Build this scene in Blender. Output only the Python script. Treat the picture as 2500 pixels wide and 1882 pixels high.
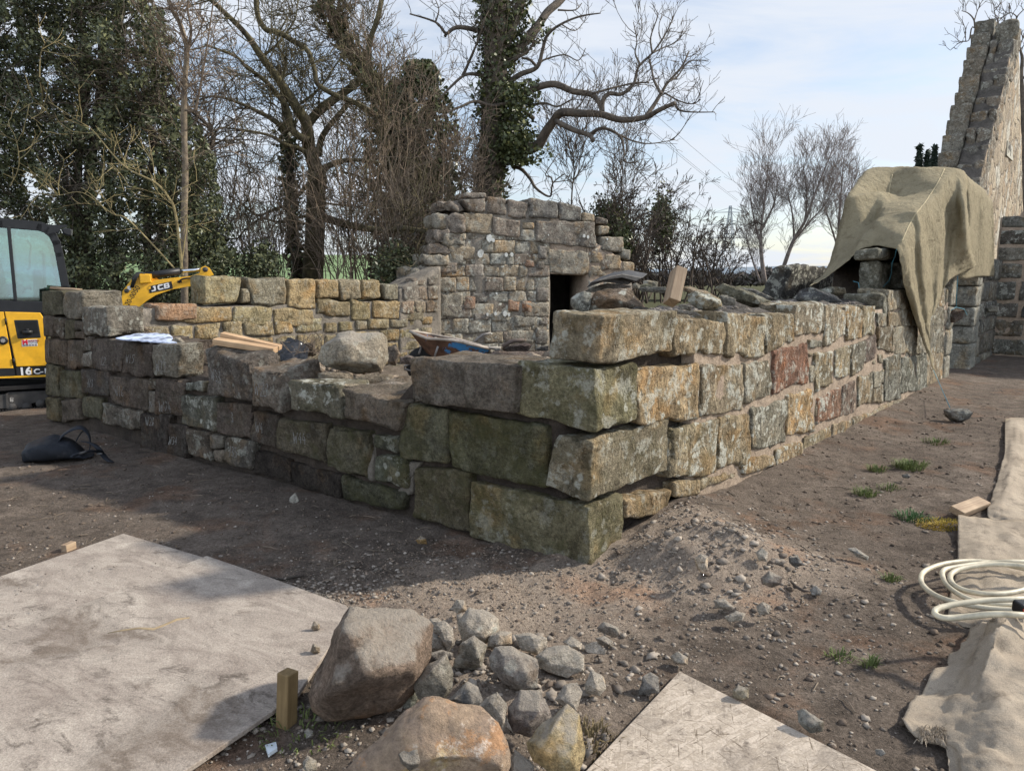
import bpy, bmesh, math, random
import numpy as np
from mathutils import Vector, noise
from mathutils.bvhtree import BVHTree
for o in list(bpy.data.objects): bpy.data.objects.remove(o)
scene = bpy.context.scene
COL = scene.collection
R = math.radians

# ------------------------------------------------------------------ camera
F = 1731.0; CX, CY = 1250.0, 941.0; EYE = 1.55
PITCH = math.atan((CY - 678) / F); CP, SP = math.cos(PITCH), math.sin(PITCH)
cam = bpy.data.cameras.new('camera'); camo = bpy.data.objects.new('camera', cam); COL.objects.link(camo)
camo.location = (0, 0, EYE); camo.rotation_euler = (R(90) - PITCH, 0, 0)
cam.sensor_width = 36; cam.lens = F / 2500 * 36; cam.clip_end = 9000; cam.clip_start = .05
scene.camera = camo

# ------------------------------------------------------------------ light
SUN_AZ = (0.965, 0.25); SUN_EL = R(33)
scene.view_settings.view_transform = 'Standard'; scene.view_settings.look = 'None'
scene.view_settings.gamma = 1; scene.view_settings.exposure = 0.5
sl = bpy.data.lights.new('sun', 'SUN'); sl.energy = 4.2; sl.angle = R(2.6); sl.color = (1, .93, .82)
slo = bpy.data.objects.new('sun', sl); COL.objects.link(slo)
_az = Vector(SUN_AZ).normalized()
to_sun = Vector((_az.x * math.cos(SUN_EL), _az.y * math.cos(SUN_EL), math.sin(SUN_EL)))
slo.rotation_euler = to_sun.to_track_quat('Z', 'Y').to_euler()
slo.location = to_sun * 30
w = bpy.data.worlds.new('World'); scene.world = w; w.use_nodes = True
nt = w.node_tree; nt.nodes.clear()
def N(nt, t, **kw):
    n = nt.nodes.new(t)
    for k, v in kw.items():
        if k.startswith('i_'):
            key = k[2:]; key = int(key) if key.isdigit() else key
            n.inputs[key].default_value = v
        else: setattr(n, k, v)
    return n
out = N(nt, 'ShaderNodeOutputWorld'); bg = N(nt, 'ShaderNodeBackground'); bg.inputs[1].default_value = .12
sky = N(nt, 'ShaderNodeTexSky', sky_type='NISHITA', sun_disc=False, sun_elevation=SUN_EL,
        sun_rotation=math.atan2(_az.x, _az.y), air_density=1.0, dust_density=1.0, ozone_density=1.0)
tcw = N(nt, 'ShaderNodeTexCoord'); sep = N(nt, 'ShaderNodeSeparateXYZ')
nt.links.new(tcw.outputs['Generated'], sep.inputs[0])
# project the view direction on a flat cloud deck
mz = N(nt, 'ShaderNodeMath', operation='MAXIMUM', i_1=.0); mza = N(nt, 'ShaderNodeMath', operation='ADD', i_1=.22)
nt.links.new(sep.outputs[2], mz.inputs[0]); nt.links.new(mz.outputs[0], mza.inputs[0])
dv = N(nt, 'ShaderNodeVectorMath', operation='DIVIDE'); cmb = N(nt, 'ShaderNodeCombineXYZ', i_2=1.0)
nt.links.new(mza.outputs[0], cmb.inputs[0]); nt.links.new(mza.outputs[0], cmb.inputs[1])
nt.links.new(tcw.outputs['Generated'], dv.inputs[0]); nt.links.new(cmb.outputs[0], dv.inputs[1])
cn = N(nt, 'ShaderNodeTexNoise', i_Scale=1.5, i_Detail=9.0, i_Roughness=.6, i_Distortion=.5)
mp = N(nt, 'ShaderNodeMapping'); mp.inputs['Scale'].default_value = (.7, 1.7, .4); mp.inputs['Location'].default_value = (3.1, 1.4, 0); mp.inputs['Rotation'].default_value = (0, 0, .5)
nt.links.new(dv.outputs[0], mp.inputs[0]); nt.links.new(mp.outputs[0], cn.inputs['Vector'])
cr = N(nt, 'ShaderNodeMapRange', i_1=.34, i_2=.62, i_3=.30, i_4=.95, interpolation_type='SMOOTHSTEP')
nt.links.new(cn.outputs[0], cr.inputs[0])
mixw = N(nt, 'ShaderNodeMixRGB'); mixw.inputs[2].default_value = (4.9, 5.2, 5.7, 1)
thin = N(nt, 'ShaderNodeMapRange', i_1=.35, i_2=.95, i_3=1.0, i_4=.8); nt.links.new(sep.outputs[2], thin.inputs[0])
mth = N(nt, 'ShaderNodeMath', operation='MULTIPLY'); nt.links.new(cr.outputs[0], mth.inputs[0]); nt.links.new(thin.outputs[0], mth.inputs[1])
nt.links.new(mth.outputs[0], mixw.inputs[0]); nt.links.new(sky.outputs[0], mixw.inputs[1])
# sky brightness raised behind the camera, out of view: fill light added for shadows
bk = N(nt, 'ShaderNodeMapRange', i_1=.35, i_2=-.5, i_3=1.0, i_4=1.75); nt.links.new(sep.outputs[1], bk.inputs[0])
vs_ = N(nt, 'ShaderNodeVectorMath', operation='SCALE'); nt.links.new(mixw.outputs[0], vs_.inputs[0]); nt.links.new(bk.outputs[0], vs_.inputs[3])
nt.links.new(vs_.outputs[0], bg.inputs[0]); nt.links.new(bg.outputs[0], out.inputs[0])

# ------------------------------------------------------------------ pixel <-> world
def ray(x, y):
    dx = (x - CX) / F; dy = -(y - CY) / F
    return Vector((dx, CP + dy * SP, -SP + dy * CP))
def gp(x, y, z=0.0):
    d = ray(x, y); t = (z - EYE) / d.z
    return Vector((d.x * t, d.y * t, z))
def dp(x, y, Y):
    d = ray(x, y); t = Y / d.y
    return Vector((d.x * t, Y, EYE + d.z * t))
ZR = dict(A=(0, 500, .42042), B=(500, 620, .42042), C=(950, 430, .31646), D=(950, 830, .36166), E=(1300, 620, .45208),
          Fz=(1700, 350, .45045), G=(700, 1400, .36166), H=(1400, 1100, .49729), T1=(0, 0, .42042), T2=(500, 0, .42039),
          T3=(1000, 0, .42039), T4=(1700, 0, .42039), K=(0, 640, .3123), M=(1300, 640, .22604), Nz=(980, 780, .18987),
          P=(1700, 700, .22604), Q=(2200, 0, .3003), Rz=(2200, 450, .3003), S=(0, 1100, .46973), X=(0, 500, .33040), I=(0, 0, 1.1302))
def zp(z, x, y):
    a, b, s = ZR[z]; return (a + x * s, b + y * s)
COR = gp(1441, 1385)
_w = gp(113, 1023) - COR; WD = _w.normalized()                      # along the left wall, away from the corner
_s = gp(2272, 947) - COR; SD = _s.normalized()                      # along the right wall, away from the corner
SN = Vector((SD.y, -SD.x, 0)); WN = Vector((-WD.y, WD.x, 0))        # outward normals
if WN.y > 0: WN = -WN
def on_plane(px, py, origin, n):
    d = ray(px, py); o = Vector((0, 0, EYE))
    t = (origin - o).dot(n) / d.dot(n)
    return o + d * t
def onS(px, py, o=0.0): return on_plane(px, py, COR + SN * o, SN)
def onW(px, py, o=0.0): return on_plane(px, py, COR + WN * o, WN)
def sof(p): return (p - COR).dot(SD)

# ------------------------------------------------------------------ objects
def tag(o, label=None, cat=None, group=None, kind=None):
    if label: o['label'] = label
    if cat: o['category'] = cat
    if group: o['group'] = group
    if kind: o['kind'] = kind
    return o
def empty(name, loc, label, cat, group=None):
    o = bpy.data.objects.new(name, None); COL.objects.link(o); o.location = loc; o.empty_display_size = .1
    return tag(o, label, cat, group)
def base_of(o):
    b = Vector((0, 0, 0))
    while o is not None:
        b += Vector(o.location); o = o.parent
    return b
def link_mesh(name, me, mat, parent=None, loc=(0, 0, 0), smooth=True):
    """mesh data is in world coordinates minus the parent's base (or minus loc)"""
    o = bpy.data.objects.new(name, me); COL.objects.link(o)
    if mat: me.materials.append(mat)
    if smooth and len(me.polygons): me.polygons.foreach_set('use_smooth', [True] * len(me.polygons))
    if parent is not None: o.parent = parent
    else: o.location = loc
    return o
class MB:
    def __init__(s): s.v = []; s.f = []; s.tint = []; s.par = []; s.curcol = (.2, .17, .14, 0.0); s.curpar = (0.0, 0.0, 0.0, 1.0); s.fm = []
    def add(s, vs, fs, mi=0):
        b = len(s.v); s.v.extend([tuple(v) for v in vs]); s.f.extend([tuple(i + b for i in f) for f in fs]); s.fm.extend([mi] * len(fs))
        s.tint.extend([s.curcol] * len(vs)); s.par.extend([s.curpar] * len(vs))
    def box(s, lo, hi, M=None):
        x0, y0, z0 = lo; x1, y1, z1 = hi
        vs = [Vector(p) for p in ((x0,y0,z0),(x1,y0,z0),(x1,y1,z0),(x0,y1,z0),(x0,y0,z1),(x1,y0,z1),(x1,y1,z1),(x0,y1,z1))]
        if M is not None: vs = [M @ v for v in vs]
        s.add(vs, [(0,3,2,1),(4,5,6,7),(0,1,5,4),(1,2,6,5),(2,3,7,6),(3,0,4,7)])
    def prism(s, poly, dv):
        """poly: world points (planar), extruded by dv; closed"""
        n = len(poly); poly = [Vector(p) for p in poly]
        nn = Vector((0, 0, 0))
        for i in range(n): nn += (poly[i]).cross(poly[(i + 1) % n])
        if nn.dot(Vector(dv)) > 0: poly = poly[::-1]
        a = poly; b = [p + Vector(dv) for p in poly]
        s.add(a + b, [tuple(range(n)), tuple(range(2 * n - 1, n - 1, -1))] + [(i, i + n, (i + 1) % n + n, (i + 1) % n) for i in range(n)])
    def tube(s, pts, rad, n=6, cap=True):
        pts = [Vector(p) for p in pts]; m = len(pts)
        if not hasattr(rad, '__len__'): rad = [rad] * m
        vs = []; up = None
        for i, p in enumerate(pts):
            t = (pts[min(i + 1, m - 1)] - pts[max(i - 1, 0)])
            if t.length < 1e-9: t = Vector((0, 0, 1))
            t.normalize()
            if up is None:
                up = Vector((0, 0, 1)) if abs(t.z) < .9 else Vector((1, 0, 0))
            a = up.cross(t)
            if a.length < 1e-4: a = Vector((1, .3, 0)).cross(t)
            a.normalize(); b = t.cross(a); up = b.copy()
            for k in range(n):
                c = 2 * math.pi * k / n
                vs.append(p + (a * math.cos(c) + b * math.sin(c)) * rad[i])
        fs = []
        for i in range(m - 1):
            for k in range(n):
                k2 = (k + 1) % n
                fs.append((i * n + k, i * n + k2, (i + 1) * n + k2, (i + 1) * n + k))
        if cap and n > 2: fs.append(tuple(range(n - 1, -1, -1))); fs.append(tuple((m - 1) * n + k for k in range(n)))
        s.add(vs, fs)
    def lathe(s, c, axis, prof, n=16):
        """prof: (distance along axis, radius)"""
        axis = Vector(axis).normalized(); c = Vector(c)
        a = axis.orthogonal().normalized(); b = axis.cross(a); vs = []; m = len(prof)
        for h, r in prof:
            for k in range(n):
                t = 2 * math.pi * k / n; vs.append(c + axis * h + (a * math.cos(t) + b * math.sin(t)) * r)
        fs = [(i * n + k, i * n + (k + 1) % n, (i + 1) * n + (k + 1) % n, (i + 1) * n + k) for i in range(m - 1) for k in range(n)]
        fs += [tuple(range(n - 1, -1, -1)), tuple((m - 1) * n + k for k in range(n))]
        s.add(vs, fs)
    def build(s, name, mat, parent=None, smooth=False, loc=(0, 0, 0), bevel=0):
        base = base_of(parent) if parent is not None else Vector(loc)
        me = bpy.data.meshes.new(name)
        v = np.array(s.v, dtype=float).reshape(-1, 3) - np.array(base)
        me.from_pydata(v.tolist(), [], s.f)
        a = me.color_attributes.new('tint', 'FLOAT_COLOR', 'POINT'); a.data.foreach_set('color', np.array(s.tint, dtype=np.float32).ravel())
        a = me.color_attributes.new('par', 'FLOAT_COLOR', 'POINT'); a.data.foreach_set('color', np.array(s.par, dtype=np.float32).ravel())
        a = me.attributes.new('lich', 'FLOAT', 'POINT'); a.data.foreach_set('value', np.array([t[3] for t in s.tint], dtype=np.float32))
        mats = mat if isinstance(mat, (list, tuple)) else [mat]
        o = link_mesh(name, me, None, parent, tuple(base) if parent is None else (0, 0, 0), smooth)
        for m in mats: me.materials.append(m)
        if len(mats) > 1: me.polygons.foreach_set('material_index', s.fm)
        if bevel:
            b = o.modifiers.new('bevel', 'BEVEL'); b.width = bevel; b.segments = 2; b.limit_method = 'ANGLE'; b.angle_limit = R(40)
        me.update(); return o

# ------------------------------------------------------------------ materials
def new_mat(name):
    m = bpy.data.materials.new(name); m.use_nodes = True; nt = m.node_tree; nt.nodes.clear()
    o = nt.nodes.new('ShaderNodeOutputMaterial'); b = nt.nodes.new('ShaderNodeBsdfPrincipled')
    nt.links.new(b.outputs[0], o.inputs[0]); b.inputs['Roughness'].default_value = .9
    b.inputs['Specular IOR Level'].default_value = .25
    return m, nt, b
class G:
    """small node-graph helper"""
    def __init__(s, nt): s.nt = nt
    def L(s, a, b): s.nt.links.new(a, b)
    def put(s, inp, v):
        if hasattr(v, 'is_linked') or hasattr(v, 'links'): s.L(v, inp)
        else: inp.default_value = v
    def noise(s, vec, scale, detail=6, rough=.6, dist=0.0):
        n = N(s.nt, 'ShaderNodeTexNoise', i_Scale=scale, i_Detail=detail, i_Roughness=rough, i_Distortion=dist); s.L(vec, n.inputs['Vector']); return n.outputs[0]
    def voro(s, vec, scale, feat='F1', out=0, rand=1.0):
        n = N(s.nt, 'ShaderNodeTexVoronoi', feature=feat, i_Scale=scale, i_Randomness=rand); s.L(vec, n.inputs['Vector']); return n.outputs[out]
    def rng(s, v, a, b, c=0.0, d=1.0, smooth=False):
        n = N(s.nt, 'ShaderNodeMapRange', i_1=a, i_2=b, i_3=c, i_4=d)
        if smooth: n.interpolation_type = 'SMOOTHSTEP'
        s.put(n.inputs[0], v); return n.outputs[0]
    def math(s, op, a, b=0.0):
        n = N(s.nt, 'ShaderNodeMath', operation=op); s.put(n.inputs[0], a); s.put(n.inputs[1], b); return n.outputs[0]
    def mix(s, f, a, b, typ='MIX'):
        n = N(s.nt, 'ShaderNodeMixRGB', blend_type=typ); s.put(n.inputs[0], f)
        for i, v in ((1, a), (2, b)):
            if isinstance(v, tuple): v = v if len(v) == 4 else v + (1,)
            s.put(n.inputs[i], v)
        return n.outputs[0]
    def scale(s, col, f):
        n = N(s.nt, 'ShaderNodeVectorMath', operation='SCALE'); s.L(col, n.inputs[0]); s.put(n.inputs[3], f); return n.outputs[0]
    def attr(s, name, out='Color'):
        n = N(s.nt, 'ShaderNodeAttribute', attribute_name=name); return n.outputs[out]
    def obj(s):
        n = N(s.nt, 'ShaderNodeTexCoord'); return n.outputs['Object']
    def mapv(s, vec, sc=(1, 1, 1), loc=(0, 0, 0), rot=(0, 0, 0)):
        n = N(s.nt, 'ShaderNodeMapping'); n.inputs['Scale'].default_value = sc; n.inputs['Location'].default_value = loc; n.inputs['Rotation'].default_value = rot
        s.L(vec, n.inputs[0]); return n.outputs[0]
    def addv(s, a, b):
        n = N(s.nt, 'ShaderNodeVectorMath', operation='ADD'); s.L(a, n.inputs[0]); s.put(n.inputs[1], b); return n.outputs[0]
    def bump(s, h, strength, dist, normal=None):
        n = N(s.nt, 'ShaderNodeBump', i_Strength=strength, i_Distance=dist); s.L(h, n.inputs['Height'])
        if normal is not None: s.L(normal, n.inputs['Normal'])
        return n.outputs[0]
    def sep(s, col):
        n = N(s.nt, 'ShaderNodeSeparateColor'); s.L(col, n.inputs[0]); return n.outputs

def stone_mat(name, dirt=True, crustf=.75, pitf=.15, dustf=0.0):
    # tint rgb = stone colour, tint alpha = pale lichen; par r = moss, g = random, b = upright runnels
    m, nt, b = new_mat(name); g = G(nt)
    tint = g.attr('tint'); lich = g.attr('lich', 'Fac'); par = g.sep(g.attr('par')); moss, rnd, run = par[0], par[1], par[2]
    off = N(nt, 'ShaderNodeCombineXYZ'); k = g.math('MULTIPLY', rnd, 37.0)
    for i in range(3): nt.links.new(k, off.inputs[i])
    v = g.addv(g.obj(), off.outputs[0])
    big = g.noise(v, 4.5, 7, .62); mid = g.noise(v, 21, 8, .72); gran = g.noise(v, 52, 6, .75); fine = g.noise(v, 130, 3, .7)
    strata = g.noise(g.mapv(v, (2.2, 2.2, 26)), 1.0, 5, .65, .6)
    runn = g.noise(g.mapv(v, (24, 24, 5.5)), 1.0, 6, .62, .35)
    pits = g.rng(g.noise(g.mapv(v, (30, 30, 17)), 1.0, 3, .5), .33, .46, 0, 1, True)
    c = g.scale(tint, g.rng(big, .25, .75, .62, 1.38))
    c = g.scale(c, g.rng(mid, .28, .72, .58, 1.42))
    c = g.scale(c, g.rng(gran, .3, .7, .5, 1.5)); c = g.scale(c, g.rng(fine, .3, .7, .8, 1.2))
    warm = g.rng(g.noise(v, 3.1, 5, .6), .52, .66, 0, .55, True)
    c = g.mix(warm, c, g.mix(1.0, c, (1.25, .95, .62), 'MULTIPLY'))
    # dark weathering crust with its own outline
    crust = g.math('MULTIPLY', g.rng(g.noise(v, 6.3, 8, .7), .5, .62, 0, 1, True), crustf)
    c = g.mix(crust, c, g.mix(1.0, c, (.45, .44, .43), 'MULTIPLY'))
    rc = g.rng(runn, .3, .7, .6, 1.3); c = g.mix(run, c, g.scale(c, rc))
    # moss / algae
    mm = g.math('MULTIPLY', g.math('MULTIPLY', g.rng(g.noise(v, 5.2, 9, .75), .46, .6, 0, 1, True), g.rng(gran, .35, .6, .35, 1)), moss)
    c = g.mix(mm, c, g.mix(mid, (.024, .026, .011), (.105, .098, .036)))
    # lichen blots
    wv = g.addv(v, g.scale(N2C(nt, g.noise(v, 9, 4, .6)), .09))
    spots = g.rng(g.voro(wv, 11.0), .16, .30, 1, 0, True)
    area = g.rng(g.noise(v, 2.7, 3, .5), .40, .52, 0, 1, True)
    frost = g.rng(g.noise(v, 7.0, 9, .75), .52, .60, 0, 1, True)
    lm = g.math('MULTIPLY', g.math('MAXIMUM', g.math('MULTIPLY', spots, area), g.math('MULTIPLY', frost, .75)), lich)
    lm = g.math('MINIMUM', g.math('MULTIPLY', lm, g.rng(gran, .3, .55, .7, 2.2)), .92)
    c = g.mix(lm, c, g.mix(big, (.44, .44, .37), (.66, .65, .56)))
    if dustf:   # lime dust on upward faces, its pale colour also standing in for sunlit tops
        ge = N(nt, 'ShaderNodeNewGeometry'); sg = N(nt, 'ShaderNodeSeparateXYZ'); nt.links.new(ge.outputs['Normal'], sg.inputs[0])
        dm = g.math('MULTIPLY', g.rng(g.math('ADD', sg.outputs[2], g.math('MULTIPLY', g.math('SUBTRACT', mid, .5), 1.1)), .5, .95, 0, 1, True), dustf); c = g.mix(dm, c, g.mix(gran, (.30, .26, .21), (.46, .41, .345)))
    nt.links.new(c, b.inputs['Base Color'])
    h = g.math('ADD', g.math('MULTIPLY', mid, .8), g.math('ADD', g.math('MULTIPLY', fine, .25), g.math('MULTIPLY', gran, .75)))
    h = g.math('ADD', h, g.math('MULTIPLY', strata, .55))
    h = g.math('ADD', h, g.math('MULTIPLY', g.math('MULTIPLY', runn, run), 1.0))
    h = g.math('ADD', h, g.math('MULTIPLY', pits, g.math('ADD', g.math('MULTIPLY', run, .5), pitf)))
    nt.links.new(g.bump(h, 1.0, .034), b.inputs['Normal'])
    b.inputs['Roughness'].default_value = .95; b.inputs['Specular IOR Level'].default_value = .15
    return m
def N2C(nt, sock):
    n = nt.nodes.new('ShaderNodeCombineXYZ')
    for i in range(3): nt.links.new(sock, n.inputs[i])
    return n.outputs[0]
STONE = stone_mat('weathered_sandstone'); FRESH = stone_mat('broken_sandstone', crustf=.2, pitf=.08, dustf=.85)

def simple(name, c, rough=.7, metal=0.0, var=.25, scale=12, bump=.0, c2=None, bdist=.004, spec=.3, bscale=60):
    m, nt, b = new_mat(name); g = G(nt); v = g.obj()
    n = g.noise(v, scale, 6, .65)
    c2 = c2 or tuple(x * (1 - var) for x in c)
    c1 = tuple(min(1, x * (1 + var * .5)) for x in c)
    nt.links.new(g.mix(g.rng(n, .35, .65), c2, c1), b.inputs['Base Color'])
    b.inputs['Roughness'].default_value = rough; b.inputs['Metallic'].default_value = metal; b.inputs['Specular IOR Level'].default_value = spec
    if bump: nt.links.new(g.bump(g.noise(v, bscale, 6, .65), bump, bdist), b.inputs['Normal'])
    return m
def mortar_mat(name, c1, c2, dist=.012):
    m, nt, b = new_mat(name); g = G(nt); v = g.obj()
    n = g.noise(v, 5, 6, .6); f = g.noise(v, 140, 3, .7); mi = g.noise(v, 26, 5, .65)
    c = g.mix(g.rng(n, .3, .7), c1, c2); c = g.scale(c, g.rng(f, .3, .7, .72, 1.3)); c = g.scale(c, g.rng(mi, .3, .7, .75, 1.22))
    nt.links.new(c, b.inputs['Base Color'])
    nt.links.new(g.bump(g.math('ADD', g.math('MULTIPLY', f, .5), mi), 1.0, dist), b.inputs['Normal'])
    return m
MORTAR = mortar_mat('pink_lime_mortar', (.27, .205, .15), (.40, .315, .235), .02)
MORTAR_GREY = mortar_mat('grey_lime_mortar', (.13, .115, .095), (.27, .235, .19), .02)
SOILCORE = mortar_mat('dark_earth_core', (.04, .031, .025), (.10, .078, .06), .03)
RUBBLE_SOIL = mortar_mat('dark_mortar_crumbs', (.075, .067, .058), (.19, .165, .14), .06); BANK = mortar_mat('brown_rubble_earth', (.10, .08, .06), (.24, .195, .15), .05)
# ------------------------------------------------------------------ stone blocks
def fbm(p, o=4): return noise.fractal(p, 1.0, 2.1, o)
def block(mb, quad, dv, r=.03, amp=.014, seed=0, seg=.03, tint=(.2, .16, .12), lich=.0, moss=.0, run=0.0, chip=1.0, outl=.012):
    """rounded, weathered ashlar: quad = TL,TR,BR,BL of its face, dv = vector into the wall"""
    TL, TR, BR, BL = [Vector(q) for q in quad]; dv = Vector(dv)
    a = ((TR - TL).length + (BR - BL).length) / 2; b = ((BL - TL).length + (BR - TR).length) / 2; c = dv.length
    r = min(r, a * .3, b * .3, c * .3)
    na, nb, nc = [max(4, min(26, int(x / seg))) for x in (a, b, c)]
    U = (TR - TL).normalized(); V = (BL - TL).normalized(); Wv = dv.normalized()
    def warp(i, n):
        u = i / n; return .45 * u + .55 * (.5 - .5 * math.cos(math.pi * u))
    idx = {}; vs = []; fs = []
    so = Vector((seed * 7.31 % 91, seed * 3.77 % 83, seed * 5.13 % 71))
    def vert(i, j, k):
        key = (i, j, k)
        if key in idx: return idx[key]
        p = Vector(((warp(i, na) - .5) * a, (warp(j, nb) - .5) * b, (warp(k, nc) - .5) * c))
        q = Vector((max(-a/2 + r, min(a/2 - r, p.x)), max(-b/2 + r, min(b/2 - r, p.y)), max(-c/2 + r, min(c/2 - r, p.z))))
        d = p - q
        edge = sum(1 for x in d if abs(x) > 1e-6)
        if d.length > 1e-9: d.normalize(); p = q + d * r
        s, t, wv = p.x / a + .5, p.y / b + .5, p.z / c + .5
        P = (TL * (1 - s) + TR * s) * (1 - t) + (BL * (1 - s) + BR * s) * t + dv * wv
        nw = U * d.x + V * d.y + Wv * d.z
        if nw.length > 1e-6: nw.normalize()
        lo = noise.noise_vector((P + so) * 3.2)
        P2 = P + (U * lo.x + V * lo.y) * outl
        f = fbm((P + so) * 5.5, 5)
        ch = max(0, fbm((P + so) * 4.1 + Vector((9, 4, 2)), 3) - .12) * (1.7 if edge >= 2 else .35) * chip
        P2 = P2 + nw * (amp * f * 1.0 - amp * 2.0 * ch)
        vs.append(P2); idx[key] = len(vs) - 1
        return idx[key]
    for k, flip in ((0, False), (nc, True)):
        for i in range(na):
            for j in range(nb):
                f = (vert(i, j, k), vert(i, j + 1, k), vert(i + 1, j + 1, k), vert(i + 1, j, k)); fs.append(f[::-1] if flip else f)
    for i, flip in ((0, True), (na, False)):
        for j in range(nb):
            for k in range(nc):
                f = (vert(i, j, k), vert(i, j + 1, k), vert(i, j + 1, k + 1), vert(i, j, k + 1)); fs.append(f[::-1] if flip else f)
    for j, flip in ((0, False), (nb, True)):
        for i in range(na):
            for k in range(nc):
                f = (vert(i, j, k), vert(i + 1, j, k), vert(i + 1, j, k + 1), vert(i, j, k + 1)); fs.append(f[::-1] if flip else f)
    # orientation: make outward
    if U.cross(V).dot(Wv) < 0: fs = [f[::-1] for f in fs]
    rnd = (seed * .61803) % 1.0
    mb.curcol = tuple(tint) + (lich,); mb.curpar = (moss, rnd, run, 1)
    mb.add(vs, fs)
rng = random.Random(7)
def vary(c, a=.12, rg=rng):
    k = 1 + rg.uniform(-a, a); h = rg.uniform(-a, a) * .4
    return (c[0] * k * (1 + h), c[1] * k, c[2] * k * (1 - h))

# chalk numerals drawn by hand on the stones
GL = {'W': [[(0,1),(.2,0),(.45,.7),(.65,0),(.95,1)]], '1': [[(.3,1),(.3,0)]], '2': [[(0,.8),(.3,1),(.6,.8),(.5,.5),(0,0),(.65,.05)]],
      '3': [[(0,.9),(.35,1),(.5,.75),(.2,.55),(.55,.35),(.4,.05),(0,.1)]], '4': [[(.45,1),(0,.4),(.65,.4)],[(.5,.7),(.45,0)]],
      '5': [[(.6,1),(.1,.95),(.05,.6),(.5,.55),(.5,.1),(0,0)]], '6': [[(.5,1),(.1,.5),(.1,.1),(.5,.05),(.5,.4),(.1,.4)]], '8': [[(.3,.5),(.05,.8),(.3,1),(.55,.8),(.3,.5),(0,.2),(.3,0),(.6,.2),(.3,.5)]]}
CHALK = simple('white_chalk', (.27, .26, .24), .95, var=.5, scale=70)
def chalk(blk_obj, mb, text, org, ux, uy, n, parent):
    """ribbons of chalk laid on the real stone surface"""
    bv = BVHTree.FromPolygons([Vector(v) for v in mb.v], mb.f)
    out = MB(); x = 0
    for ch in text:
        wd = .95 if ch == 'W' else .62
        for st in GL[ch]:
            pts = []
            for i in range(len(st) - 1):
                for q in range(6):
                    t = q / 6; pts.append((st[i][0] * (1 - t) + st[i + 1][0] * t, st[i][1] * (1 - t) + st[i + 1][1] * t))
            pts.append(st[-1])
            P = []
            for a, b in pts:
                o = org + ux * (x + a) + uy * (b - .5) + n * .25
                h = bv.ray_cast(o, -n, 1.0)
                if h[0] is not None: P.append(h[0] + n * .0012)
            if len(P) > 2: out.tube(P, .0026, 4)
        x += wd + .22
    if out.v: out.build('chalk_mark', CHALK, parent)

# ---- left, dry-laid wall
DRY = empty('stone_wall', gp(700, 1190), 'dark dry-laid stone wall with white chalk numbers running left from the near corner', 'wall')
WEST = (.130, .102, .078); MOSSY = (.125, .108, .070); PALE = (.23, .195, .155)
def wq(z, pts, o=0.0): return [onW(*zp(z, *p), o) for p in pts]
nblk = [0]
def wblock(z, pts, dep=.36, tint=WEST, moss=.2, lich=.06, o=0.0, run=0.0, mark=None, r=.015, amp=.017, seg=.025, ex=None, mh=.085, mpos=(.22, .55), dirv=None):
    nblk[0] += 1
    mb = MB(); q = wq(z, pts, o)
    if ex is not None:
        ar = (q[1] + q[2]) / 2; dep = max(.2, (on_plane(*zp(z, ex, (pts[1][1] + pts[2][1]) / 2), ar, SN) - ar).dot(SD))
    block(mb, q, (dirv or SD) * dep, r, amp, nblk[0], seg, vary(tint), lich * .65, moss, run)
    ob = mb.build('stone_block', STONE, DRY, smooth=True)
    if mark:
        U = (q[1] - q[0]).normalized(); V = (q[0] - q[3]).normalized()
        org = q[3] + (q[2] - q[3]) * mpos[0] + (q[0] - q[3]) * mpos[1]
        chalk(ob, mb, mark, org, U * mh * .62, V * mh, WN, ob)
    return ob
# top row (K zoom)
wblock('K', [(315,222),(492,228),(490,415),(322,412)], tint=MOSSY, dep=.5)
wblock('K', [(494,230),(630,228),(640,448),(488,438)], ex=960, tint=(.21,.175,.13), moss=.15, lich=.1)
wblock('K', [(330,416),(420,425),(412,590),(338,585)])
wblock('K', [(422,428),(500,440),(495,602),(412,595)], lich=.4)
wblock('K', [(502,445),(577,453),(578,602),(497,606)], tint=MOSSY)
wblock('K', [(580,455),(652,463),(655,540),(580,540)])
wblock('K', [(580,543),(655,546),(655,602),(580,600)])
wblock('K', [(648,350),(825,350),(832,582),(652,562)], ex=1142, tint=(.22,.19,.15), lich=.5, moss=.08, o=.03, mark='1', mpos=(.35,.7))
wblock('K', [(340,600),(520,612),(522,815),(350,790)], mark='1', mpos=(.2,.5))
wblock('K', [(525,612),(650,614),(640,835),(526,828)], mark='12', mpos=(.2,.4), mh=.07)
wblock('K', [(653,570),(725,580),(718,692),(648,690)], lich=.3)
wblock('K', [(638,703),(717,705),(715,822),(628,812)], lich=.4, tint=PALE)
wblock('K', [(705,588),(965,615),(940,865),(702,832)], dep=.62, tint=(.14,.11,.088), mark='12', mpos=(.4,.3), moss=.1)
wblock('K', [(960,622),(1178,638),(1195,912),(940,872)], dep=.6, tint=(.105,.085,.07), mark='W15', mpos=(.15,.5), o=.01, moss=.1)
wblock('K', [(1182,640),(1395,642),(1382,912),(1200,892)], ex=1600, tint=(.21,.185,.145), mark='W22', mpos=(.13,.33), lich=.3, moss=.15, o=.02, mh=.1)
wblock('K', [(350,797),(455,810),(455,1060),(362,1040)], tint=MOSSY)
wblock('K', [(462,845),(622,850),(636,1060),(465,1062)], tint=MOSSY, moss=.6)
wblock('K', [(628,832),(850,840),(846,1056),(630,1022)], mark='413'.replace('4','4'), mpos=(.25,.45), tint=(.10,.083,.07))
wblock('K', [(858,888),(1168,918),(1146,1165),(863,1110)], mark='W16', mpos=(.15,.5), tint=(.125,.098,.078), mh=.1)
wblock('K', [(1148,910),(1215,914),(1203,1005),(1150,1000)], lich=.3, dep=.25)
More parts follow.
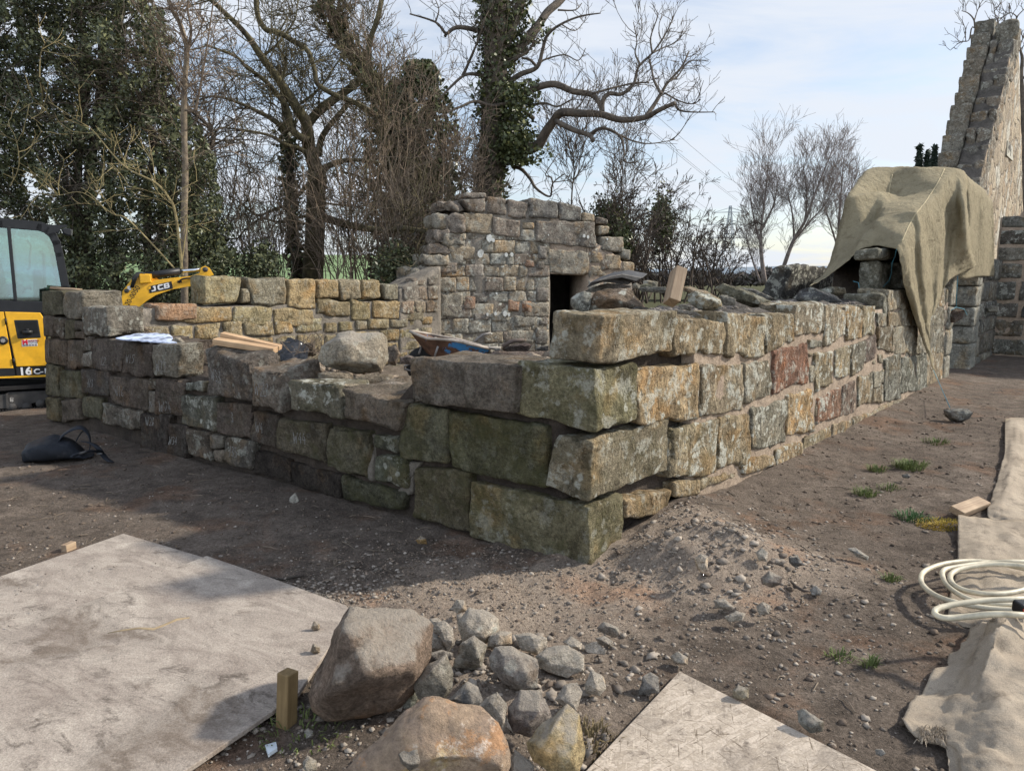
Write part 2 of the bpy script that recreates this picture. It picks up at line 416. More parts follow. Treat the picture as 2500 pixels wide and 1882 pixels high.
wblock('K', [(1155,1010),(1207,1010),(1206,1192),(1150,1182)], mark='25', mpos=(.1,.4), mh=.06, tint=PALE, dep=.25)
wblock('K', [(1212,914),(1442,920),(1420,1212),(1212,1188)], mark='W24', mpos=(.15,.22), mh=.11, tint=(.11,.088,.072))
wblock('K', [(1440,935),(1597,930),(1592,1028),(1442,1000)], tint=(.2,.2,.17), lich=.5, moss=.2, dep=.4)
wblock('K', [(358,1062),(465,1065),(465,1248),(358,1235)], tint=MOSSY)
wblock('K', [(468,1076),(625,1072),(640,1232),(480,1258)])
wblock('K', [(640,1052),(787,1066),(786,1242),(650,1202)], tint=MOSSY)
wblock('K', [(790,1092),(1105,1166),(1085,1322),(790,1262)], tint=(.15,.13,.105), lich=.3)
wblock('K', [(1095,1182),(1330,1197),(1300,1530),(1095,1482)], mark='W26', mpos=(.2,.82), mh=.08, tint=(.075,.06,.05), moss=.1)
wblock('K', [(1310,1262),(1460,1272),(1450,1532),(1305,1522)], mark='W34', mpos=(.1,.5), mh=.075, tint=(.075,.06,.05), moss=.1)
wblock('A', [(1050,1106),(1252,1116),(1250,1316),(1050,1276)], tint=(.13,.125,.1), lich=.6, moss=.45)
# the stones seen from their open south ends (B zoom)
wblock('B', [(2,556),(240,640),(268,858),(14,826)], ex=455, tint=(.13,.108,.088), mark='W33', mpos=(.1,.5), lich=.25, moss=.05, o=.05, mh=.1, dirv=(SD + Vector((0, 0, .26))).normalized())
wblock('B', [(270,662),(420,690),(448,935),(272,882)], ex=680, tint=(.17,.14,.11), mark='W23', mpos=(.12,.5), lich=.3, moss=.05, o=.04, mh=.1, dirv=(SD + Vector((0, 0, .18))).normalized())
wblock('B', [(490,742),(745,756),(797,960),(500,905)], ex=985, tint=(.18,.16,.115), lich=.9, moss=.5, o=.05)
wblock('B', [(795,786),(1168,868),(1112,1042),(797,952)], dep=.62, tint=(.14,.118,.094), moss=.2, o=.06, dirv=(SD + Vector((0, 0, .05))).normalized())
wblock('B', [(68,860),(272,872),(272,1086),(74,1042)], tint=(.12,.095,.078), mark='3', mpos=(.4,.6))
wblock('B', [(272,908),(414,932),(410,1134),(262,1078)], mark='W4', mpos=(.2,.5), tint=(.105,.085,.07))
wblock('B', [(418,960),(702,985),(702,1222),(415,1134)], mark='W44', mpos=(.35,.55), tint=(.115,.1,.072), moss=.6)
wblock('B', [(708,987),(952,1030),(945,1322),(708,1242)], tint=MOSSY, moss=.75)
wblock('B', [(982,1048),(1114,1060),(1116,1157),(980,1128)], tint=(.15,.15,.11), moss=.7, lich=.4, dep=.25)
wblock('B', [(984,1170),(1168,1182),(1166,1362),(990,1312)], tint=(.14,.14,.1), moss=.8, lich=.4, dep=.25)
wblock('B', [(1120,868),(1408,905),(1397,1222),(1128,1192)], tint=(.16,.145,.09), moss=.7, o=.02)
wblock('A', [(1080,1300),(1212,1330),(1227,1492),(1086,1452)], tint=(.14,.115,.09), lich=.4)
wblock('A', [(1213,1336),(1294,1338),(1292,1412),(1214,1412)], tint=PALE, dep=.2)
wblock('A', [(1232,1424),(1297,1430),(1290,1504),(1234,1490)], tint=PALE, dep=.2)
wblock('A', [(1298,1344),(1478,1374),(1452,1534),(1300,1502)], mark='135', mpos=(.2,.5), lich=.5, tint=(.14,.125,.105))
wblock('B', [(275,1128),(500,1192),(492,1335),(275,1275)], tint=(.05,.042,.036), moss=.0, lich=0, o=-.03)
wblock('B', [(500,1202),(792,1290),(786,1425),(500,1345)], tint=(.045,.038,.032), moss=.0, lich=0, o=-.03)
wblock('B', [(795,1285),(1162,1392),(1152,1494),(800,1434)], tint=(.09,.085,.055), moss=.7, o=-.01)
wblock('B', [(1212,1240),(1530,1272),(1538,1620),(1206,1530)], tint=MOSSY, moss=.7, o=.0)
wblock('D', [(148,122),(858,168),(832,505),(140,425)], dep=.5, tint=(.15,.122,.094), moss=.12, lich=.1, o=.07, seg=.024)
wblock('D', [(400,488),(1062,582),(1060,1012),(398,862)], tint=(.12,.11,.062), moss=.8, seg=.024)

# ---- right, mortared wall with its big corner stones
MW = empty('stone_wall', gp(1700, 1230), 'mortared sandstone wall with pink joints running right from the near corner to the canvas cover', 'wall')
def sq(z, pts, o=0.0): return [onS(*zp(z, *p), o) for p in pts]
def quoin(wz, wpts, send, tint, moss, lich, run=.3, o=.0, seg=.018, r=.012, amp=.016):
    nblk[0] += 1
    q = wq(wz, wpts, o); L = sof(onS(*zp(*send)))
    arris = (q[1] + q[2]) / 2
    L2 = L - sof(arris)
    mb = MB(); block(mb, q, SD * L2, r, amp, nblk[0] + 3, seg, tint, lich, moss, run, chip=1.2)
    return mb.build('corner_stone', STONE, MW, smooth=True)
TAN = (.34, .265, .165)
quoin('M', [(225,540),(770,572),(712,1110),(178,1050)], ('M', 1480, 830), (.30,.25,.17), .3, .4, .4)
quoin('D', [(866,145),(1392,198),(1390,632),(848,490)], ('D', 1662, 380), (.235,.21,.125), .6, .35, .3)
quoin('D', [(1112,640),(1372,682),(1352,1092),(1046,992)], ('D', 1898, 760), (.24,.205,.14), .4, .35, .4)
quoin('D', [(548,948),(1352,1128),(1344,1600),(546,1330)], ('D', 1590, 1200), (.20,.175,.105), .75, .16, .3)
def sblock(z, pts, tint=TAN, moss=.2, lich=.5, o=0.012, run=.85, dep=.3, r=.014, amp=.02, seg=.022):
    nblk[0] += 1
    q = sq(z, pts, o); cc = (q[0] + q[1] + q[2] + q[3]) / 4; q = [cc + (p - cc) * (1.0 if pts[0][0] < 1000 else 1.075) for p in q]
    mb = MB(); block(mb, q, WD * dep, r, amp, nblk[0], seg, vary(tint, .2), lich, moss, run, outl=.02)
    return mb.build('stone_block', STONE, MW, smooth=True)
GREYS = (.27, .23, .165); REDS = (.29, .165, .115)
for pts, t, m_, l_ in [
    ([(762,338),(1046,362),(1040,548),(770,552)], TAN, .2, .5), ([(1056,326),(1256,338),(1250,548),(1056,547)], TAN, .15, .5),
    ([(1262,330),(1402,328),(1412,462),(1270,532)], TAN, .2, .5), ([(1432,282),(1576,270),(1570,420),(1424,442)], GREYS, .2, .7),
    ([(1584,280),(1692,294),(1690,442),(1585,492)], GREYS, .1, .95), ([(1694,286),(1782,290),(1780,442),(1702,466)], TAN, .2, .7),
    ([(1786,286),(1852,290),(1846,432),(1790,442)], TAN, .2, .6),
    ([(557,640),(906,586),(900,882),(575,926)], TAN, .3, .5), ([(912,602),(1146,592),(1140,842),(906,882)], GREYS, .3, .5),
    ([(1156,602),(1280,576),(1286,762),(1156,806)], GREYS, .2, .5), ([(1312,530),(1492,482),(1482,692),(1306,752)], REDS, .05, .35),
    ([(1502,466),(1566,466),(1566,506),(1505,510)], GREYS, .1, .3), ([(1530,546),(1620,532),(1620,692),(1536,736)], TAN, .1, .9),
    ([(1642,522),(1726,502),(1716,652),(1642,672)], TAN, .1, .7), ([(1732,492),(1802,482),(1786,622),(1728,652)], GREYS, .1, .8),
    ([(1804,472),(1852,442),(1852,572),(1792,582)], (.2,.15,.12), .1, .3), ([(1870,402),(1942,392),(1942,522),(1870,512)], (.2,.175,.13), .1, .4),
    ([(752,942),(1012,902),(1000,1182),(747,1212)], TAN, .55, .6), ([(1022,892),(1182,862),(1172,1132),(1006,1152)], TAN, .25, .6),
    ([(1192,832),(1372,792),(1362,1012),(1190,1062)], GREYS, .15, .6), ([(1382,772),(1522,732),(1512,952),(1382,976)], TAN, .2, .7),
    ([(1552,782),(1672,722),(1662,872),(1542,912)], (.28,.17,.115), .05, .8), ([(1682,712),(1752,692),(1746,852),(1672,872)], (.24,.165,.12), .05, .3),
    ([(1767,662),(1842,642),(1832,802),(1767,816)], GREYS, .1, .5), ([(1847,642),(1902,622),(1902,692),(1847,722)], GREYS, .1, .3),
    ([(1847,732),(1897,712),(1892,802),(1842,802)], GREYS, .1, .3), ([(1907,572),(1992,542),(1986,772),(1907,792)], (.19,.17,.13), .2, .3),
    ([(2002,562),(2132,546),(2122,732),(1992,742)], (.2,.18,.135), .2, .4),
    ([(505,1330),(762,1270),(745,1385),(512,1445)], TAN, .4, .2), ([(776,1246),(906,1212),(906,1295),(780,1325)], TAN, .3, .3),
    ([(912,1212),(1112,1172),(1102,1205),(916,1275)], TAN, .3, .2), ([(1126,1112),(1302,1086),(1312,1145),(1150,1195)], TAN, .4, .6),
    ([(1322,1052),(1462,1012),(1462,1092),(1322,1148)], TAN, .35, .5), ([(1472,992),(1612,932),(1608,1015),(1472,1080)], TAN, .3, .4),
    ([(1632,922),(1732,892),(1722,965),(1627,1005)], GREYS, .3, .3), ([(1737,882),(1812,862),(1802,915),(1737,945)], GREYS, .3, .3),
    ([(1817,862),(1942,802),(1942,855),(1812,905)], GREYS, .3, .3), ([(1957,802),(2082,762),(2072,805),(1957,835)], GREYS, .3, .3),
    ([(2092,752),(2212,722),(2202,765),(2092,795)], GREYS, .3, .3),
    ([(1864,322),(1916,318),(1914,392),(1868,396)], GREYS, .1, .3), ([(1926,320),(1990,312),(1990,388),(1928,392)], GREYS, .1, .3), ([(1996,310),(2066,300),(2064,384),(1998,388)], GREYS, .1, .4), ([(2072,300),(2140,292),(2138,380),(2074,386)], GREYS, .1, .4),
    ([(1950,402),(2052,392),(2046,532),(1952,538)], GREYS, .1, .3), ([(2060,392),(2142,386),(2136,532),(2058,538)], GREYS, .1, .5), ([(2150,300),(2222,292),(2220,525),(2146,535)], GREYS, .1, .5), ([(2136,545),(2222,532),(2214,712),(2130,728)], GREYS, .1, .4), ([(1926,200),(2060,195),(2060,292),(1926,305)], GREYS, .1, .3), ([(2070,195),(2225,190),(2222,282),(2072,290)], GREYS, .1, .4)]:
    sblock('E', pts, t, m_, l_)
# broken stone behind the top corner stone, and small packing stones in the joints
nblk[0] += 1
_mb = MB(); block(_mb, sq('E', [(716,338),(862,330),(845,400),(722,418)], -.06), WD * .25, .03, .02, 901, .03, (.2,.165,.115), .3, .2, .5); _mb.build('stone_block', STONE, MW, smooth=True)
for p in [[(1282,1022),(1312,1020),(1312,1052),(1284,1052)], [(1500,528),(1518,524),(1518,545),(1501,547)], [(1838,578),(1858,570),(1858,598),(1840,600)], [(1868,548),(1898,545),(1896,590),(1870,592)], [(1530,830),(1542,800),(1540,870),(1530,880)], [(1500,620),(1524,610),(1524,700),(1502,700)], [(1358,800),(1376,790),(1376,850),(1360,856)]]:
    sblock('E', p, GREYS, .1, .3, o=.004, dep=.1, r=.02, amp=.008, seg=.02)

# far stretch of the same wall under the canvas: coursed blocks up to the doorway jamb
def coursed(mbuild, origin, du, n, s0, s1, z0, ztop, hs, ws, tints, seed, dep=.25, gap=.014, seg=.07, lich=.3, moss=.15, run=.4, zbot=None, r=.016, amp=.014):
    rg = random.Random(seed); z = z0; k = 0
    while True:
        h = rg.uniform(*hs); s = s0
        zmax = max(ztop(s0), ztop(s1), ztop((s0 + s1) / 2))
        if z > zmax - .05: break
        while s < s1 - .04:
            wd = rg.uniform(*ws); e = min(s + wd, s1)
            if s1 - e < ws[0] * .5: e = s1
            zt = min(z + h, ztop((s + e) / 2))
            if zt - z > .07:
                o_ = rg.uniform(-.012, .012)
                P = lambda a, b: origin + du * a + Vector((0, 0, b)) + n * o_
                j = [rg.uniform(-.012, .012) for _ in range(4)]
                k += 1
                block(mbuild, [P(s + gap, zt - gap + j[0]), P(e - gap, zt - gap + j[1]), P(e - gap, z + gap), P(s + gap, z + gap)], -n * dep, r, amp, seed * 100 + k, seg,
                      vary(rg.choice(tints), .15, rg), lich * rg.uniform(.3, 1.5), moss, run)
            s = e
        z += h
    return mbuild
FARS = [(.2,.18,.14), (.235,.21,.155), (.17,.15,.12)]
mb = MB(); coursed(mb, COR, SD, SN, 6.55, 9.5, .22, lambda s: 1.75 if s < 6.9 else (2.1 if s < 7.9 else 2.5), (.28, .4), (.3, .6), FARS, 21, seg=.06)
mb.build('upper_masonry', STONE, MW, smooth=True)
mb = MB()
for z0, z1 in ((-.05, .38), (.39, .78), (.79, 1.12), (1.13, 1.6), (1.61, 2.1)):
    block(mb, [COR + SD * 9.1 + Vector((0,0,z1)) + SN * .03, COR + SD * 9.52 + Vector((0,0,z1)) + SN * .03, COR + SD * 9.52 + Vector((0,0,z0)) + SN * .03, COR + SD * 9.1 + Vector((0,0,z0)) + SN * .03], -SN * .7, .025, .008, int(z0 * 50) + 60, .06, (.27,.25,.2), .3, .1, .3)
mb.build('door_jamb', STONE, MW, smooth=True)
# square pillar stub standing on the low wall under the canvas
def onSw(z, x, y, o): return onS(*zp(z, x, y), o)
for pts, o, d_ in [([(985,638),(1062,645),(1060,800),(980,800)], -.16, .21), ([(990,570),(1092,577),(1090,628),(990,632)], -.12, .26), ([(1010,815),(1060,812),(1050,960),(1020,975)], .0, .4)]:
    nblk[0] += 1
    mb = MB(); q = [onSw('Fz', a, b, o) for a, b in pts]
    block(mb, q, WD * d_, .035, .02, nblk[0], .03, (.19,.18,.14), .3, .15, .3); mb.build('pillar_stone', STONE, MW, smooth=True)

# mortar face and core
def slab(parent, name, mat, origin, du, n, s0, s1, z0, ztop, thick, step=.05, amp=.012, o=0.0, seed=0, topfn=None):
    """wall core: front sheet, bumpy top sheet, back; ztop(s)"""
    ns = max(2, int((s1 - s0) / step)); vs = []; fs = []; nz = 14; nt_ = 10; cols = nz + nt_ + 2
    for i in range(ns + 1):
        s = s0 + (s1 - s0) * i / ns; zt = ztop(s)
        for j in range(nz + 1):
            z = z0 + (zt - z0) * j / nz
            p = origin + du * s + Vector((0, 0, z)); f = fbm((p + Vector((seed, 0, 0))) * 6, 4)
            vs.append(p + n * (o + amp * f))
        for j in range(1, nt_ + 1):
            d = thick * j / nt_; p = origin + du * s - n * d + Vector((0, 0, zt)); f = fbm((p + Vector((seed, 3, 0))) * 4.5, 5)
            vs.append(p + n * o + Vector((0, 0, (.028 if topfn is None else topfn) * f)))
        vs.append(origin + du * s - n * thick + n * o + Vector((0, 0, z0)))
    for i in range(ns):
        for j in range(cols - 1):
            a = i * cols + j; fs.append((a, a + cols, a + cols + 1, a + 1))
    fs.append(tuple(range(cols))); fs.append(tuple(ns * cols + j for j in range(cols - 1, -1, -1)))
    nrm = (vs[1] - vs[0]).cross(vs[cols] - vs[0])
    if nrm.dot(n) > 0: pass
    mb = MB(); mb.add(vs, fs)
    return mb.build(name, mat, parent, smooth=True)
slab(MW, 'mortar', MORTAR, COR, SD, SN, 1.12, 9.4, -.1, lambda s: 1.23 - .004 * s, .78, .03, .016, -.010, 3, .05)
slab(MW, 'core', SOILCORE, COR, SD, SN, .25, 1.12, -.1, lambda s: 1.12, .34, .05, .02, -.09, 8)
slab(MW, 'rubble_top', RUBBLE_SOIL, COR + Vector((0,0,0)), SD, SN, 1.25, 6.2, .3, lambda s: 1.22 + .05 * min(1, (s - 1.1) / .8), 1.02, .03, .01, -.16, 4, .06)
def wtop(s):
    for a, b, z in ((0, .9, .98), (.9, 1.42, .95), (1.42, 2.5, .72), (2.5, 3.25, .76), (3.25, 4.0, .74), (4.0, 4.9, .72), (4.9, 6.2, .85), (6.2, 7, .95)):
        if a <= s < b: return z
    return .9
def wtop_s(s): return sum(wtop(s + d) for d in (-.1, -.05, 0, .05, .1)) / 5 - .02
slab(DRY, 'earth_core', SOILCORE, COR, WD, WN, .2, 6.75, -.1, wtop_s, .85, .05, .02, -.06, 11, .06)
slab(MW, 'upper_core', SOILCORE, COR, SD, SN, 6.7, 9.45, 1.0, lambda s: 1.7 if s < 6.9 else (2.05 if s < 7.9 else 2.45), .7, .1, .02, -.2, 12, .03)
mb = MB()
for a, b, c, d_ in [((948,1030),(978,1040),(975,1320),(945,1310)) , ((1100,1395),(1210,1270),(1206,1400),(1150,1410)), ((1165,1200),(1255,1205),(1210,1280),(1170,1360))]:
    block(mb, [onW(*zp('B', *p), -.025) for p in (a, b, c, d_)], SD * .1, .015, .012, 77, .03, (.16,.145,.115), .1, .2, 0)
mb.build('mortar_fill', MORTAR_GREY, DRY, smooth=True)
# ------------------------------------------------------------------ ground
MOUND = gp(*zp('H', 660, 560)); MOUND2 = gp(*zp('G', 1350, 760)); FRONT = gp(1150, 1400)
def sm(x, a, b):
    t = max(0, min(1, (x - a) / (b - a))); return t * t * (3 - 2 * t)
BOARDS = [[gp(-500, 1560), gp(305, 1298), gp(870, 1490), gp(380, 1960)], [gp(1659, 1637), gp(1380, 1930), gp(2240, 1930)]]
def inpoly(x, y, poly):
    c = False; n = len(poly)
    for i in range(n):
        a, b = poly[i], poly[(i + 1) % n]
        if (a.y > y) != (b.y > y) and x < (b.x - a.x) * (y - a.y) / (b.y - a.y) + a.x: c = not c
    return c
def nb(x, y, z=0): return Vector((x, y, z))
def gh(x, y, fine=True):
    p = Vector((x, y, 0))
    h = .03 * noise.noise(p * .7) + .018 * noise.noise(p * 2.1 + Vector((5, 1, 0)))
    u_ = p.dot(SD); w_ = p.dot(SN); h += .014 * noise.noise(Vector((u_ * .6, w_ * 3.4, 9))) + .012 * noise.noise(Vector((x * 3.1, y * 3.1, 2)))
    d = math.hypot((x - MOUND.x) / 1.0, (y - MOUND.y) / .8); m1 = math.exp(-(d / .42) ** 2)
    h += .19 * m1 * (1 + .35 * noise.noise(p * 4))
    d2 = math.hypot((x - MOUND2.x) / 1.1, (y - MOUND2.y) / .75); m2 = math.exp(-(d2 / .42) ** 2)
    h += .05 * m2
    q0 = p - COR; h += .11 * math.exp(-((q0.dot(SD) - .95) / .45) ** 2 - ((q0.dot(SN) - .12) / .28) ** 2)
    # scuffed ridges in front of the corner
    d3 = math.exp(-(math.hypot(x - FRONT.x, (y - FRONT.y) * 1.1) / .9) ** 2)
    h += .022 * d3 * noise.noise(Vector((x * 3.2 + y * 2.0, y * 6 - x, 3)))
    # earth banked against the right wall, trench at the left one
    q = p - COR; s = q.dot(SD); n_ = q.dot(SN)
    if -0.2 < s < 9.5 and -0.4 < n_ < .6: h += .05 * sm(.5 - n_, 0, .5) * sm(s, .3, 1.0)
    t = q.dot(WD); n2 = q.dot(WN)
    if 0 < t < 7.5 and -0.3 < n2 < .7: h -= .02 * sm(.6 - n2, 0, .6) * sm(t, .2, .7)
    if fine and y < 14 and abs(x) < 11:
        rough = .4 + 1.0 * m1 + 1.0 * d3 + .8 * m2 + .3 * noise.noise(p * 1.3)
        h += rough * (.016 * noise.fractal(p * 9, 1.0, 2.2, 4) + .010 * max(0, noise.noise(p * 27)) + .006 * noise.noise(p * 60))
    for b in BOARDS:
        if -9 < x < 3 and y < 4.6 and inpoly(x, y, b): h = min(h, .004)
    d = math.hypot(x, y)
    if y > 17: h = h * (1 - sm(y, 17, 25)) - .4 * sm(y, 17, 40)
    return h
def axis(lo, hi, fine_lo, fine_hi, step, grow=1.16):
    a = list(np.arange(fine_lo, fine_hi + 1e-6, step)); s = step; v = fine_hi
    while v < hi: s *= grow; v += s; a.append(min(v, hi))
    s = step; v = fine_lo; b = []
    while v > lo: s *= grow; v -= s; b.append(max(v, lo))
    return np.array(b[::-1] + a)
xs = axis(-4500, 4500, -3.2, 3.4, .024, 1.09); ys = axis(-40, 6000, 1.75, 5.0, .021, 1.045)
nx, ny = len(xs), len(ys)
verts = np.zeros((ny, nx, 3)); verts[:, :, 0] = xs[None, :]; verts[:, :, 1] = ys[:, None]
dust = np.zeros((ny, nx))
for j in range(ny):
    y = float(ys[j])
    for i in range(nx):
        x = float(xs[i])
        if abs(x) < 60 and y < 80: verts[j, i, 2] = gh(x, y)
        elif y > 17: verts[j, i, 2] = -.4
        if abs(x) < 12 and 0 < y < 16:
            p = Vector((x, y, 0))
            d = math.hypot(x - MOUND.x, (y - MOUND.y) / .9); d2 = math.hypot(x - MOUND2.x + .1, y - MOUND2.y); d3 = math.hypot(x - FRONT.x - .1, (y - FRONT.y + .15) * 1.3)
            q = p - COR; s = q.dot(SD); n_ = q.dot(SN); t = q.dot(WD); n2 = q.dot(WN)
            v = 1.5 * math.exp(-(d / .6) ** 2) + .95 * math.exp(-(d2 / .62) ** 2) + .75 * math.exp(-(d3 / .7) ** 2)
            v += .22 * noise.noise(p * 1.6) + .25 * noise.noise(p * 5)
            v -= .8 * math.exp(-(((x + .62) / .35) ** 2 + ((y - 2.15) / .35) ** 2))
            if n_ > 0 and s > .9: v += -.35 * math.exp(-(n_ / .45) ** 2) + .12 * sm(n_, .7, 1.6)
            if n2 > -.1 and t > .25: v -= .5 * math.exp(-(n2 / .35) ** 2)
            dust[j, i] = v
idx = np.arange(nx * ny).reshape(ny, nx)
faces = np.stack([idx[:-1, :-1], idx[:-1, 1:], idx[1:, 1:], idx[1:, :-1]], -1).reshape(-1, 4)
def np_mesh(name, v, f, attrs=None):
    """fast mesh from arrays (faces all the same size)"""
    me = bpy.data.meshes.new(name); v = np.asarray(v, dtype=np.float32); f = np.asarray(f, dtype=np.int32); k = f.shape[1]
    me.vertices.add(len(v)); me.vertices.foreach_set('co', v.ravel())
    me.loops.add(f.size); me.loops.foreach_set('vertex_index', f.ravel())
    me.polygons.add(len(f)); me.polygons.foreach_set('loop_start', np.arange(0, f.size, k, dtype=np.int32))
    try: me.polygons.foreach_set('loop_total', np.full(len(f), k, dtype=np.int32))
    except Exception: pass
    me.update(calc_edges=True)
    for n, a in (attrs or {}).items():
        at = me.attributes.new(n, 'FLOAT', 'POINT'); at.data.foreach_set('value', np.asarray(a, dtype=np.float32).ravel())
    me.validate(); return me
def ground_mat():
    m, nt, b = new_mat('bare_earth'); g = G(nt); v = g.obj(); du = g.attr('dust', 'Fac')
    n1 = g.noise(v, .9, 8, .65); n2 = g.noise(v, 7, 8, .7); n3 = g.noise(v, 60, 6, .75); n4 = g.noise(v, 210, 3, .7)
    c = g.mix(g.rng(n1, .3, .7), (.105, .084, .068), (.19, .154, .124))
    c = g.scale(c, g.rng(n2, .28, .72, .55, 1.5))
    d = g.rng(g.math('ADD', du, g.math('MULTIPLY', g.math('SUBTRACT', n2, .5), .9)), .12, .85, 0, 1, True)
    c = g.mix(d, c, g.mix(n2, (.265, .205, .158), (.375, .312, .25)))
    red = g.math('MULTIPLY', g.rng(g.noise(v, 1.7, 5, .6), .52, .66, 0, 1, True), .5)
    c = g.mix(red, c, g.mix(1.0, c, (1.3, .92, .7), 'MULTIPLY'))
    c = g.scale(c, g.rng(n3, .28, .72, .48, 1.6)); c = g.scale(c, g.rng(n4, .3, .7, .68, 1.35))
    speck = g.rng(g.voro(v, 48), .0, .13, 1, 0, True); speck = g.math('MULTIPLY', speck, g.rng(g.noise(v, 2.2, 5), .5, .62))
    c = g.mix(g.math('MULTIPLY', speck, .8), c, (.33, .29, .24))
    # grass field beyond the yard
    sp = N(nt, 'ShaderNodeSeparateXYZ'); nt.links.new(v, sp.inputs[0])
    far = g.rng(g.math('ADD', sp.outputs[1], g.math('MULTIPLY', g.math('SUBTRACT', n1, .5), 6.0)), 16, 19, 0, 1, True)
    c = g.mix(far, c, g.mix(n2, (.045, .046, .02), (.09, .088, .045)))
    nt.links.new(c, b.inputs['Base Color'])
    h = g.math('ADD', g.math('MULTIPLY', n2, .6), g.math('ADD', g.math('MULTIPLY', n3, .8), g.math('MULTIPLY', n4, .3)))
    nt.links.new(g.bump(h, 1.0, .04), b.inputs['Normal']); b.inputs['Roughness'].default_value = 1; b.inputs['Specular IOR Level'].default_value = .1
    return m
gme = np_mesh('ground', verts.reshape(-1, 3), faces, {'dust': dust})
tag(link_mesh('ground', gme, ground_mat()), kind='structure')

# green field rising beyond the trees, blue hills far off
def field(name, pts_fn, x0, x1, y0, y1, mat, nxx=60, nyy=24):
    vs = []; fs = []
    for j in range(nyy + 1):
        for i in range(nxx + 1):
            x = x0 + (x1 - x0) * i / nxx; y = y0 + (y1 - y0) * j / nyy; vs.append((x, y, pts_fn(x, y)))
    for j in range(nyy):
        for i in range(nxx):
            a = j * (nxx + 1) + i; fs.append((a, a + 1, a + nxx + 2, a + nxx + 1))
    mb = MB(); mb.add(vs, fs); return tag(mb.build(name, mat, None, True), kind='structure')
FIELD = simple('pasture', (.16, .23, .10), .95, var=.25, scale=.05)
field('hill', lambda x, y: -2 + 13.5 * sm(y, 60, 330) - 10.5 * sm(x, -60, 40) + 1.2 * noise.noise(Vector((x * .01, y * .01, 0))), -420, 130, 50, 420, FIELD)
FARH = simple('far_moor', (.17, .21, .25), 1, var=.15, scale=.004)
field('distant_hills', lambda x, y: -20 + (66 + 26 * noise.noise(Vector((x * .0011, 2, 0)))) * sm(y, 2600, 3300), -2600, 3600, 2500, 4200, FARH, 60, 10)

def inner(x, y):
    q = Vector((x, y, 0)) - COR; t = -q.dot(WN); p = Vector((x, y, 0))
    z = .12 + .62 * (1 - sm(t, .75, 1.9)) + .05 * noise.noise(p * 2) + .03 * noise.fractal(p * 6, 1, 2, 4)
    return z
# loose grit and pebbles: nobody could count them
def gravel(name, n, seed, sampler, smin, smax, mat, label=None, zfn=None, pw=2.4):
    rg = np.random.RandomState(seed); base = np.array([(1,0,0),(-1,0,0),(0,1,0),(0,-1,0),(0,0,1),(0,0,-1),(.6,.6,.6),(-.6,.6,.5),(.6,-.6,.55),(-.6,-.6,.6)], dtype=float)
    tri = np.array([(0,6,4),(6,2,4),(2,7,4),(7,1,4),(1,9,4),(9,3,4),(3,8,4),(8,0,4),(0,2,6),(2,1,7),(1,3,9),(3,0,8),(2,0,5),(1,2,5),(3,1,5),(0,3,5)])
    V = []; T = []; A = []; k = 0
    for i in range(n):
        xy = sampler(rg)
        if xy is None: continue
        x, y = xy; s = smin * (smax / smin) ** (rg.rand() ** pw)
        a = rg.rand() * 6.28; ca, sa = math.cos(a), math.sin(a)
        b = base * (1 + rg.uniform(-.42, .42, base.shape)) * np.array([s * rg.uniform(.8, 1.5), s * rg.uniform(.7, 1.1), s * rg.uniform(.45, .85)])
        b = np.stack([b[:, 0] * ca - b[:, 1] * sa, b[:, 0] * sa + b[:, 1] * ca, b[:, 2]], 1)
        on = any(inpoly(x, y, q) for q in BOARDS)
        z = zfn(x, y) + s * .2 if zfn else (.046 if on else gh(x, y)) + s * .1
        V.append(b + (x, y, z)); T.append(tri + k * 10); A.append(np.full(10, rg.rand())); k += 1
    me = np_mesh(name, np.concatenate(V), np.concatenate(T), {'rnd': np.concatenate(A)})
    o = link_mesh(name, me, mat, None, smooth=False); tag(o, kind='stuff'); return o
def grit_mat():
    m, nt, b = new_mat('pale_grit'); g = G(nt); r = g.attr('rnd', 'Fac'); v = g.obj()
    c = g.mix(g.rng(r, 0, 1), (.115, .095, .078), (.33, .285, .235)); c = g.scale(c, g.rng(g.noise(v, 70, 4, .7), .3, .7, .7, 1.3))
    nt.links.new(c, b.inputs['Base Color']); b.inputs['Roughness'].default_value = 1; return m
GRIT = grit_mat()
def clustered(cs):
    def f(rg):
        c = cs[rg.choice(len(cs), p=CW)]
        return (c[0].x + rg.randn() * c[1], c[0].y + rg.randn() * c[2])
    return f
CL = [(MOUND, .42, .42, 3.2), (MOUND2, .42, .32, 2.6), (FRONT, .55, .3, 1.3), (gp(830, 1440), .2, .13, 1.2), (gp(1700, 1600), .5, .4, 1.3), (gp(2050, 1500), .5, .7, 1.2), (gp(600, 1330), .9, .6, .7), (gp(1950, 1200), .9, 1.2, 1.1), (gp(700, 1800), .2, .25, .8), (gp(760, 1560), .2, .2, .9)]
CW = np.array([c[3] for c in CL]); CW /= CW.sum()
def outside_walls(f):
    def h(rg):
        x, y = f(rg); q = Vector((x, y, 0)) - COR
        if q.dot(SN) < .03 and q.dot(WN) < .03: return None
        if y < 1.4 or any(inpoly(x, y, b) for b in BOARDS): return None
        return x, y
    return h
gravel('gravel', 9000, 3, outside_walls(clustered(CL)), .0022, .015, GRIT)
gravel('yard_grit', 5000, 9, outside_walls(lambda rg: (rg.uniform(-6, 7), 1.8 + 9 * rg.rand() ** 1.4)), .0025, .013, GRIT)
gravel('stone_fragments', 420, 21, outside_walls(lambda rg: (MOUND2.x + rg.randn() * .42, MOUND2.y + rg.randn() * .26) if rg.rand() < .6 else (MOUND.x + rg.randn() * .34, MOUND.y + rg.randn() * .3)), .010, .030, GRIT, pw=1.4)
CLOD = simple('soil_clod', (.135, .103, .078), 1, var=.55, scale=14)
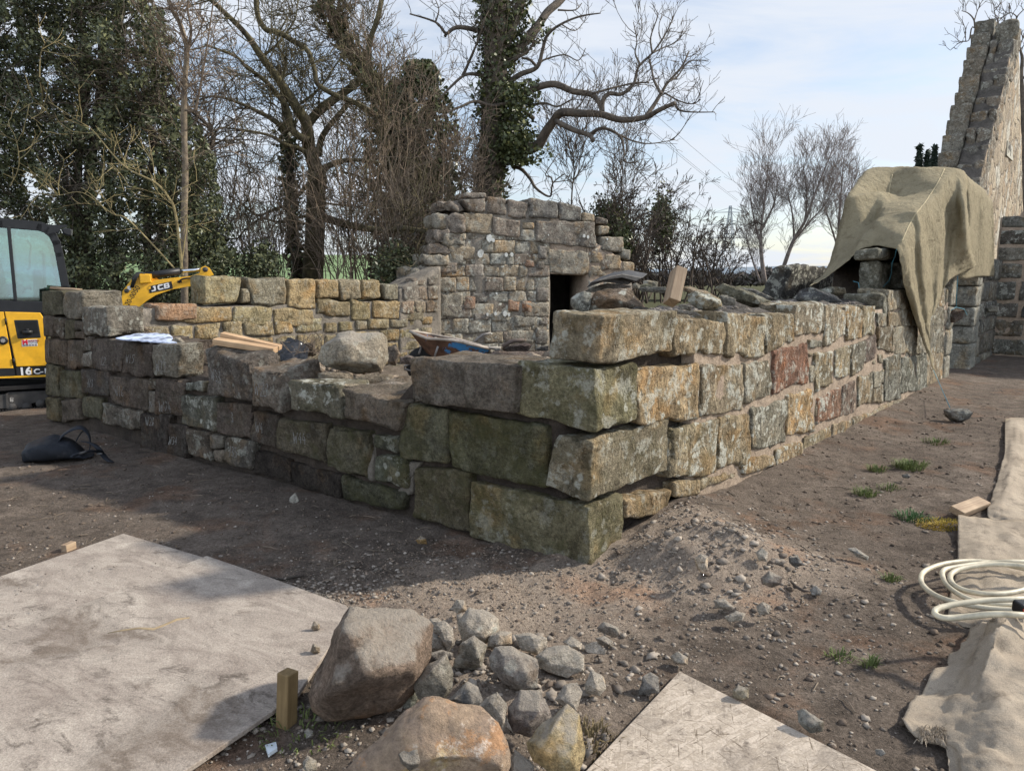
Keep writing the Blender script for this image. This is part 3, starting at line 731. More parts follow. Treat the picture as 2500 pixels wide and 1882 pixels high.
gravel('soil_clods', 15000, 31, outside_walls(lambda rg: (rg.uniform(-4.5, 6), 1.8 + 7.5 * rg.rand() ** 1.3)), .003, .018, CLOD, pw=2.6)
gravel('disturbed_soil', 6000, 32, outside_walls(lambda rg: (FRONT.x + rg.randn() * .7, FRONT.y + rg.randn() * .32)), .002, .009, simple('pale_clod', (.26, .20, .15), 1, var=.45, scale=14), pw=2.6)
def top_s(rg):
    p = COR + SD * rg.uniform(1.2, 6.0) - SN * rg.uniform(.22, 1.1); return p.x, p.y
DGRIT = simple('dark_mortar_grit', (.20, .175, .15), 1, var=.65, scale=30)
gravel('wall_top_crumbs', 5200, 22, top_s, .006, .034, DGRIT, zfn=lambda x, y: 1.27, pw=2.2)
def top_w(rg):
    p = COR + WD * rg.uniform(.6, 6.5) - WN * rg.uniform(.35, 2.2); return p.x, p.y
gravel('ruin_rubble', 2600, 23, top_w, .008, .06, simple('brown_rubble_grit', (.26, .21, .16), 1, var=.6, scale=20), zfn=lambda x, y: max(inner(x, y), wtop((Vector((x, y, 0)) - COR).dot(WD)) + .02 if -(Vector((x, y, 0)) - COR).dot(WN) < .9 else 0), pw=1.8)
gravel('board_grit', 4500, 5, lambda rg: (lambda p: (p.x + rg.randn() * .26, p.y + rg.randn() * .2))(gp(690, 1530)) if rg.rand() < .8 else (rg.uniform(-3, -.9), rg.uniform(2.2, 3.6)), .0015, .006, GRIT)

twl = MB(); rgt = random.Random(17)
for k in range(260):
    x, y = (rgt.uniform(-4.5, .2), rgt.uniform(2.9, 6.5)) if k < 170 else (rgt.uniform(.8, 3.5), rgt.uniform(2.2, 6))
    q = Vector((x, y, 0)) - COR
    if (q.dot(SN) < .05 and q.dot(WN) < .05) or any(inpoly(x, y, b) for b in BOARDS): continue
    a = rgt.uniform(0, 6.28); L = rgt.uniform(.03, .16); d = Vector((math.cos(a), math.sin(a), 0)); n_ = Vector((-d.y, d.x, 0)); p = Vector((x, y, gh(x, y) + .006))
    twl.tube([p, p + d * L * .5 + n_ * L * rgt.uniform(-.2, .2) + Vector((0, 0, .006)), p + d * L], [.0028, .0024, .0012], 4, False)
tag(twl.build('twig_litter', simple('dead_litter', (.19, .15, .11), .95, var=.6, scale=3), None), kind='stuff')

# ------------------------------------------------------------------ north wall of the ruin
NO = Vector((-4.4, 8.88, 0)); NW = empty('stone_wall', NO, 'low tan sandstone wall across the back left of the ruin, its top row unmortared', 'wall')
def onN(z, x, y, o=0.0): return on_plane(*zp(z, x, y), NO + SN * o, SN)
NT = [(.30, .245, .14), (.27, .22, .135), (.33, .255, .145), (.25, .215, .15)]
def ntop(s): return (.98 if s < .0 else 1.2) if s < .42 else 1.2
mb = MB(); rg = random.Random(4)
nk = 0
def nblockq(z, pts, tint, o=.0, dep=.4, moss=.1, lich=.15):
    global nk
    nk += 1; m = MB(); block(m, [onN(z, *p, o) for p in pts], -SN * dep, .02, .018, 300 + nk, .04, vary(tint), lich, moss, .35, outl=.03)
    return m.build('stone_block', STONE, NW, smooth=True)
for pts, t in [([(-5,130),(208,134),(205,290),(0,290)], 0), ([(248,140),(472,142),(472,300),(275,302)], 3), ([(482,146),(640,146),(648,318),(486,310)], 2),
               ([(654,155),(778,152),(775,258),(656,262)], 2), ([(786,152),(912,150),(912,262),(800,268)], 3), ([(918,156),(1020,152),(1026,262),(920,268)], 2), ([(1036,174),(1130,174),(1128,268),(1046,270)], 3),
               ([(212,205),(262,210),(262,290),(215,290)], 3)]:
    nblockq('B', pts, NT[t])
nblockq('A', [(915,572),(1145,575),(1145,672),(905,672)], (.32,.205,.13), o=.02)
for pts, t in [([(-190,310),(165,306),(162,392),(-190,398)], 2), ([(172,310),(395,308),(392,410),(172,415)], 0), ([(402,318),(642,322),(642,422),(408,415)], 2), ([(655,268),(845,276),(845,368),(655,356)], 1),
               ([(852,266),(968,276),(965,385),(858,385)], 0), ([(978,272),(1142,276),(1142,382),(985,372)], 2), ([(1152,298),(1278,300),(1276,390),(1156,386)], 3)]:
    nblockq('B', pts, NT[t], o=0)
coursed(mb, NO, SD, SN, -.35, 2.4, .0, lambda s: 1.0 if s > .3 else .98, (.2, .3), (.28, .55), NT, 31, seg=.06, lich=.2, moss=.15, amp=.016, r=.018)
coursed(mb, NO, SD, SN, 2.4, 4.6, -.05, lambda s: .93, (.17, .26), (.22, .45), NT, 32, seg=.06, lich=.2, moss=.2, amp=.016, r=.018)
mb.build('lower_masonry', STONE, NW, smooth=True)
slab(NW, 'mortar', MORTAR_GREY, NO, SD, SN, -.3, 4.7, -.1, lambda s: 1.17, .6, .08, .012, -.03, 5)
# ramp of pink mortar and small stones climbing to the gable
mb = MB()
coursed(mb, NO, SD, SN, 3.9, 4.75, .95, lambda s: 1.36 + (s - 3.9) * .42, (.16, .26), (.2, .34), [(.24,.19,.145), (.30,.245,.18), (.2,.165,.13)], 33, seg=.05, gap=.006, amp=.022)
mb.build('ramp_masonry', STONE, NW, smooth=True)
slab(NW, 'ramp_mortar', MORTAR_GREY, NO, SD, SN, 3.85, 4.8, -.1, lambda s: 1.34 + (s - 3.85) * .42, .6, .05, .012, -.012, 6)

# ------------------------------------------------------------------ ruined gable with the doorway
GN = Vector((.40, -.917, 0)).normalized(); GD = Vector((-GN.y, GN.x, 0)); GO = dp(*zp('C', 640, 600), 13.0); GO.z = 0
GW = empty('ruined_gable', GO, 'broken stone gable with a dark square doorway and big lintels, white lichen on its face', 'wall')
def onG(x, y, o=0.0): return on_plane(*zp('C', x, y), GO + GN * o, GN)
GT = {'d': (.23, .195, .16), 'g': (.31, .28, .225), 't': (.34, .28, .20), 'r': (.32, .205, .14), 'k': (.21, .185, .155)}
gk = 0
def gblock(pts, t='g', o=0.0, lich=.25, moss=.05, dep=.5, run=.25):
    global gk
    gk += 1; m = MB(); block(m, [onG(*p, o) for p in pts], -GN * dep, .018, .018, 500 + gk, .05, vary(GT[t], .1), lich, moss, run, outl=.02)
    return m.build('stone_block', STONE, GW, smooth=True)
for pts, t in [([(560,175),(745,165),(745,275),(620,275)], 'd'), ([(755,150),(912,170),(905,300),(760,295)], 'd'), ([(918,180),(1072,200),(1062,340),(915,310)], 'd'), ([(1080,172),(1305,190),(1300,330),(1085,318)], 'k'),
               ([(1312,200),(1490,245),(1485,345),(1310,340)], 'k'), ([(1500,280),(1588,300),(1585,355),(1500,350)], 't'), ([(1600,310),(1690,330),(1685,375),(1600,365)], 'd'), ([(1615,385),(1708,390),(1700,445),(1620,455)], 't'),
               ([(590,120),(750,125),(750,165),(570,170)], 'd'),
               ([(1132,342),(1592,352),(1602,555),(1130,512)], 'k'), ([(1228,565),(1550,578),(1545,768),(1230,748)], 'g'), ([(1560,580),(1650,582),(1650,670),(1560,668)], 't'), ([(1562,690),(1655,690),(1655,770),(1562,768)], 't'),
               ([(1635,470),(1812,472),(1805,585),(1635,575)], 'g'), ([(1662,600),(1790,605),(1790,725),(1662,722)], 't'), ([(1798,560),(1862,565),(1862,650),(1795,640)], 'g'), ([(1800,655),(1895,660),(1892,748),(1800,750)], 't'),
               ([(575,280),(800,290),(795,450),(580,430)], 't'), ([(805,310),(1010,340),(1005,480),(805,455)], 'd'), ([(1030,350),(1122,355),(1122,410),(1030,408)], 't'), ([(1015,418),(1122,420),(1122,510),(1010,500)], 'g'),
               ([(460,440),(570,450),(570,520),(450,500)], 'd'), ([(1150,540),(1225,542),(1220,640),(1150,640)], 'k'), ([(1140,660),(1205,662),(1205,730),(1138,730)], 'k'), ([(1055,640),(1130,645),(1128,705),(1050,705)], 'r'),
               ([(460,545),(660,545),(660,645),(480,650)], 't'), ([(350,655),(530,665),(520,750),(400,750)], 'd'), ([(390,905),(570,905),(570,1100),(395,1080)], 'g'), ([(585,920),(670,925),(665,1030),(585,1030)], 'r'),
               ([(920,950),(1010,960),(1005,1045),(920,1040)], 'r'), ([(1025,960),(1100,965),(1100,1055),(1025,1055)], 'r'), ([(1140,860),(1235,865),(1232,970),(1140,965)], 'k'), ([(1110,980),(1235,975),(1228,1060),(1110,1060)], 'g'),
               ([(790,1050),(940,1050),(925,1120),(795,1120)], 'g'), ([(655,1060),(780,1060),(775,1110),(655,1110)], 'k'), ([(960,1075),(1145,1080),(1140,1165),(960,1165)], 'g'), ([(1155,1070),(1228,1070),(1226,1150),(1155,1150)], 'd'),
               ([(920,1190),(1110,1190),(1110,1290),(920,1290)], 'g'), ([(1130,1165),(1226,1165),(1226,1300),(1130,1300)], 'k')]:
    gblock(pts, t, o=.0 if t != 'k' else .012, lich=.22)
# rubble infill between the dressed blocks, left of the doorway
def gtop(s):   # s along GD from GO
    s = s * .917 - .73
    P = [(-1.75, 1.6), (-1.5, 1.7), (-1.38, 1.95), (-1.1, 2.1), (-1.02, 2.55), (-.85, 2.7), (-.72, 2.98), (-.3, 2.95), (.4, 2.9), (.9, 2.72), (1.3, 2.6), (1.55, 2.35), (1.9, 2.2), (2.25, 1.9), (2.6, 1.6)]
    for (a, za), (b, zb) in zip(P, P[1:]):
        if a <= s <= b: return za + (zb - za) * (s - a) / (b - a)
    return P[0][1] if s < P[0][0] else P[-1][1]
DL = (onG(1240, 760) - GO).dot(GD); DR = (onG(1535, 770) - GO).dot(GD); DZ = onG(1390, 762).z
mb = MB(); coursed(mb, GO - GN * .012, GD, GN, -1.0, DL, -.3, lambda s: min(gtop(s) - .25, 2.35), (.17, .30), (.16, .5), [GT['g'], GT['d'], GT['t'], GT['g'], GT['g']], 41, dep=.2, seg=.05, gap=.001, lich=.5, moss=.0, amp=.014, r=.012)
mb.build('rubble_masonry', STONE, GW, smooth=True); mb = MB()
coursed(mb, GO - GN * .012, GD, GN, DR, 3.45, -.3, lambda s: min(gtop(s) - .1, 2.2), (.16, .26), (.2, .45), [GT['g'], GT['t'], GT['d']], 42, dep=.2, seg=.07, gap=.01, lich=.35, amp=.018, r=.03)
mb.build('rubble_masonry', STONE, GW, smooth=True)
slab(GW, 'mortar', MORTAR_GREY, GO, GD, GN, -.72, DL + .02, -.3, lambda s: gtop(s) - (.5 if s < -.05 else .06), .7, .08, .03, -.03, 15, .05)
slab(GW, 'mortar', MORTAR, GO, GD, GN, DR - .02, 3.4, -.3, lambda s: gtop(s) - .1, .7, .08, .02, -.02, 16, .05)
slab(GW, 'mortar', MORTAR, GO, GD, GN, DL + .021, DR - .021, DZ + .02, lambda s: gtop(s) - .08, .7, .06, .01, -.02, 17, .04)
mb = MB(); ps = [GO + GD * a + Vector((0, 0, z)) - GN * .03 for a, z in ((DL - .01, DZ + .04), (DR + .01, DZ + .04), (DR + .01, gtop(DR) - .1), (DL - .01, gtop(DL) - .1))]

# wall end seen on the left, and the dark space behind the doorway
mb = MB()
for i, (x0, y0, x1, y1) in enumerate([(335,290,455,400), (340,405,470,520), (255,600,470,690), (395,190,570,275), (110,700,245,800), (445,285,585,430), (250,690,380,770), (300,525,480,600), (430,440,590,530), (150,760,400,900)]):
    block(mb, [onG(x0, y0, -.02 + .03 * (i % 3)), onG(x1, y0 + 6, -.02 + .03 * (i % 3)), onG(x1, y1, -.02 + .03 * (i % 3)), onG(x0, y1, -.02 + .03 * (i % 3))], -GN * .6, .05, .05, 700 + i, .05, GT['d' if i % 2 else 'g'], .1, .05, 0)
mb.build('broken_end', STONE, GW, smooth=True)
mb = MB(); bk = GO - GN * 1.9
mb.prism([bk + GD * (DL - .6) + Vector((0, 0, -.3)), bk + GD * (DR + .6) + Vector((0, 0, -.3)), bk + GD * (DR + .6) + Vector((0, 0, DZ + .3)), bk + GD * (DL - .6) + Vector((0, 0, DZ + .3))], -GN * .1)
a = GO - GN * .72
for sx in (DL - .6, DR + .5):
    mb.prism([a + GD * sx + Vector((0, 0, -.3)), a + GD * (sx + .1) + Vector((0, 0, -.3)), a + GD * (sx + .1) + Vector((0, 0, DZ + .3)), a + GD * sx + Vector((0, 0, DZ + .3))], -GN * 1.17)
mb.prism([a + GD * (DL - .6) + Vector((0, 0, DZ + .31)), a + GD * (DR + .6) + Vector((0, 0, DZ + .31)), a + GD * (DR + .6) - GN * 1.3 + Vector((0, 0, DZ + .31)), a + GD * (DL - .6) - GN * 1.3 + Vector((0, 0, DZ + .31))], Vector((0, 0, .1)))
mb.build('inner_chamber', mortar_mat('dark_chamber_stone', (.035, .03, .027), (.10, .09, .08), .03), GW)  # stone tone much darker than on the gable face
# lichen discs painted by nature on the gable face
LW = simple('white_lichen', (.62, .62, .57), .95, var=.3, scale=40)
mb = MB(); rg = random.Random(3)
for x, y, s in [(775,480,26),(805,495,14),(705,600,26),(715,590,18),(905,608,15),(948,606,15),(1505,462,13),(1535,470,13),(822,1062,14),(895,1062,20),(925,1070,12),(760,1068,11),(830,905,8),(965,815,5),(1230,455,5),(1685,487,8)]:
    c = onG(x, y, .028); rad = s * .31646 * 13 / F; n = 18
    pts = [c + (GD * math.cos(2*math.pi*k/n) * .85 + Vector((0, 0, 1)) * math.sin(2*math.pi*k/n) * 1.1) * rad * (1 + .3 * noise.noise(Vector((k * .9, s, x)))) for k in range(n)]
    mb.prism(pts, -GN * .04); mb.build('lichen_patch', LW, GW); mb = MB()

# interior ground between the walls: bank of earth behind the left wall
vs = []; fs = []; na_, nb_ = 90, 70
for i in range(na_ + 1):
    for j in range(nb_ + 1):
        a_ = .3 + 6.4 * i / na_; t_ = .55 + 7.2 * j / nb_; p = COR + WD * a_ - WN * t_; vs.append((p.x, p.y, inner(p.x, p.y)))
for i in range(na_):
    for j in range(nb_):
        a_ = i * (nb_ + 1) + j; fs.append((a_, a_ + nb_ + 1, a_ + nb_ + 2, a_ + 1))
mb = MB(); mb.add(vs, fs); tag(mb.build('earth_bank', BANK, None, True), kind='structure')

# ------------------------------------------------------------------ right: wall beyond the doorway, cross wall, crow-stepped gable
BW = empty('stone_wall', COR + SD * 11.0, 'grey stone wall with pale door jamb beyond the canvas cover', 'wall')
DK = [(.145,.135,.115), (.17,.155,.125), (.125,.115,.1)]
s_j0 = sof(onS(*zp('Rz', 395, 1300), -.1)); s_j1 = sof(onS(*zp('Rz', 530, 1300)))
mb = MB()
for k, (z0, z1) in enumerate(((-.25, -.12), (-.1, .42), (.43, .72), (.73, 1.05), (1.06, 1.4), (1.41, 1.9))):
    sA, sB = 11.2, 11.75
    block(mb, [COR + SD * sA + SN * .04 + Vector((0,0,z1)), COR + SD * sB + SN * .04 + Vector((0,0,z1)), COR + SD * sB + SN * .04 + Vector((0,0,z0)), COR + SD * sA + SN * .04 + Vector((0,0,z0))], -SN * .6, .025, .012, 860 + k, .06, (.26,.25,.21), .2, .05, .3)
mb.build('door_jamb', STONE, BW, smooth=True)
mb = MB(); coursed(mb, COR, SD, SN, 11.78, 14.4, -.3, lambda s: 1.95, (.28, .42), (.35, .7), DK + [(.24,.22,.175)], 52, seg=.08)
mb.build('masonry', STONE, BW, smooth=True)
slab(BW, 'mortar', MORTAR_GREY, COR, SD, SN, 11.3, 14.4, -.3, lambda s: 1.9, .6, .1, .01, -.03, 25)
XW = empty('stone_wall', COR + SD * 14.1, 'dark shaded stone wall with pink joints at the far right edge', 'wall')
XO = COR + SD * 14.1
mb = MB(); coursed(mb, XO - SN * .1, SN, -SD, 0, 4.2, -.4, lambda s: 2.78 if s < .4 else 2.98, (.3, .46), (.4, .9), DK, 53, seg=.08, gap=.03)
mb.build('masonry', STONE, XW, smooth=True)
slab(XW, 'mortar', MORTAR, XO - SN * .1, SN, -SD, 0, 4.2, -.4, lambda s: 2.72 if s < .4 else 2.92, .7, .1, .01, -.02, 26)

CG = empty('crow_stepped_gable', COR + SD * 16 - SN * 1.2, 'tall crow-stepped stone gable rising behind the canvas cover at right', 'gable')
oL, oM, oR = -1.75, -1.32, -.8
def rake(s): return 3.53 + (min(s, 19.35) - 15.9) * 1.223 - max(0, s - 19.35) * .9
S0, S1 = 14.6, 24.0
def gpt(s, o, z): return COR + SD * s + SN * o + Vector((0, 0, z))
# body: thick wall whose head follows the rake
mb = MB(); nn = 60; vs = []; fs = []; no = 8; nz = 40
for i in range(nn + 1):
    s = S0 + (S1 - S0) * i / nn
    row = []
    for j in range(no + 1):
        o = oM + .02 + (oR - oM - .02) * j / no; p = gpt(s, o, rake(s)); 
        stp = .10 * math.floor(fbm(Vector((s * 1.6, 3, 1)), 3) * 3)
        row.append(p + Vector((0, 0, stp * .5 + .09 * fbm(p * 4, 4))))
    for j in range(1, nz + 1):
        z = rake(s) + (-.5 - rake(s)) * j / nz; p = gpt(s, oR, z); row.append(p + SN * .03 * fbm(p * 4, 4))
    row.append(gpt(s, oM + .02, -.5)); vs += row
cols = no + 1 + nz + 1
for i in range(nn):
    for j in range(cols):
        j2 = (j + 1) % cols; a = i * cols + j; b_ = i * cols + j2; fs.append((a, b_, b_ + cols, a + cols))
fs.append(tuple(range(cols - 1, -1, -1))); fs.append(tuple(nn * cols + j for j in range(cols)))
mb.add(vs, fs)
def rubble_mat():
    m, nt, b = new_mat('rubble_face'); g = G(nt); v = g.obj(); vv = g.addv(g.mapv(v, (1, 1, .8)), g.scale(N2C(nt, g.noise(v, 4, 3)), .25))
    cell = N(nt, 'ShaderNodeTexVoronoi', feature='F1', i_Scale=2.6); nt.links.new(vv, cell.inputs['Vector'])
    ed = N(nt, 'ShaderNodeTexVoronoi', feature='DISTANCE_TO_EDGE', i_Scale=2.6); nt.links.new(vv, ed.inputs['Vector'])
    sc = g.sep(cell.outputs['Color']); c = g.mix(sc[0], (.24, .19, .13), (.42, .35, .25)); c = g.mix(g.rng(sc[1], .6, .9), c, (.33, .25, .165))
    c = g.mix(g.rng(sc[2], .75, .8), c, (.42, .39, .32))
    j = g.rng(ed.outputs[0], .02, .07, 1, 0, True); n = g.noise(v, 14, 6, .7)
    c = g.mix(g.math('MULTIPLY', j, .7), c, (.27, .235, .19)); c = g.scale(c, g.rng(n, .3, .7, .6, 1.35)); nt.links.new(c, b.inputs['Base Color'])
    nt.links.new(g.bump(g.math('ADD', g.rng(ed.outputs[0], 0, .12), g.math('MULTIPLY', n, .8)), 1, .05), b.inputs['Normal']); return m
RUB = rubble_mat()
o_ = mb.build('rubble_face', [RUB, mortar_mat('dark_wall_head', (.10, .088, .075), (.24, .21, .175), .08)], CG, smooth=True)
mi = []
for i in range(nn):
    for j in range(cols): mi.append(1 if (j < no or j >= cols - 1) else 0)
mi += [1, 1]; o_.data.polygons.foreach_set('material_index', mi)
rgk = random.Random(5); s = 14.8; k = 0
while s < 19.2:
    st = rgk.uniform(.2, .42); zz = rake(s) + rgk.uniform(.16, .26); om = rgk.uniform(-1.15, -.95)
    for a_, b_ in ((oM + .03, om - .01), (om + .01, oR + .015)):
        m = MB(); k += 1; dz = rgk.uniform(-.07, .03)
        block(m, [gpt(s, a_, zz + dz), gpt(s, b_, zz + dz), gpt(s, b_, zz - .62), gpt(s, a_, zz - .62)], SD * (st + .3), .035, .03, 1900 + k, .05, vary((.20,.175,.14)), .3, .05, .1); m.build('skew_stone', STONE, CG, smooth=True)
    s += st
tops = [(300,1240),(335,1105),(370,980),(403,855),(438,755),(470,625),(505,490),(533,385),(565,285),(598,180)]
ss = []
for x, y in tops:
    p = on_plane(*zp('Q', x, y), COR + SN * oL, SN); ss.append((sof(p), p.z))
for k, (s, z) in enumerate(ss):
    z_lo = (ss[k - 1][1] - .06) if k else z - .6
    s_end = ss[k + 1][0] + .22 if k + 1 < len(ss) else s + .75
    m = MB(); block(m, [gpt(s, oL, z), gpt(s, oM, z), gpt(s, oM, z_lo), gpt(s, oL, z_lo)], SD * max(.5, s_end - s), .02, .018, 880 + k, .05, vary((.21,.185,.145)), .25, .05, .1)
    m.build('crow_step', STONE, CG, smooth=True)
mb = MB(); mb.prism([gpt(15.2, oL + .05, -.5), gpt(22, oL + .05, -.5), gpt(22, oL + .05, 5.2)] + [gpt(s + .35, oL + .05, z - .3) for s, z in ss[::-1]] + [gpt(15.2, oL + .05, 3.4)], SN * (oM - oL - .06)); mb.build('step_backing', MORTAR_GREY, CG)
mb = MB(); block(mb, [gpt(19.0, oM + .1, 7.85), gpt(19.0, oR + .03, 7.8), gpt(19.0, oR + .03, 6.9), gpt(19.0, oM + .1, 7.0)], SD * .5, .08, .05, 899, .06, (.21,.19,.15), .3, .05, .2)
mb.build('skew_cap', STONE, CG, smooth=True)
q = [on_plane(*zp('Q', x, y), COR + SN * (oR + .03), SN) for x, y in ((868,1145),(908,1195),(908,1310),(862,1265))]
mb = MB(); mb.prism(q, -SN * .06); pl_ = mb.build('wall_plaque', simple('pale_plaque', (.42, .4, .33), .9, bump=.5), CG)
mb = MB()
for x, y in ((876,1180),(890,1205),(878,1215),(893,1240),(884,1190)):
    c = on_plane(*zp('Q', x, y), COR + SN * (oR + .034), SN); mb.box((-.03,-.002,-.09), (.03,.002,.09), __import__('mathutils').Matrix.Translation(c) @ SD.to_track_quat('X', 'Z').to_matrix().to_4x4())
mb.build('carved_lettering', simple('worn_carving', (.06, .055, .05), .9), pl_)
# lichen-grey broken wall stub seen over the right wall
ST = empty('wall_stub', dp(*zp('M', 1500, 300), 11.0), 'broken slate-grey wall stub spotted with lichen behind the right wall top', 'wall')
def onY(z, x, y, Y): return dp(*zp(z, x, y), Y)
m = MB(); Y0 = 10.5
# leaning dark end with a lit side, as the photo shows
P = lambda x, y, Y: onY('E', x, y, Y)
block(m, [P(1298,70,Y0), P(1400,58,Y0), P(1360,262,Y0), P(1212,225,Y0)], Vector((1.15, 1.05, -.04)), .06, .045, 870, .05, (.12,.115,.105), .75, .1, .2)
m.build('stub_masonry', STONE, ST, smooth=True)
# ------------------------------------------------------------------ loose rocks
def rock(name, label, cat, outline, z='G', Y=None, thick=.9, tint=(.25,.22,.19), lich=.1, moss=.0, seed=0, amp=.012, facets=5, ridge=(), group=None, sub=5, sunk=.0, smooth_it=1, run=0., mat=None, lift=0.0, sides=.62, parent=None, frame=None, grow_=1):
    """convex rock through a traced outline, with real thickness in front of and behind it"""
    rg = random.Random(seed * 13 + 5)
    px = [zp(z, *p) for p in outline]
    if grow_ != 1: mx_ = sum(p[0] for p in px) / len(px); my_ = sum(p[1] for p in px) / len(px); px = [(mx_ + (p[0] - mx_) * grow_, my_ + (p[1] - my_) * grow_) for p in px]
    cx = sum(p[0] for p in px) / len(px); cy = sum(p[1] for p in px) / len(px)
    low = max(px, key=lambda p: p[1])
    if Y is None:
        c0 = gp(low[0], low[1], lift); dist = c0.y
    else: dist = Y
    wpx = max(p[0] for p in px) - min(p[0] for p in px); hpx = max(p[1] for p in px) - min(p[1] for p in px)
    size = min(wpx, hpx * 1.3) * dist / F; T = size * thick
    fw = ray(cx, cy).normalized(); o = Vector((0, 0, EYE))
    mid = (ray(cx, cy) * (dist / ray(cx, cy).y)) + o + fw * (T * .25)
    def un(p, d): return on_plane(p[0], p[1], mid + fw * d, fw)
    def shr(p, k): return (cx + (p[0] - cx) * k, cy + (p[1] - cy) * k)
    pts = [un(p, 0) for p in px] + [un(shr(p, .985), T * .12 * rg.uniform(-1, 1)) for p in px]
    for p in px:
        if rg.random() < .5: pts.append(un(shr(p, sides + rg.uniform(-.15, .12)), -T * rg.uniform(.26, .42)))
        pts.append(un(shr(p, .6 + rg.uniform(-.1, .2)), T * rg.uniform(.3, .5)))
    for x, y, d in ridge: pts.append(un(zp(z, x, y), -T * d))
    bm = bmesh.new()
    for p in pts: bm.verts.new(p)
    r = bmesh.ops.convex_hull(bm, input=bm.verts)
    junk = [e for e in r['geom_interior'] if isinstance(e, bmesh.types.BMVert)]
    if junk: bmesh.ops.delete(bm, geom=junk, context='VERTS')
    loose = [v for v in bm.verts if not v.link_faces]
    if loose: bmesh.ops.delete(bm, geom=loose, context='VERTS')
    bmesh.ops.triangulate(bm, faces=bm.faces)
    for it in range(3):
        L = size / (sub * 2 ** it) * 1.1
        es = [e for e in bm.edges if e.calc_length() > L]
        if es: bmesh.ops.subdivide_edges(bm, edges=es, cuts=1, use_grid_fill=False); bmesh.ops.triangulate(bm, faces=bm.faces)
        if it == 1 and smooth_it and size > 9: bmesh.ops.smooth_vert(bm, verts=bm.verts, factor=.12, use_axis_x=True, use_axis_y=True, use_axis_z=True)
    bm.normal_update()
    so = Vector((seed * 3.1, seed * 1.7, seed * .9)); k = 1 / max(size, .02)
    for v in bm.verts:
        q = (v.co * k) + so
        f = fbm(q * 2.4, 5); rid = 1 - abs(noise.noise(q * 2.0 + Vector((3, 3, 3)))) * 2
        v.co += v.normal * (amp * size * 3.2 * f + amp * size * 1.0 * (rid - .3))
    me = MB(); bm.verts.index_update()
    me.curcol = tuple(tint) + (lich,); me.curpar = (moss, (seed * .377) % 1, run, 1)
    me.add([v.co.copy() for v in bm.verts], [tuple(v.index for v in f.verts) for f in bm.faces]); bm.free()
    base = mid.copy()
    ob = me.build(name, mat or (FRESH if z in ('G', 'H', 'U', 'S') or name == 'boulder' else STONE), parent, smooth=True, loc=tuple(base))
    if label: tag(ob, label, cat, group)
    return ob
RK = (.50, .435, .35); RKD = (.43, .375, .305)
def ochre_mat():
    m, nt, b = new_mat('iron_stained_stone'); g = G(nt); v = g.obj()
    a = g.noise(v, 3.2, 8, .7, .5); n2 = g.noise(v, 9, 9, .75); n3 = g.noise(v, 45, 6, .75)
    c = g.mix(g.rng(a, .38, .62), (.27, .20, .15), (.40, .29, .19)); c = g.mix(g.rng(n2, .52, .60, 0, .85, True), c, (.42, .235, .12)); c = g.mix(g.rng(g.noise(v, 5.5, 9, .75), .55, .63, 0, .85, True), c, (.56, .49, .42))
    c = g.mix(g.rng(g.noise(v, 2.3, 6, .7), .56, .66, 0, .8, True), c, (.46, .35, .15)); c = g.scale(c, g.rng(n3, .3, .7, .62, 1.4)); nt.links.new(c, b.inputs['Base Color'])
    nt.links.new(g.bump(g.math('ADD', n2, g.math('MULTIPLY', n3, .6)), 1, .03), b.inputs['Normal']); return m
OCHRE = ochre_mat()
grp = 'loose building stones heaped in front of the corner'
rock('boulder', 'large brown earth-caked boulder resting on the corner of the dirty boards', 'boulder', [(430,225),(640,232),(840,250),(960,360),(945,560),(905,700),(850,810),(760,890),(560,960),(330,970),(190,915),(155,820),(270,520),(330,370)], seed=1, thick=.85, tint=(.22,.162,.12), lich=.0, amp=.018, ridge=[(390,380,.5),(560,700,.66),(860,620,.5),(290,800,.52)], sides=.55, lift=.02, sub=9)
rock('boulder', 'big flat orange-streaked boulder at the bottom edge of the photo', 'boulder', [(380,1340),(650,1060),(780,960),(930,850),(1060,860),(1240,910),(1420,1010),(1450,1150),(1500,1290),(1480,1420),(900,1480),(420,1440)], seed=2, thick=.55, tint=(.44,.29,.17), lich=.7, amp=.02, ridge=[(860,1000,.3),(1250,1010,.33),(1000,1250,.55)], sides=.78, sub=10, lift=.07, mat=OCHRE)
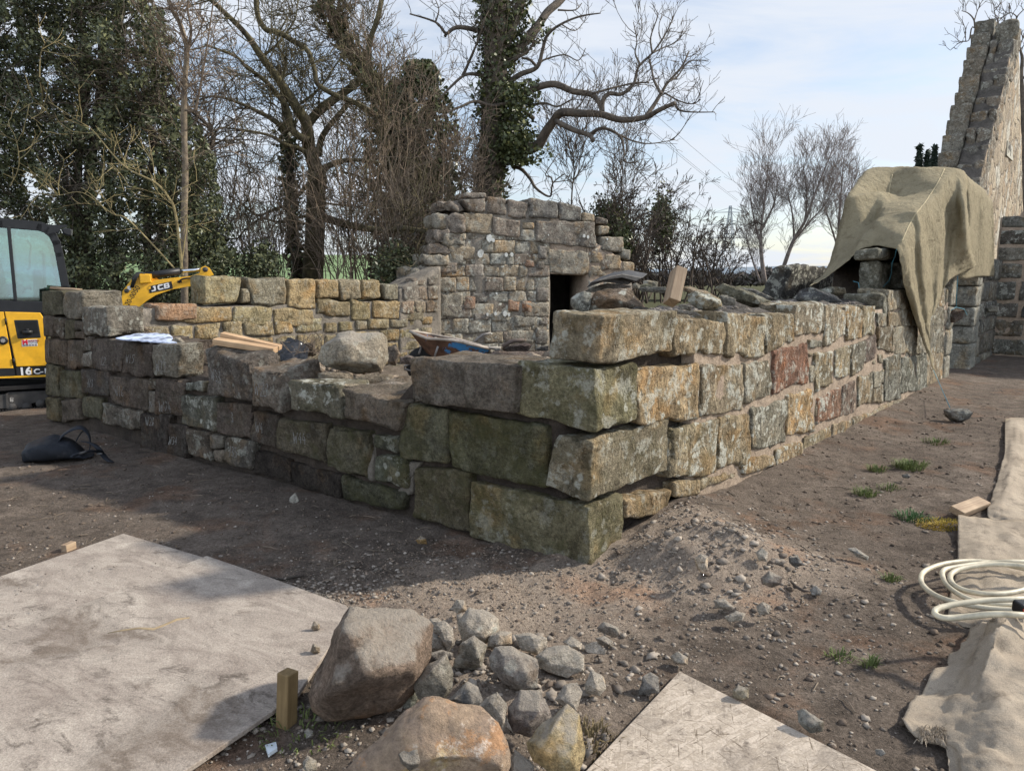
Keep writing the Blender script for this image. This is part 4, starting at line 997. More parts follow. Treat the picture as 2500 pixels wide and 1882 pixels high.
SMALL = [
 ('grey stone with white lime smears, topmost of the front heap', [(1165,330),(1240,240),(1330,255),(1420,310),(1425,370),(1340,465),(1260,420),(1190,460)], RK, .6),
 ('upright leaf-shaped grey stone leaning beside the brown boulder', [(1010,350),(1060,318),(1115,370),(1130,470),(1090,515),(1050,460)], RKD, .1),
 ('small grey stone tucked behind the upright leaf-shaped stone', [(965,310),(1020,300),(1050,330),(1015,400),(975,380)], RKD, .0),
 ('round dark grey stone touching the brown boulder on its right side', [(940,440),(985,395),(1040,440),(1070,510),(990,520),(945,500)], RKD, .0),
 ('five-sided tan stone below the lime-smeared stone', [(1180,480),(1265,425),(1345,490),(1310,570),(1310,630),(1240,640),(1135,625)], (.30,.26,.2), .2),
 ('half-buried squarish stone right of the lime-smeared stone', [(1370,420),(1440,390),(1515,400),(1510,470),(1420,500),(1360,490)], RKD, .2),
 ('flat pale stone lying flat, upper right in the front heap', [(1545,415),(1640,405),(1745,440),(1750,490),(1690,540),(1590,510)], RK, .0),
 ('rough blocky grey stone in the middle of the front heap', [(1385,570),(1420,510),(1520,505),(1680,580),(1690,640),(1650,680),(1680,760),(1580,785),(1460,730),(1400,640)], (.27,.235,.2), .2),
 ('oval grey stone with an ochre end, right side of the front heap', [(1695,560),(1760,500),(1900,490),(1990,560),(1990,650),(1890,695),(1770,660),(1700,610)], RK, .1),
 ('small pale stone beyond the oval ochre-ended stone', [(1865,460),(1920,428),(1990,470),(1980,510),(1900,500)], RK, .0),
 ('flat dusty stone half sunk at the right rim of the front heap', [(2010,480),(2090,460),(2155,515),(2140,545),(2030,530)], RKD, .0),
 ('upright tan wedge stone with a sharp lit ridge, beside the orange boulder', [(855,740),(960,620),(1075,552),(1118,680),(1100,790),(1040,860),(910,840)], (.27,.24,.19), .1),
 ('smooth blue-grey stone behind the orange boulder', [(1085,860),(1150,800),(1220,735),(1290,770),(1325,870),(1270,915)], (.2,.195,.185), .0),
 ('grey wedge stone leaning on the right shoulder of the orange boulder', [(1300,900),(1360,840),(1420,805),(1475,880),(1480,1000),(1440,1090),(1420,1010)], RKD, .1),
 ('large reddish-grey stone left of the yellow pointed stone', [(1505,900),(1580,800),(1700,800),(1765,920),(1770,980),(1640,1090),(1540,1060),(1505,990)], (.22,.18,.155), .1),
 ('rounded brown stone sloping down, right of the reddish-grey stone', [(1820,850),(1880,760),(1960,740),(1990,800),(1950,920),(1920,930)], RKD, .0),
 ('small pointed pale stone standing apart at the right of the heap', [(2015,750),(2060,660),(2120,690),(2150,770),(2110,820),(2030,800)], RK, .2),
 ('yellow pointed sandstone standing on end at the bottom of the heap', [(1640,1140),(1740,1020),(1890,900),(1960,970),(1995,1180),(1960,1320),(1830,1360),(1680,1260)], (.40,.31,.17), .15),
 ('flat grey stone at the bottom edge between the orange boulder and the yellow stone', [(1505,1300),(1540,1195),(1670,1300),(1640,1380),(1510,1400)], RKD, .0),
 ('fist-sized tan stone sitting on top of the orange boulder', [(755,1220),(800,1185),(900,1165),(940,1230),(900,1300),(830,1325),(770,1280)], (.28,.24,.19), .1),
 ('small grey stone farthest back in the front heap', [(1115,225),(1150,178),(1195,182),(1212,250),(1150,268)], RKD, .0),
 ('dusty pointed stone between the lime-smeared stone and the small farthest one', [(1145,285),(1180,265),(1200,300),(1185,345),(1155,340)], RKD, .0),
 ('small dark stone under the five-sided tan stone', [(945,545),(1050,515),(1120,540),(1110,580),(980,590)], (.17,.15,.13), .0),
 ('pale lump of old mortar on the dark soil near the wooden peg', [(105,1270),(150,1225),(200,1260),(205,1325),(140,1345),(110,1310)], (.36,.34,.29), .5),
 ('small white chip stone on the dark soil right of the wooden peg', [(118,1060),(145,1040),(178,1060),(172,1105),(130,1112)], (.36,.34,.3), .4),
]
_lift = {'fist-sized': .30}
for i, (lab, ol, t, li) in enumerate(SMALL):
    if lab.startswith('fist'): rock('loose_stone', lab, 'stone', ol, seed=10 + i, tint=t, lich=li, Y=1.80, thick=.8, group=grp, sub=4)
    else: rock('loose_stone', lab, 'stone', ol, seed=10 + i, tint=t, lich=li, thick=.85, grow_=1.1 if i < 23 else 1, group=grp if i < 23 else None, sub=5, lift=.06 if i < 23 else .01)
# torn old lichen-green sacking caught beside the boulder
rock('loose_stone', 'green lichened flake of stone wedged between the brown boulder and the tan wedge', 'stone', [(735,770),(830,750),(870,720),(890,830),(860,900),(790,915),(745,850)], seed=60, tint=(.2,.2,.16), lich=.6, moss=.3, thick=.3, group=grp)
grm = 'stones on the rubble mound by the corner'
for i, (lab, ol, t) in enumerate([
 ('pale rounded stone near the top of the rubble mound', [(655,440),(690,410),(725,430),(722,480),(690,495),(660,470)], RK),
 ('squarish stone half way down the front of the rubble mound', [(595,530),(625,505),(662,515),(658,580),(630,598),(605,580)], RKD),
 ('blocky stone at the right shoulder of the rubble mound', [(895,500),(925,475),(955,500),(950,545),(910,540)], RKD),
 ('dark angular stone right of the mound shoulder', [(1055,520),(1100,510),(1130,560),(1090,575),(1060,550)], (.15,.14,.13)),
 ('large brown stone on the right flank of the rubble mound', [(918,625),(960,590),(1025,620),(1020,655),(975,670),(925,655)], (.22,.18,.15)),
 ('white-dusted stone lowest on the right flank of the mound', [(1160,680),(1190,660),(1222,685),(1210,712),(1170,710)], (.33,.31,.28)),
 ('thin flat slab lying at the foot of the mound', [(685,735),(740,725),(795,770),(780,785),(700,770)], RKD),
 ('long pale stone beside the thin slab at the foot of the mound', [(740,815),(800,785),(845,800),(830,835),(760,840)], RK),
 ('round brown stone right of the long pale stone', [(895,765),(930,740),(968,760),(960,805),(915,808)], RKD),
 ('small grey lump left of the mound below the corner stone', [(345,510),(370,485),(398,505),(392,540),(355,540)], RKD),
 ('egg-sized brown stone between the mound and the grey lump', [(495,570),(512,550),(530,565),(525,595),(500,595)], RKD),
 ('lone oblong stone on the bare earth between the two heaps', [(115,870),(150,838),(220,865),(232,905),(205,918),(130,890)], (.27,.235,.195)),
 ('dark flake lying under the lone oblong stone', [(108,920),(150,905),(195,935),(190,965),(130,950)], RKD),
 ('tall jagged grey stone at the left edge of the strand board', [(340,1110),(375,1085),(415,1110),(420,1190),(370,1180),(320,1195)], (.2,.185,.165)),
 ('pale pointed stone left of the jagged grey stone', [(65,1150),(100,1080),(150,1110),(158,1160),(110,1200),(70,1185)], RK),
 ('round brown stone above the tip of the strand board', [(475,1010),(515,985),(562,1015),(560,1050),(500,1050)], RKD),
 ('two-toned cube of stone on the right edge of the strand board', [(778,1175),(810,1150),(860,1165),(862,1215),(830,1230),(785,1210)], (.32,.27,.19)),
 ('flat grey-green stone lying right of the strand board', [(1095,1275),(1130,1268),(1230,1330),(1225,1380),(1160,1385),(1105,1330)], (.23,.22,.19)),
 ('white crumbly lump on the earth right of the mound', [(1345,480),(1385,475),(1450,520),(1445,540),(1390,520)], (.42,.41,.37)),
 ('small pale stone by the hem of the hessian', [(1480,1465),(1515,1460),(1535,1485),(1510,1500),(1485,1490)], (.33,.31,.28)),
 ('dark flat pebble beside the big grass tuft', [(1610,118),(1640,112),(1658,125),(1645,136),(1615,132)], (.12,.115,.11))]):
    rock('loose_stone', lab, 'stone', ol, z='H', seed=100 + i, tint=t, lich=.15, thick=.9, group=grm if i < 11 else None, sub=4, lift=.12 if i < 5 else .03)
rock('loose_stone', 'white angular stone alone on the dark earth by the left wall', 'stone', [(1505,245),(1535,218),(1555,260),(1540,275),(1505,270)], z='S', seed=150, tint=(.42,.39,.33), lich=.3)
ZR['U'] = (0, 0, 1.0)
rock('loose_stone', 'yellow-brown lump alone on the earth in front of the left wall', 'stone', [(1015,1318),(1026,1308),(1040,1314),(1043,1328),(1020,1327)], z='U', seed=152, tint=(.32,.2,.08))
for i, (x, y, w_, lab) in enumerate([(770,1527,22,'small ochre stone on the board nearest the brown boulder'), (769,1583,24,'small grey stone on the board left of the brown boulder')]):
    rock('loose_stone', lab, 'stone', [(x-w_/2,y+6),(x-4,y-w_*.55),(x+w_/2,y-4),(x+w_*.45,y+9),(x-4,y+12)], z='U', seed=160 + i, tint=(.3,.24,.17), lift=.055)
rock('loose_stone', 'grey stone block tied with blue string on the earth right of the wall', 'stone', [(1340,1445),(1390,1435),(1470,1437),(1502,1460),(1480,1490),(1440,1513),(1380,1505),(1345,1480)], z='Fz', seed=170, tint=(.17,.16,.14), lich=.2, thick=.8)
# stones sitting on the walls
gt = 'rubble stones lying loose on the right wall top'
def onwall(lab, ol, z, s_off, o, tint, lich=.4, seed=0, thick=.9, moss=.1, name='rubble_stone', amp=.014, ridge=(), sides=.62, cat='stone', sub=6):
    cx = sum(p[0] for p in ol) / len(ol); lo = max(p[1] for p in ol)
    P = onS(*zp(z, cx, lo), o)
    return rock(name, lab, cat, ol, z=z, Y=P.y + s_off, seed=seed, tint=tint, lich=lich, thick=thick, moss=moss, group=gt, amp=amp, ridge=ridge, sides=sides, sub=sub)
onwall('large brown split stone on the wall top behind the top corner stone', [(605,540),(635,400),(690,330),(830,285),(960,275),(1060,290),(1140,430),(1230,500),(1060,560),(760,560)], 'M', .0, -.45, (.20,.155,.115), .5, 200, 1.0, ridge=[(850,400,.5)])
onwall('pale lichen-crusted stone at the left end of the wall-top rubble', [(415,400),(470,340),(560,318),(640,325),(630,420),(600,540),(470,545),(415,470)], 'M', .05, -.6, (.26,.25,.21), .9, 201, .7)
onwall('dark crumbly lump in front of the brown split stone', [(1050,510),(1120,480),(1240,490),(1330,545),(1290,575),(1080,560)], 'M', .0, -.25, (.10,.095,.09), .1, 202, .8)
onwall('pale lichen-covered slab with rounded end on the wall top right of the wood block', [(1670,350),(1760,320),(1900,350),(2030,420),(2050,490),(1900,545),(1780,500),(1680,430)], 'M', .0, -.42, (.25,.23,.17), 1.0, 203, .9)
onwall('long brown stone lying behind the pale lichen slab', [(1610,255),(1700,255),(1900,320),(2020,400),(2050,470),(1900,400),(1700,330),(1620,310)], 'M', .25, -.6, (.23,.175,.115), .2, 204, .8)
onwall('rounded grey stone right of the pale lichen slab', [(2010,360),(2110,355),(2200,400),(2190,470),(2060,470)], 'M', .1, -.4, (.24,.22,.18), .5, 205, .8)
onwall('thin grey slab under the wood block', [(1570,455),(1640,450),(1720,480),(1715,525),(1600,510)], 'M', .0, -.24, (.23,.21,.18), .3, 206, .5)
onwall('long thin slate bed on the second wall stone', [(1430,525),(1560,515),(1760,540),(1830,580),(1700,570),(1440,555)], 'M', .0, -.2, (.19,.175,.155), .3, 207, .4)
onwall('wide flat grey slab behind the wood block', [(1130,280),(1240,262),(1440,270),(1470,310),(1400,335),(1180,320)], 'M', .3, -.6, (.16,.15,.125), .3, 208, .7)
onwall('rounded greenish stone left behind the wood block', [(1150,250),(1220,232),(1290,250),(1285,285),(1160,280)], 'M', .4, -.7, (.2,.19,.13), .4, 209, .8)
onwall('round pale stone next to the slate sheets', [(1085,240),(1120,222),(1165,250),(1155,295),(1090,285)], 'M', .4, -.7, (.25,.22,.17), .3, 210, .8)
onwall('square pale stone behind the round pale stone', [(1195,205),(1260,198),(1355,215),(1350,275),(1260,275),(1200,250)], 'M', .6, -.75, (.25,.23,.18), .5, 211, .8)
onwall('mossy tilted slab in the middle of the wall-top rubble', [(985,185),(1030,162),(1110,180),(1240,230),(1285,255),(1282,298),(1180,285),(1040,230)], 'E', .0, -.45, (.17,.155,.11), .2, 212, .8, .4)
onwall('dark thin slab lying on top of the mossy tilted slab', [(1110,180),(1190,185),(1300,240),(1270,255),(1180,215)], 'E', .1, -.55, (.13,.12,.105), .2, 213, .5)
onwall('dark slate-blue stone pinning the left corner of the canvas', [(1405,245),(1440,195),(1500,180),(1600,210),(1690,265),(1560,265),(1440,258)], 'E', .0, -.45, (.11,.11,.11), .3, 214, .8)
onwall('flat lichened stone beside the slate-blue stone', [(1530,195),(1600,178),(1690,180),(1695,215),(1640,230),(1560,215)], 'E', .1, -.5, (.18,.17,.135), .4, 215, .7)
onwall('flat pale-spotted slab at the foot of the pillar', [(1700,225),(1800,212),(1895,215),(1905,270),(1860,300),(1740,255)], 'E', .0, -.3, (.17,.165,.14), .6, 216, .7)
# slate sheets
sl = MB(); SLM = simple('dark_slate', (.055, .053, .052), .6, bump=.5, c2=(.03, .028, .028))
for poly, Y in (([(575,280),(640,210),(810,150),(905,140),(960,165),(1120,190),(1030,245),(760,215)], 5.0), ([(620,225),(830,150),(970,125),(1195,168),(1120,212),(960,170)], 4.92)):
    pts = [dp(*zp('M', *p), Y + .0012 * (p[0] - 900) * .4) for p in poly]; sl.prism(pts, Vector((.1, .35, .03)))
tag(sl.build('slate_sheet', SLM, None, loc=tuple(dp(*zp('M', 900, 230), 5.0)), bevel=.006), 'dark curved slates stacked on the wall-top rubble in front of the doorway', 'slate')
rock('rubble_stone', 'brown stone propping up the dark slates', 'stone', [(560,320),(650,270),(800,230),(960,235),(1080,260),(1000,285),(700,330)], z='M', Y=5.0, seed=220, tint=(.14,.12,.1), lich=.2, thick=.7, group=gt)
# left wall top
rock('boulder', 'big pale angular boulder standing on the left wall', 'boulder', [(660,590),(680,540),(770,460),(860,445),(1030,465),(1055,500),(1062,610),(1030,680),(880,690),(700,660),(660,630)], z='B', Y=5.3, seed=230, tint=(.30,.255,.19), lich=.2, thick=.9, amp=.016, ridge=[(830,530,.45),(760,620,.5),(1000,640,.45)], sub=9)
for i, (lab, ol, Y, t) in enumerate([
 ('flat slab under the pale angular boulder, left half', [(655,690),(760,680),(860,700),(870,745),(760,745),(660,735)], 5.15, (.22,.18,.13)),
 ('flat tan slab under the pale angular boulder, right half', [(860,715),(980,690),(1100,705),(1105,740),(1000,775),(870,750)], 5.1, (.26,.21,.15)),
 ('flat pinkish stone beside the large block by the corner', [(1000,760),(1090,740),(1180,750),(1182,800),(1060,790)], 4.9, (.28,.23,.18)),
 ('pale wedge of stone bedded behind the mossy block of the left wall', [(735,755),(870,752),(985,775),(880,800),(780,790)], 4.85, (.32,.26,.18)),
 ('brown stone behind the pale angular boulder on its right', [(1060,540),(1110,520),(1140,580),(1110,650),(1062,640)], 6.4, (.18,.15,.12)),
 ('dark stones heaped beside the wheelbarrow wheel', [(1130,600),(1180,585),(1215,600),(1200,640),(1140,640)], 6.8, (.16,.13,.11)),
 ('dark brown block behind the timber offcuts', [(540,520),(640,515),(650,590),(560,600)], 6.6, (.13,.105,.08))]):
    rock('rubble_stone', lab, 'stone', ol, z='B', Y=Y, seed=240 + i, tint=t, lich=.1, thick=.9)
for i, (lab, ol, Y, t) in enumerate([
 ('dark red-brown flat stone with a curved flake on it beyond the left wall', [(1295,370),(1420,320),(1590,300),(1690,320),(1630,410),(1500,445),(1340,440)], 6.3, (.11,.085,.075)),
 ('small grey stone left of the dark red-brown flat stone', [(1195,375),(1270,365),(1300,400),(1260,430),(1210,425)], 6.3, (.2,.18,.16)),
 ('thin dark slab left of the top corner stone', [(1730,375),(1800,340),(1895,335),(1895,400),(1750,400)], 6.0, (.12,.11,.1)),
 ('wide reddish slab between the wheelbarrow and the top corner stone', [(1010,530),(1180,410),(1500,440),(1890,410),(1920,500),(1500,545),(1200,560)], 5.8, (.2,.155,.125))]):
    rock('rubble_stone', lab, 'stone', ol, z='Nz', Y=Y, seed=250 + i, tint=t, lich=.05, thick=.8)
mbx = MB(); mbx.tube([dp(*zp('Nz', x, y), 6.2) for x, y in ((1300,350),(1380,300),(1440,275),(1570,265))], [.018, .02, .018, .014], 7)
tag(mbx.build('iron_bar', simple('rusty_bar', (.12,.09,.075), .8), None, True, loc=tuple(dp(*zp('Nz', 1400, 290), 6.2))), 'bent grey iron bar lying on the dark flat stone', 'bar')

# ------------------------------------------------------------------ timber
def wood_mat(name, c, c2, axis=(1, 0, 0)):
    m, nt, b = new_mat(name); g = G(nt); v = g.obj()
    gr = g.noise(g.mapv(v, (3, 60, 60)), 1, 6, .6, .4); n = g.noise(v, 9, 5)
    cc = g.mix(g.rng(gr, .3, .7), c2, c); cc = g.scale(cc, g.rng(n, .3, .7, .8, 1.15)); nt.links.new(cc, b.inputs['Base Color'])
    nt.links.new(g.bump(gr, .6, .003), b.inputs['Normal']); b.inputs['Roughness'].default_value = .75; return m
PINE = wood_mat('sawn_pine', (.50, .35, .21), (.36, .22, .12)); PINE2 = wood_mat('weathered_pine', (.40, .30, .20), (.24, .16, .10)); TREATED = wood_mat('treated_post', (.25, .17, .08), (.15, .10, .045))
from mathutils import Matrix
def beam(name, a, b, w_, h_, mat, label, cat, roll=0.0, up=Vector((0, 0, 1)), parent=None):
    a = Vector(a); b = Vector(b); x = (b - a); L = x.length; x.normalize(); y = up.cross(x).normalized(); z_ = x.cross(y)
    M = Matrix((x, y, z_)).transposed() @ Matrix.Rotation(roll, 3, 'X')
    mb = MB(); mb.box((0, -w_ / 2, -h_ / 2), (L, w_ / 2, h_ / 2))
    o = mb.build(name, mat, parent, loc=(0, 0, 0), bevel=.004)
    o.matrix_world = Matrix.Translation(a) @ M.to_4x4()
    if label: tag(o, label, cat)
    return o
Yt = 5.72
beam('timber_offcut', dp(*zp('B', 60, 505), Yt), dp(*zp('B', 412, 560), Yt - .06), .085, .047, PINE, 'front one of the two sawn pine offcuts on the left wall', 'timber', roll=.12)
beam('timber_offcut', dp(*zp('B', 100, 468), Yt + .09), dp(*zp('B', 440, 545), Yt + .06), .07, .04, PINE, 'rear one of the two sawn pine offcuts on the left wall', 'timber', roll=.1)
Yw = 4.55
bA = dp(*zp('M', 1500, 440), Yw); bB = dp(*zp('M', 1580, 90), Yw + .10)
beam('wood_block', bA, bB, .115, .075, PINE2, 'short sawn wood block propped upright on the right wall top', 'timber', up=Vector((.15, -1, .25)), roll=R(90))
def gpz(z, x, y, zz): return gp(*zp(z, x, y), zz)
pb = gp(690, 1790); 
beam('wooden_peg', pb + Vector((0, 0.03, -.05)), pb + Vector((.012, .05, .20)), .052, .052, TREATED, 'square wooden peg standing at the edge of the left board', 'peg', up=Vector((.5, 1, 0)))
beam('wood_offcut', gp(2335, 1250, .04), gp(2400, 1225, .045), .09, .045, PINE2, 'small wood offcut lying on the earth beside the hessian', 'timber', roll=.3)
beam('wood_offcut', gp(155, 1340, .02), gp(180, 1329, .02), .04, .045, PINE2, 'small wood block under the far edge of the left board', 'timber')

# ------------------------------------------------------------------ boards on the ground
def board_mat(name, strand):
    m, nt, b = new_mat(name); g = G(nt); v = g.obj()
    if strand:
        c = None; n = g.noise(v, 4, 8, .72); wv_ = g.addv(v, g.scale(N2C(nt, g.noise(v, 6, 3)), .03))
        for k, (rot, sc, lo) in enumerate(((.35, (75, 15, 40), 0), (1.5, (66, 13, 34), 3.3), (2.4, (80, 17, 44), 7.1), (.95, (70, 14, 44), 5.2))):
            mv = g.mapv(g.mapv(wv_, rot=(0, 0, rot)), sc, (lo, lo, 0))
            vr = N(nt, 'ShaderNodeTexVoronoi', i_Scale=1.0); nt.links.new(mv, vr.inputs['Vector'])
            ve = N(nt, 'ShaderNodeTexVoronoi', feature='DISTANCE_TO_EDGE', i_Scale=1.0); nt.links.new(mv, ve.inputs['Vector'])
            sp = g.sep(vr.outputs['Color']); col = g.mix(sp[0], (.33, .275, .215), (.47, .40, .325)); col = g.mix(g.rng(ve.outputs[0], .0, .06, .32, 0), col, (.16, .12, .09))
            c = col if c is None else g.mix(g.rng(sp[1], .50, .52), c, col)
        c = g.mix(g.rng(n, .47, .66, 0, .75, True), c, (.22, .185, .15)); c = g.mix(g.rng(g.noise(v, 17, 7, .75), .54, .68, 0, .8, True), c, (.12, .095, .075))
        for rot in (.2, .95, 1.7, 2.5):
            ln = g.noise(g.mapv(g.mapv(wv_, rot=(0, 0, rot)), (150, 9, 40), (rot, 0, 0)), 1, 2, .5)
            c = g.mix(g.rng(ln, .66, .72, 0, .75), c, (.10, .075, .05)); c = g.mix(g.rng(ln, .34, .27, 0, .45), c, (.58, .50, .40))
        c = g.scale(c, g.rng(g.noise(v, 110, 3, .7), .3, .7, .8, 1.2))
        nt.links.new(g.bump(g.math('ADD', sp[2], g.noise(v, 60, 4)), .7, .003), b.inputs['Normal'])
    else:
        rot = g.mapv(v, (1, 1, 1), rot=(0, 0, .5)); st = g.noise(g.mapv(rot, (2.0, 5.0, 3)), 1, 10, .75, .8); n = g.noise(v, 1.7, 9, .72, .4); f = g.noise(v, 120, 4, .8); n8 = g.noise(g.mapv(rot, (6, 11, 6)), 1, 8, .75, .6)
        c = g.mix(g.rng(st, .36, .64), (.22, .18, .15), (.42, .365, .305)); c = g.mix(g.rng(n, .48, .62, 0, .75, True), c, (.25, .215, .18))
        c = g.mix(g.math('MULTIPLY', g.rng(n8, .50, .66, 0, .9, True), g.rng(g.noise(v, .9, 5, .6), .36, .54)), c, (.10, .08, .065)); c = g.mix(g.rng(g.noise(v, 40, 6, .8), .55, .68, 0, .55, True), c, (.13, .105, .085))
        mud = g.math('MULTIPLY', g.rng(g.noise(v, 1.35, 9, .7, .6), .53, .60, 0, 1, True), g.rng(n8, .36, .56)); c = g.mix(g.math('MULTIPLY', mud, .75), c, (.155, .122, .095))
        c = g.scale(c, g.rng(f, .3, .7, .68, 1.32)); sk = g.rng(g.voro(v, 26), .02, .12, 1, 0, True); sk = g.math('MULTIPLY', sk, g.rng(g.noise(v, 4, 4), .48, .56))
        c = g.mix(sk, c, (.07, .055, .045)); nt.links.new(g.bump(g.math('ADD', f, n8), .8, .004), b.inputs['Normal'])
    nt.links.new(c, b.inputs['Base Color']); b.inputs['Roughness'].default_value = .9; return m
BOARD = board_mat('muddy_plywood', False); OSB = board_mat('strand_board', True)
def board(name, poly, z0, th, mat, label):
    mb = MB(); mb.prism([Vector((p.x, p.y, z0 + (p.z if abs(p.z) < 1 else 0))) for p in poly], Vector((0, 0, th))); c = sum(poly, Vector()) / len(poly)
    return tag(mb.build(name, mat, None, loc=(c.x, c.y, z0), bevel=.003), label, 'board')
bz = .028
def gb(x, y, dz=0.0): p = gp(x, y, bz + .018 + dz); p.z = dz; return p
board('plywood_sheet', [gb(-420, 1545), gb(301, 1297), gb(505, 1357), gb(300, 1480), gb(-380, 1760)], bz - .012, .018, BOARD, 'muddy plywood sheet farthest back of the two at lower left')
board('plywood_sheet', [gb(-420, 1720), gb(505, 1359), gb(660, 1412), gb(845, 1480), gb(860, 1500), gb(728, 1697), gb(458, 1882), gb(380, 1935), gb(-400, 1935)], bz + .0075, .018, BOARD, 'pale gritty plywood sheet under the brown boulder at lower left')
zt = .022; g2 = lambda x, y: (lambda p: Vector((p.x, p.y, 0)))(gp(x, y, zt + .012))
board('strand_board_sheet', [g2(1659, 1637), g2(1388, 1925), g2(2230, 1925)], zt - .006, .018, OSB, 'pale strand board sheet pointing up from the bottom edge')
mb = MB(); mb.tube([gp(*zp('S', x, y), .052) for x, y in ((560,950),(640,935),(720,925),(800,930),(850,910),(920,880),(985,870))], [.004,.006,.007,.008,.007,.008,.005], 6)
STICK = simple('dead_stick', (.30,.23,.14), .9, bump=.4)
tag(mb.build('stick', STICK, None, True, loc=tuple(gp(*zp('S', 780, 920), .05))), 'long dry crooked stick lying on the left plywood', 'stick')
mb = MB(); mb.tube([gp(*zp('S', x, y), .02) for x, y in ((1405,660),(1470,668),(1530,655),(1580,648))], .006, 6)
tag(mb.build('stick', simple('dark_root', (.06,.05,.04), .9), None, True, loc=tuple(gp(*zp('S', 1480, 660), .02))), 'dark root at the right edge of the back plywood sheet', 'stick')
mb = MB(); mb.tube([gp(*zp('H', x, y), .06) for x, y in ((1068,640),(1090,665),(1130,688),(1160,690))], [.006,.008,.007,.004], 6)
tag(mb.build('stick', simple('dark_twig', (.07,.055,.045), .9), None, True, loc=tuple(gp(*zp('H', 1110, 670), .05))), 'short dark stick poking out of the rubble mound', 'stick')
mb = MB(); q = [gp(*zp('S', x, y), .015) for x, y in ((1378,1545),(1435,1528),(1442,1560),(1395,1592))]; mb.prism(q, Vector((0, 0, .012)))
tag(mb.build('plastic_scrap', simple('white_scrap', (.5,.55,.58), .5), None, loc=tuple(q[0])), 'crumpled white scrap on the dark soil below the peg', 'litter')
# ------------------------------------------------------------------ canvas cover
def cloth_mat(name, c1, c2, weave=220, stain=(.1, .08, .06), dist=.002):
    m, nt, b = new_mat(name); g = G(nt); v = g.obj(); n = g.noise(v, 2.0, 7, .65); n2 = g.noise(v, 11, 7, .7); f = g.noise(v, weave, 2, .6)
    c = g.mix(g.rng(n, .3, .7), c1, c2); c = g.mix(g.rng(n2, .52, .68, 0, .7), c, stain); c = g.scale(c, g.rng(f, .3, .7, .8, 1.2))
    nt.links.new(c, b.inputs['Base Color']); cr_ = g.math('ABSOLUTE', g.math('SUBTRACT', g.noise(v, 5, 4, .5, .6), .5)); hh = g.math('ADD', g.math('MULTIPLY', f, .3), g.math('ADD', n2, g.math('MULTIPLY', g.rng(cr_, 0, .12), -.35)))
    nt.links.new(g.bump(hh, .8, dist), b.inputs['Normal']); b.inputs['Roughness'].default_value = .95
    b.inputs['Specular IOR Level'].default_value = .1; return m
CANVAS = cloth_mat('olive_canvas', (.22, .188, .122), (.295, .252, .165), 200, (.15, .12, .075), .03)
def Fo(x, y, o): return onS(*zp('Fz', x, y), o)
def cloth(name, rows, mat, parent=None, sub=3, thick=.004, wr=.012, seed=0, wscale=(5, 5, 5), loc=None):
    """rows of control points -> smooth wrinkled sheet"""
    nr, nc_ = len(rows), len(rows[0])
    def cr(p0, p1, p2, p3, t): return .5 * ((2*p1) + (p2-p0)*t + (2*p0-5*p1+4*p2-p3)*t*t + (3*p1-p0-3*p2+p3)*t**3)
    def dens(lst, k):
        o = []
        for i in range(len(lst) - 1):
            p0, p1, p2, p3 = lst[max(i-1, 0)], lst[i], lst[i+1], lst[min(i+2, len(lst)-1)]
            for q in range(k):
                t = q / k; o.append(cr(p0, p1, p2, p3, t) * .45 + (p1 * (1 - t) + p2 * t) * .55)
        o.append(lst[-1]); return o
    k = 2 ** sub; R1 = [dens([Vector(p) for p in r], k) for r in rows]
    cols = [dens([R1[i][j] for i in range(nr)], k) for j in range(len(R1[0]))]
    A = len(cols); B = len(cols[0]); vs = [cols[a][b] for a in range(A) for b in range(B)]
    fs = [(a*B+b, (a+1)*B+b, (a+1)*B+b+1, a*B+b+1) for a in range(A-1) for b in range(B-1)]
    nm = [Vector((0, 0, 0)) for _ in vs]
    for f in fs:
        n = (vs[f[1]] - vs[f[0]]).cross(vs[f[3]] - vs[f[0]])
        for i in f: nm[i] += n
    out_ = []
    for v, n in zip(vs, nm):
        n = n.normalized() if n.length > 1e-9 else Vector((0, 0, 1)); q = Vector((v.x * wscale[0], v.y * wscale[1], v.z * wscale[2])) + Vector((seed, 0, 0))
        w_ = (1 - abs(noise.noise(q)) * 2.2) * .5 + .5 * noise.noise(q * 2.3) + .3 * noise.noise(q * 5.1)
        out_.append(v + n * wr * w_)
    mb = MB(); mb.add(out_, fs)
    o = mb.build(name, mat, parent, True, loc=tuple(loc or out_[0]))
    sd = o.modifiers.new('cloth_thickness', 'SOLIDIFY'); sd.thickness = thick; sd.offset = 0
    return o
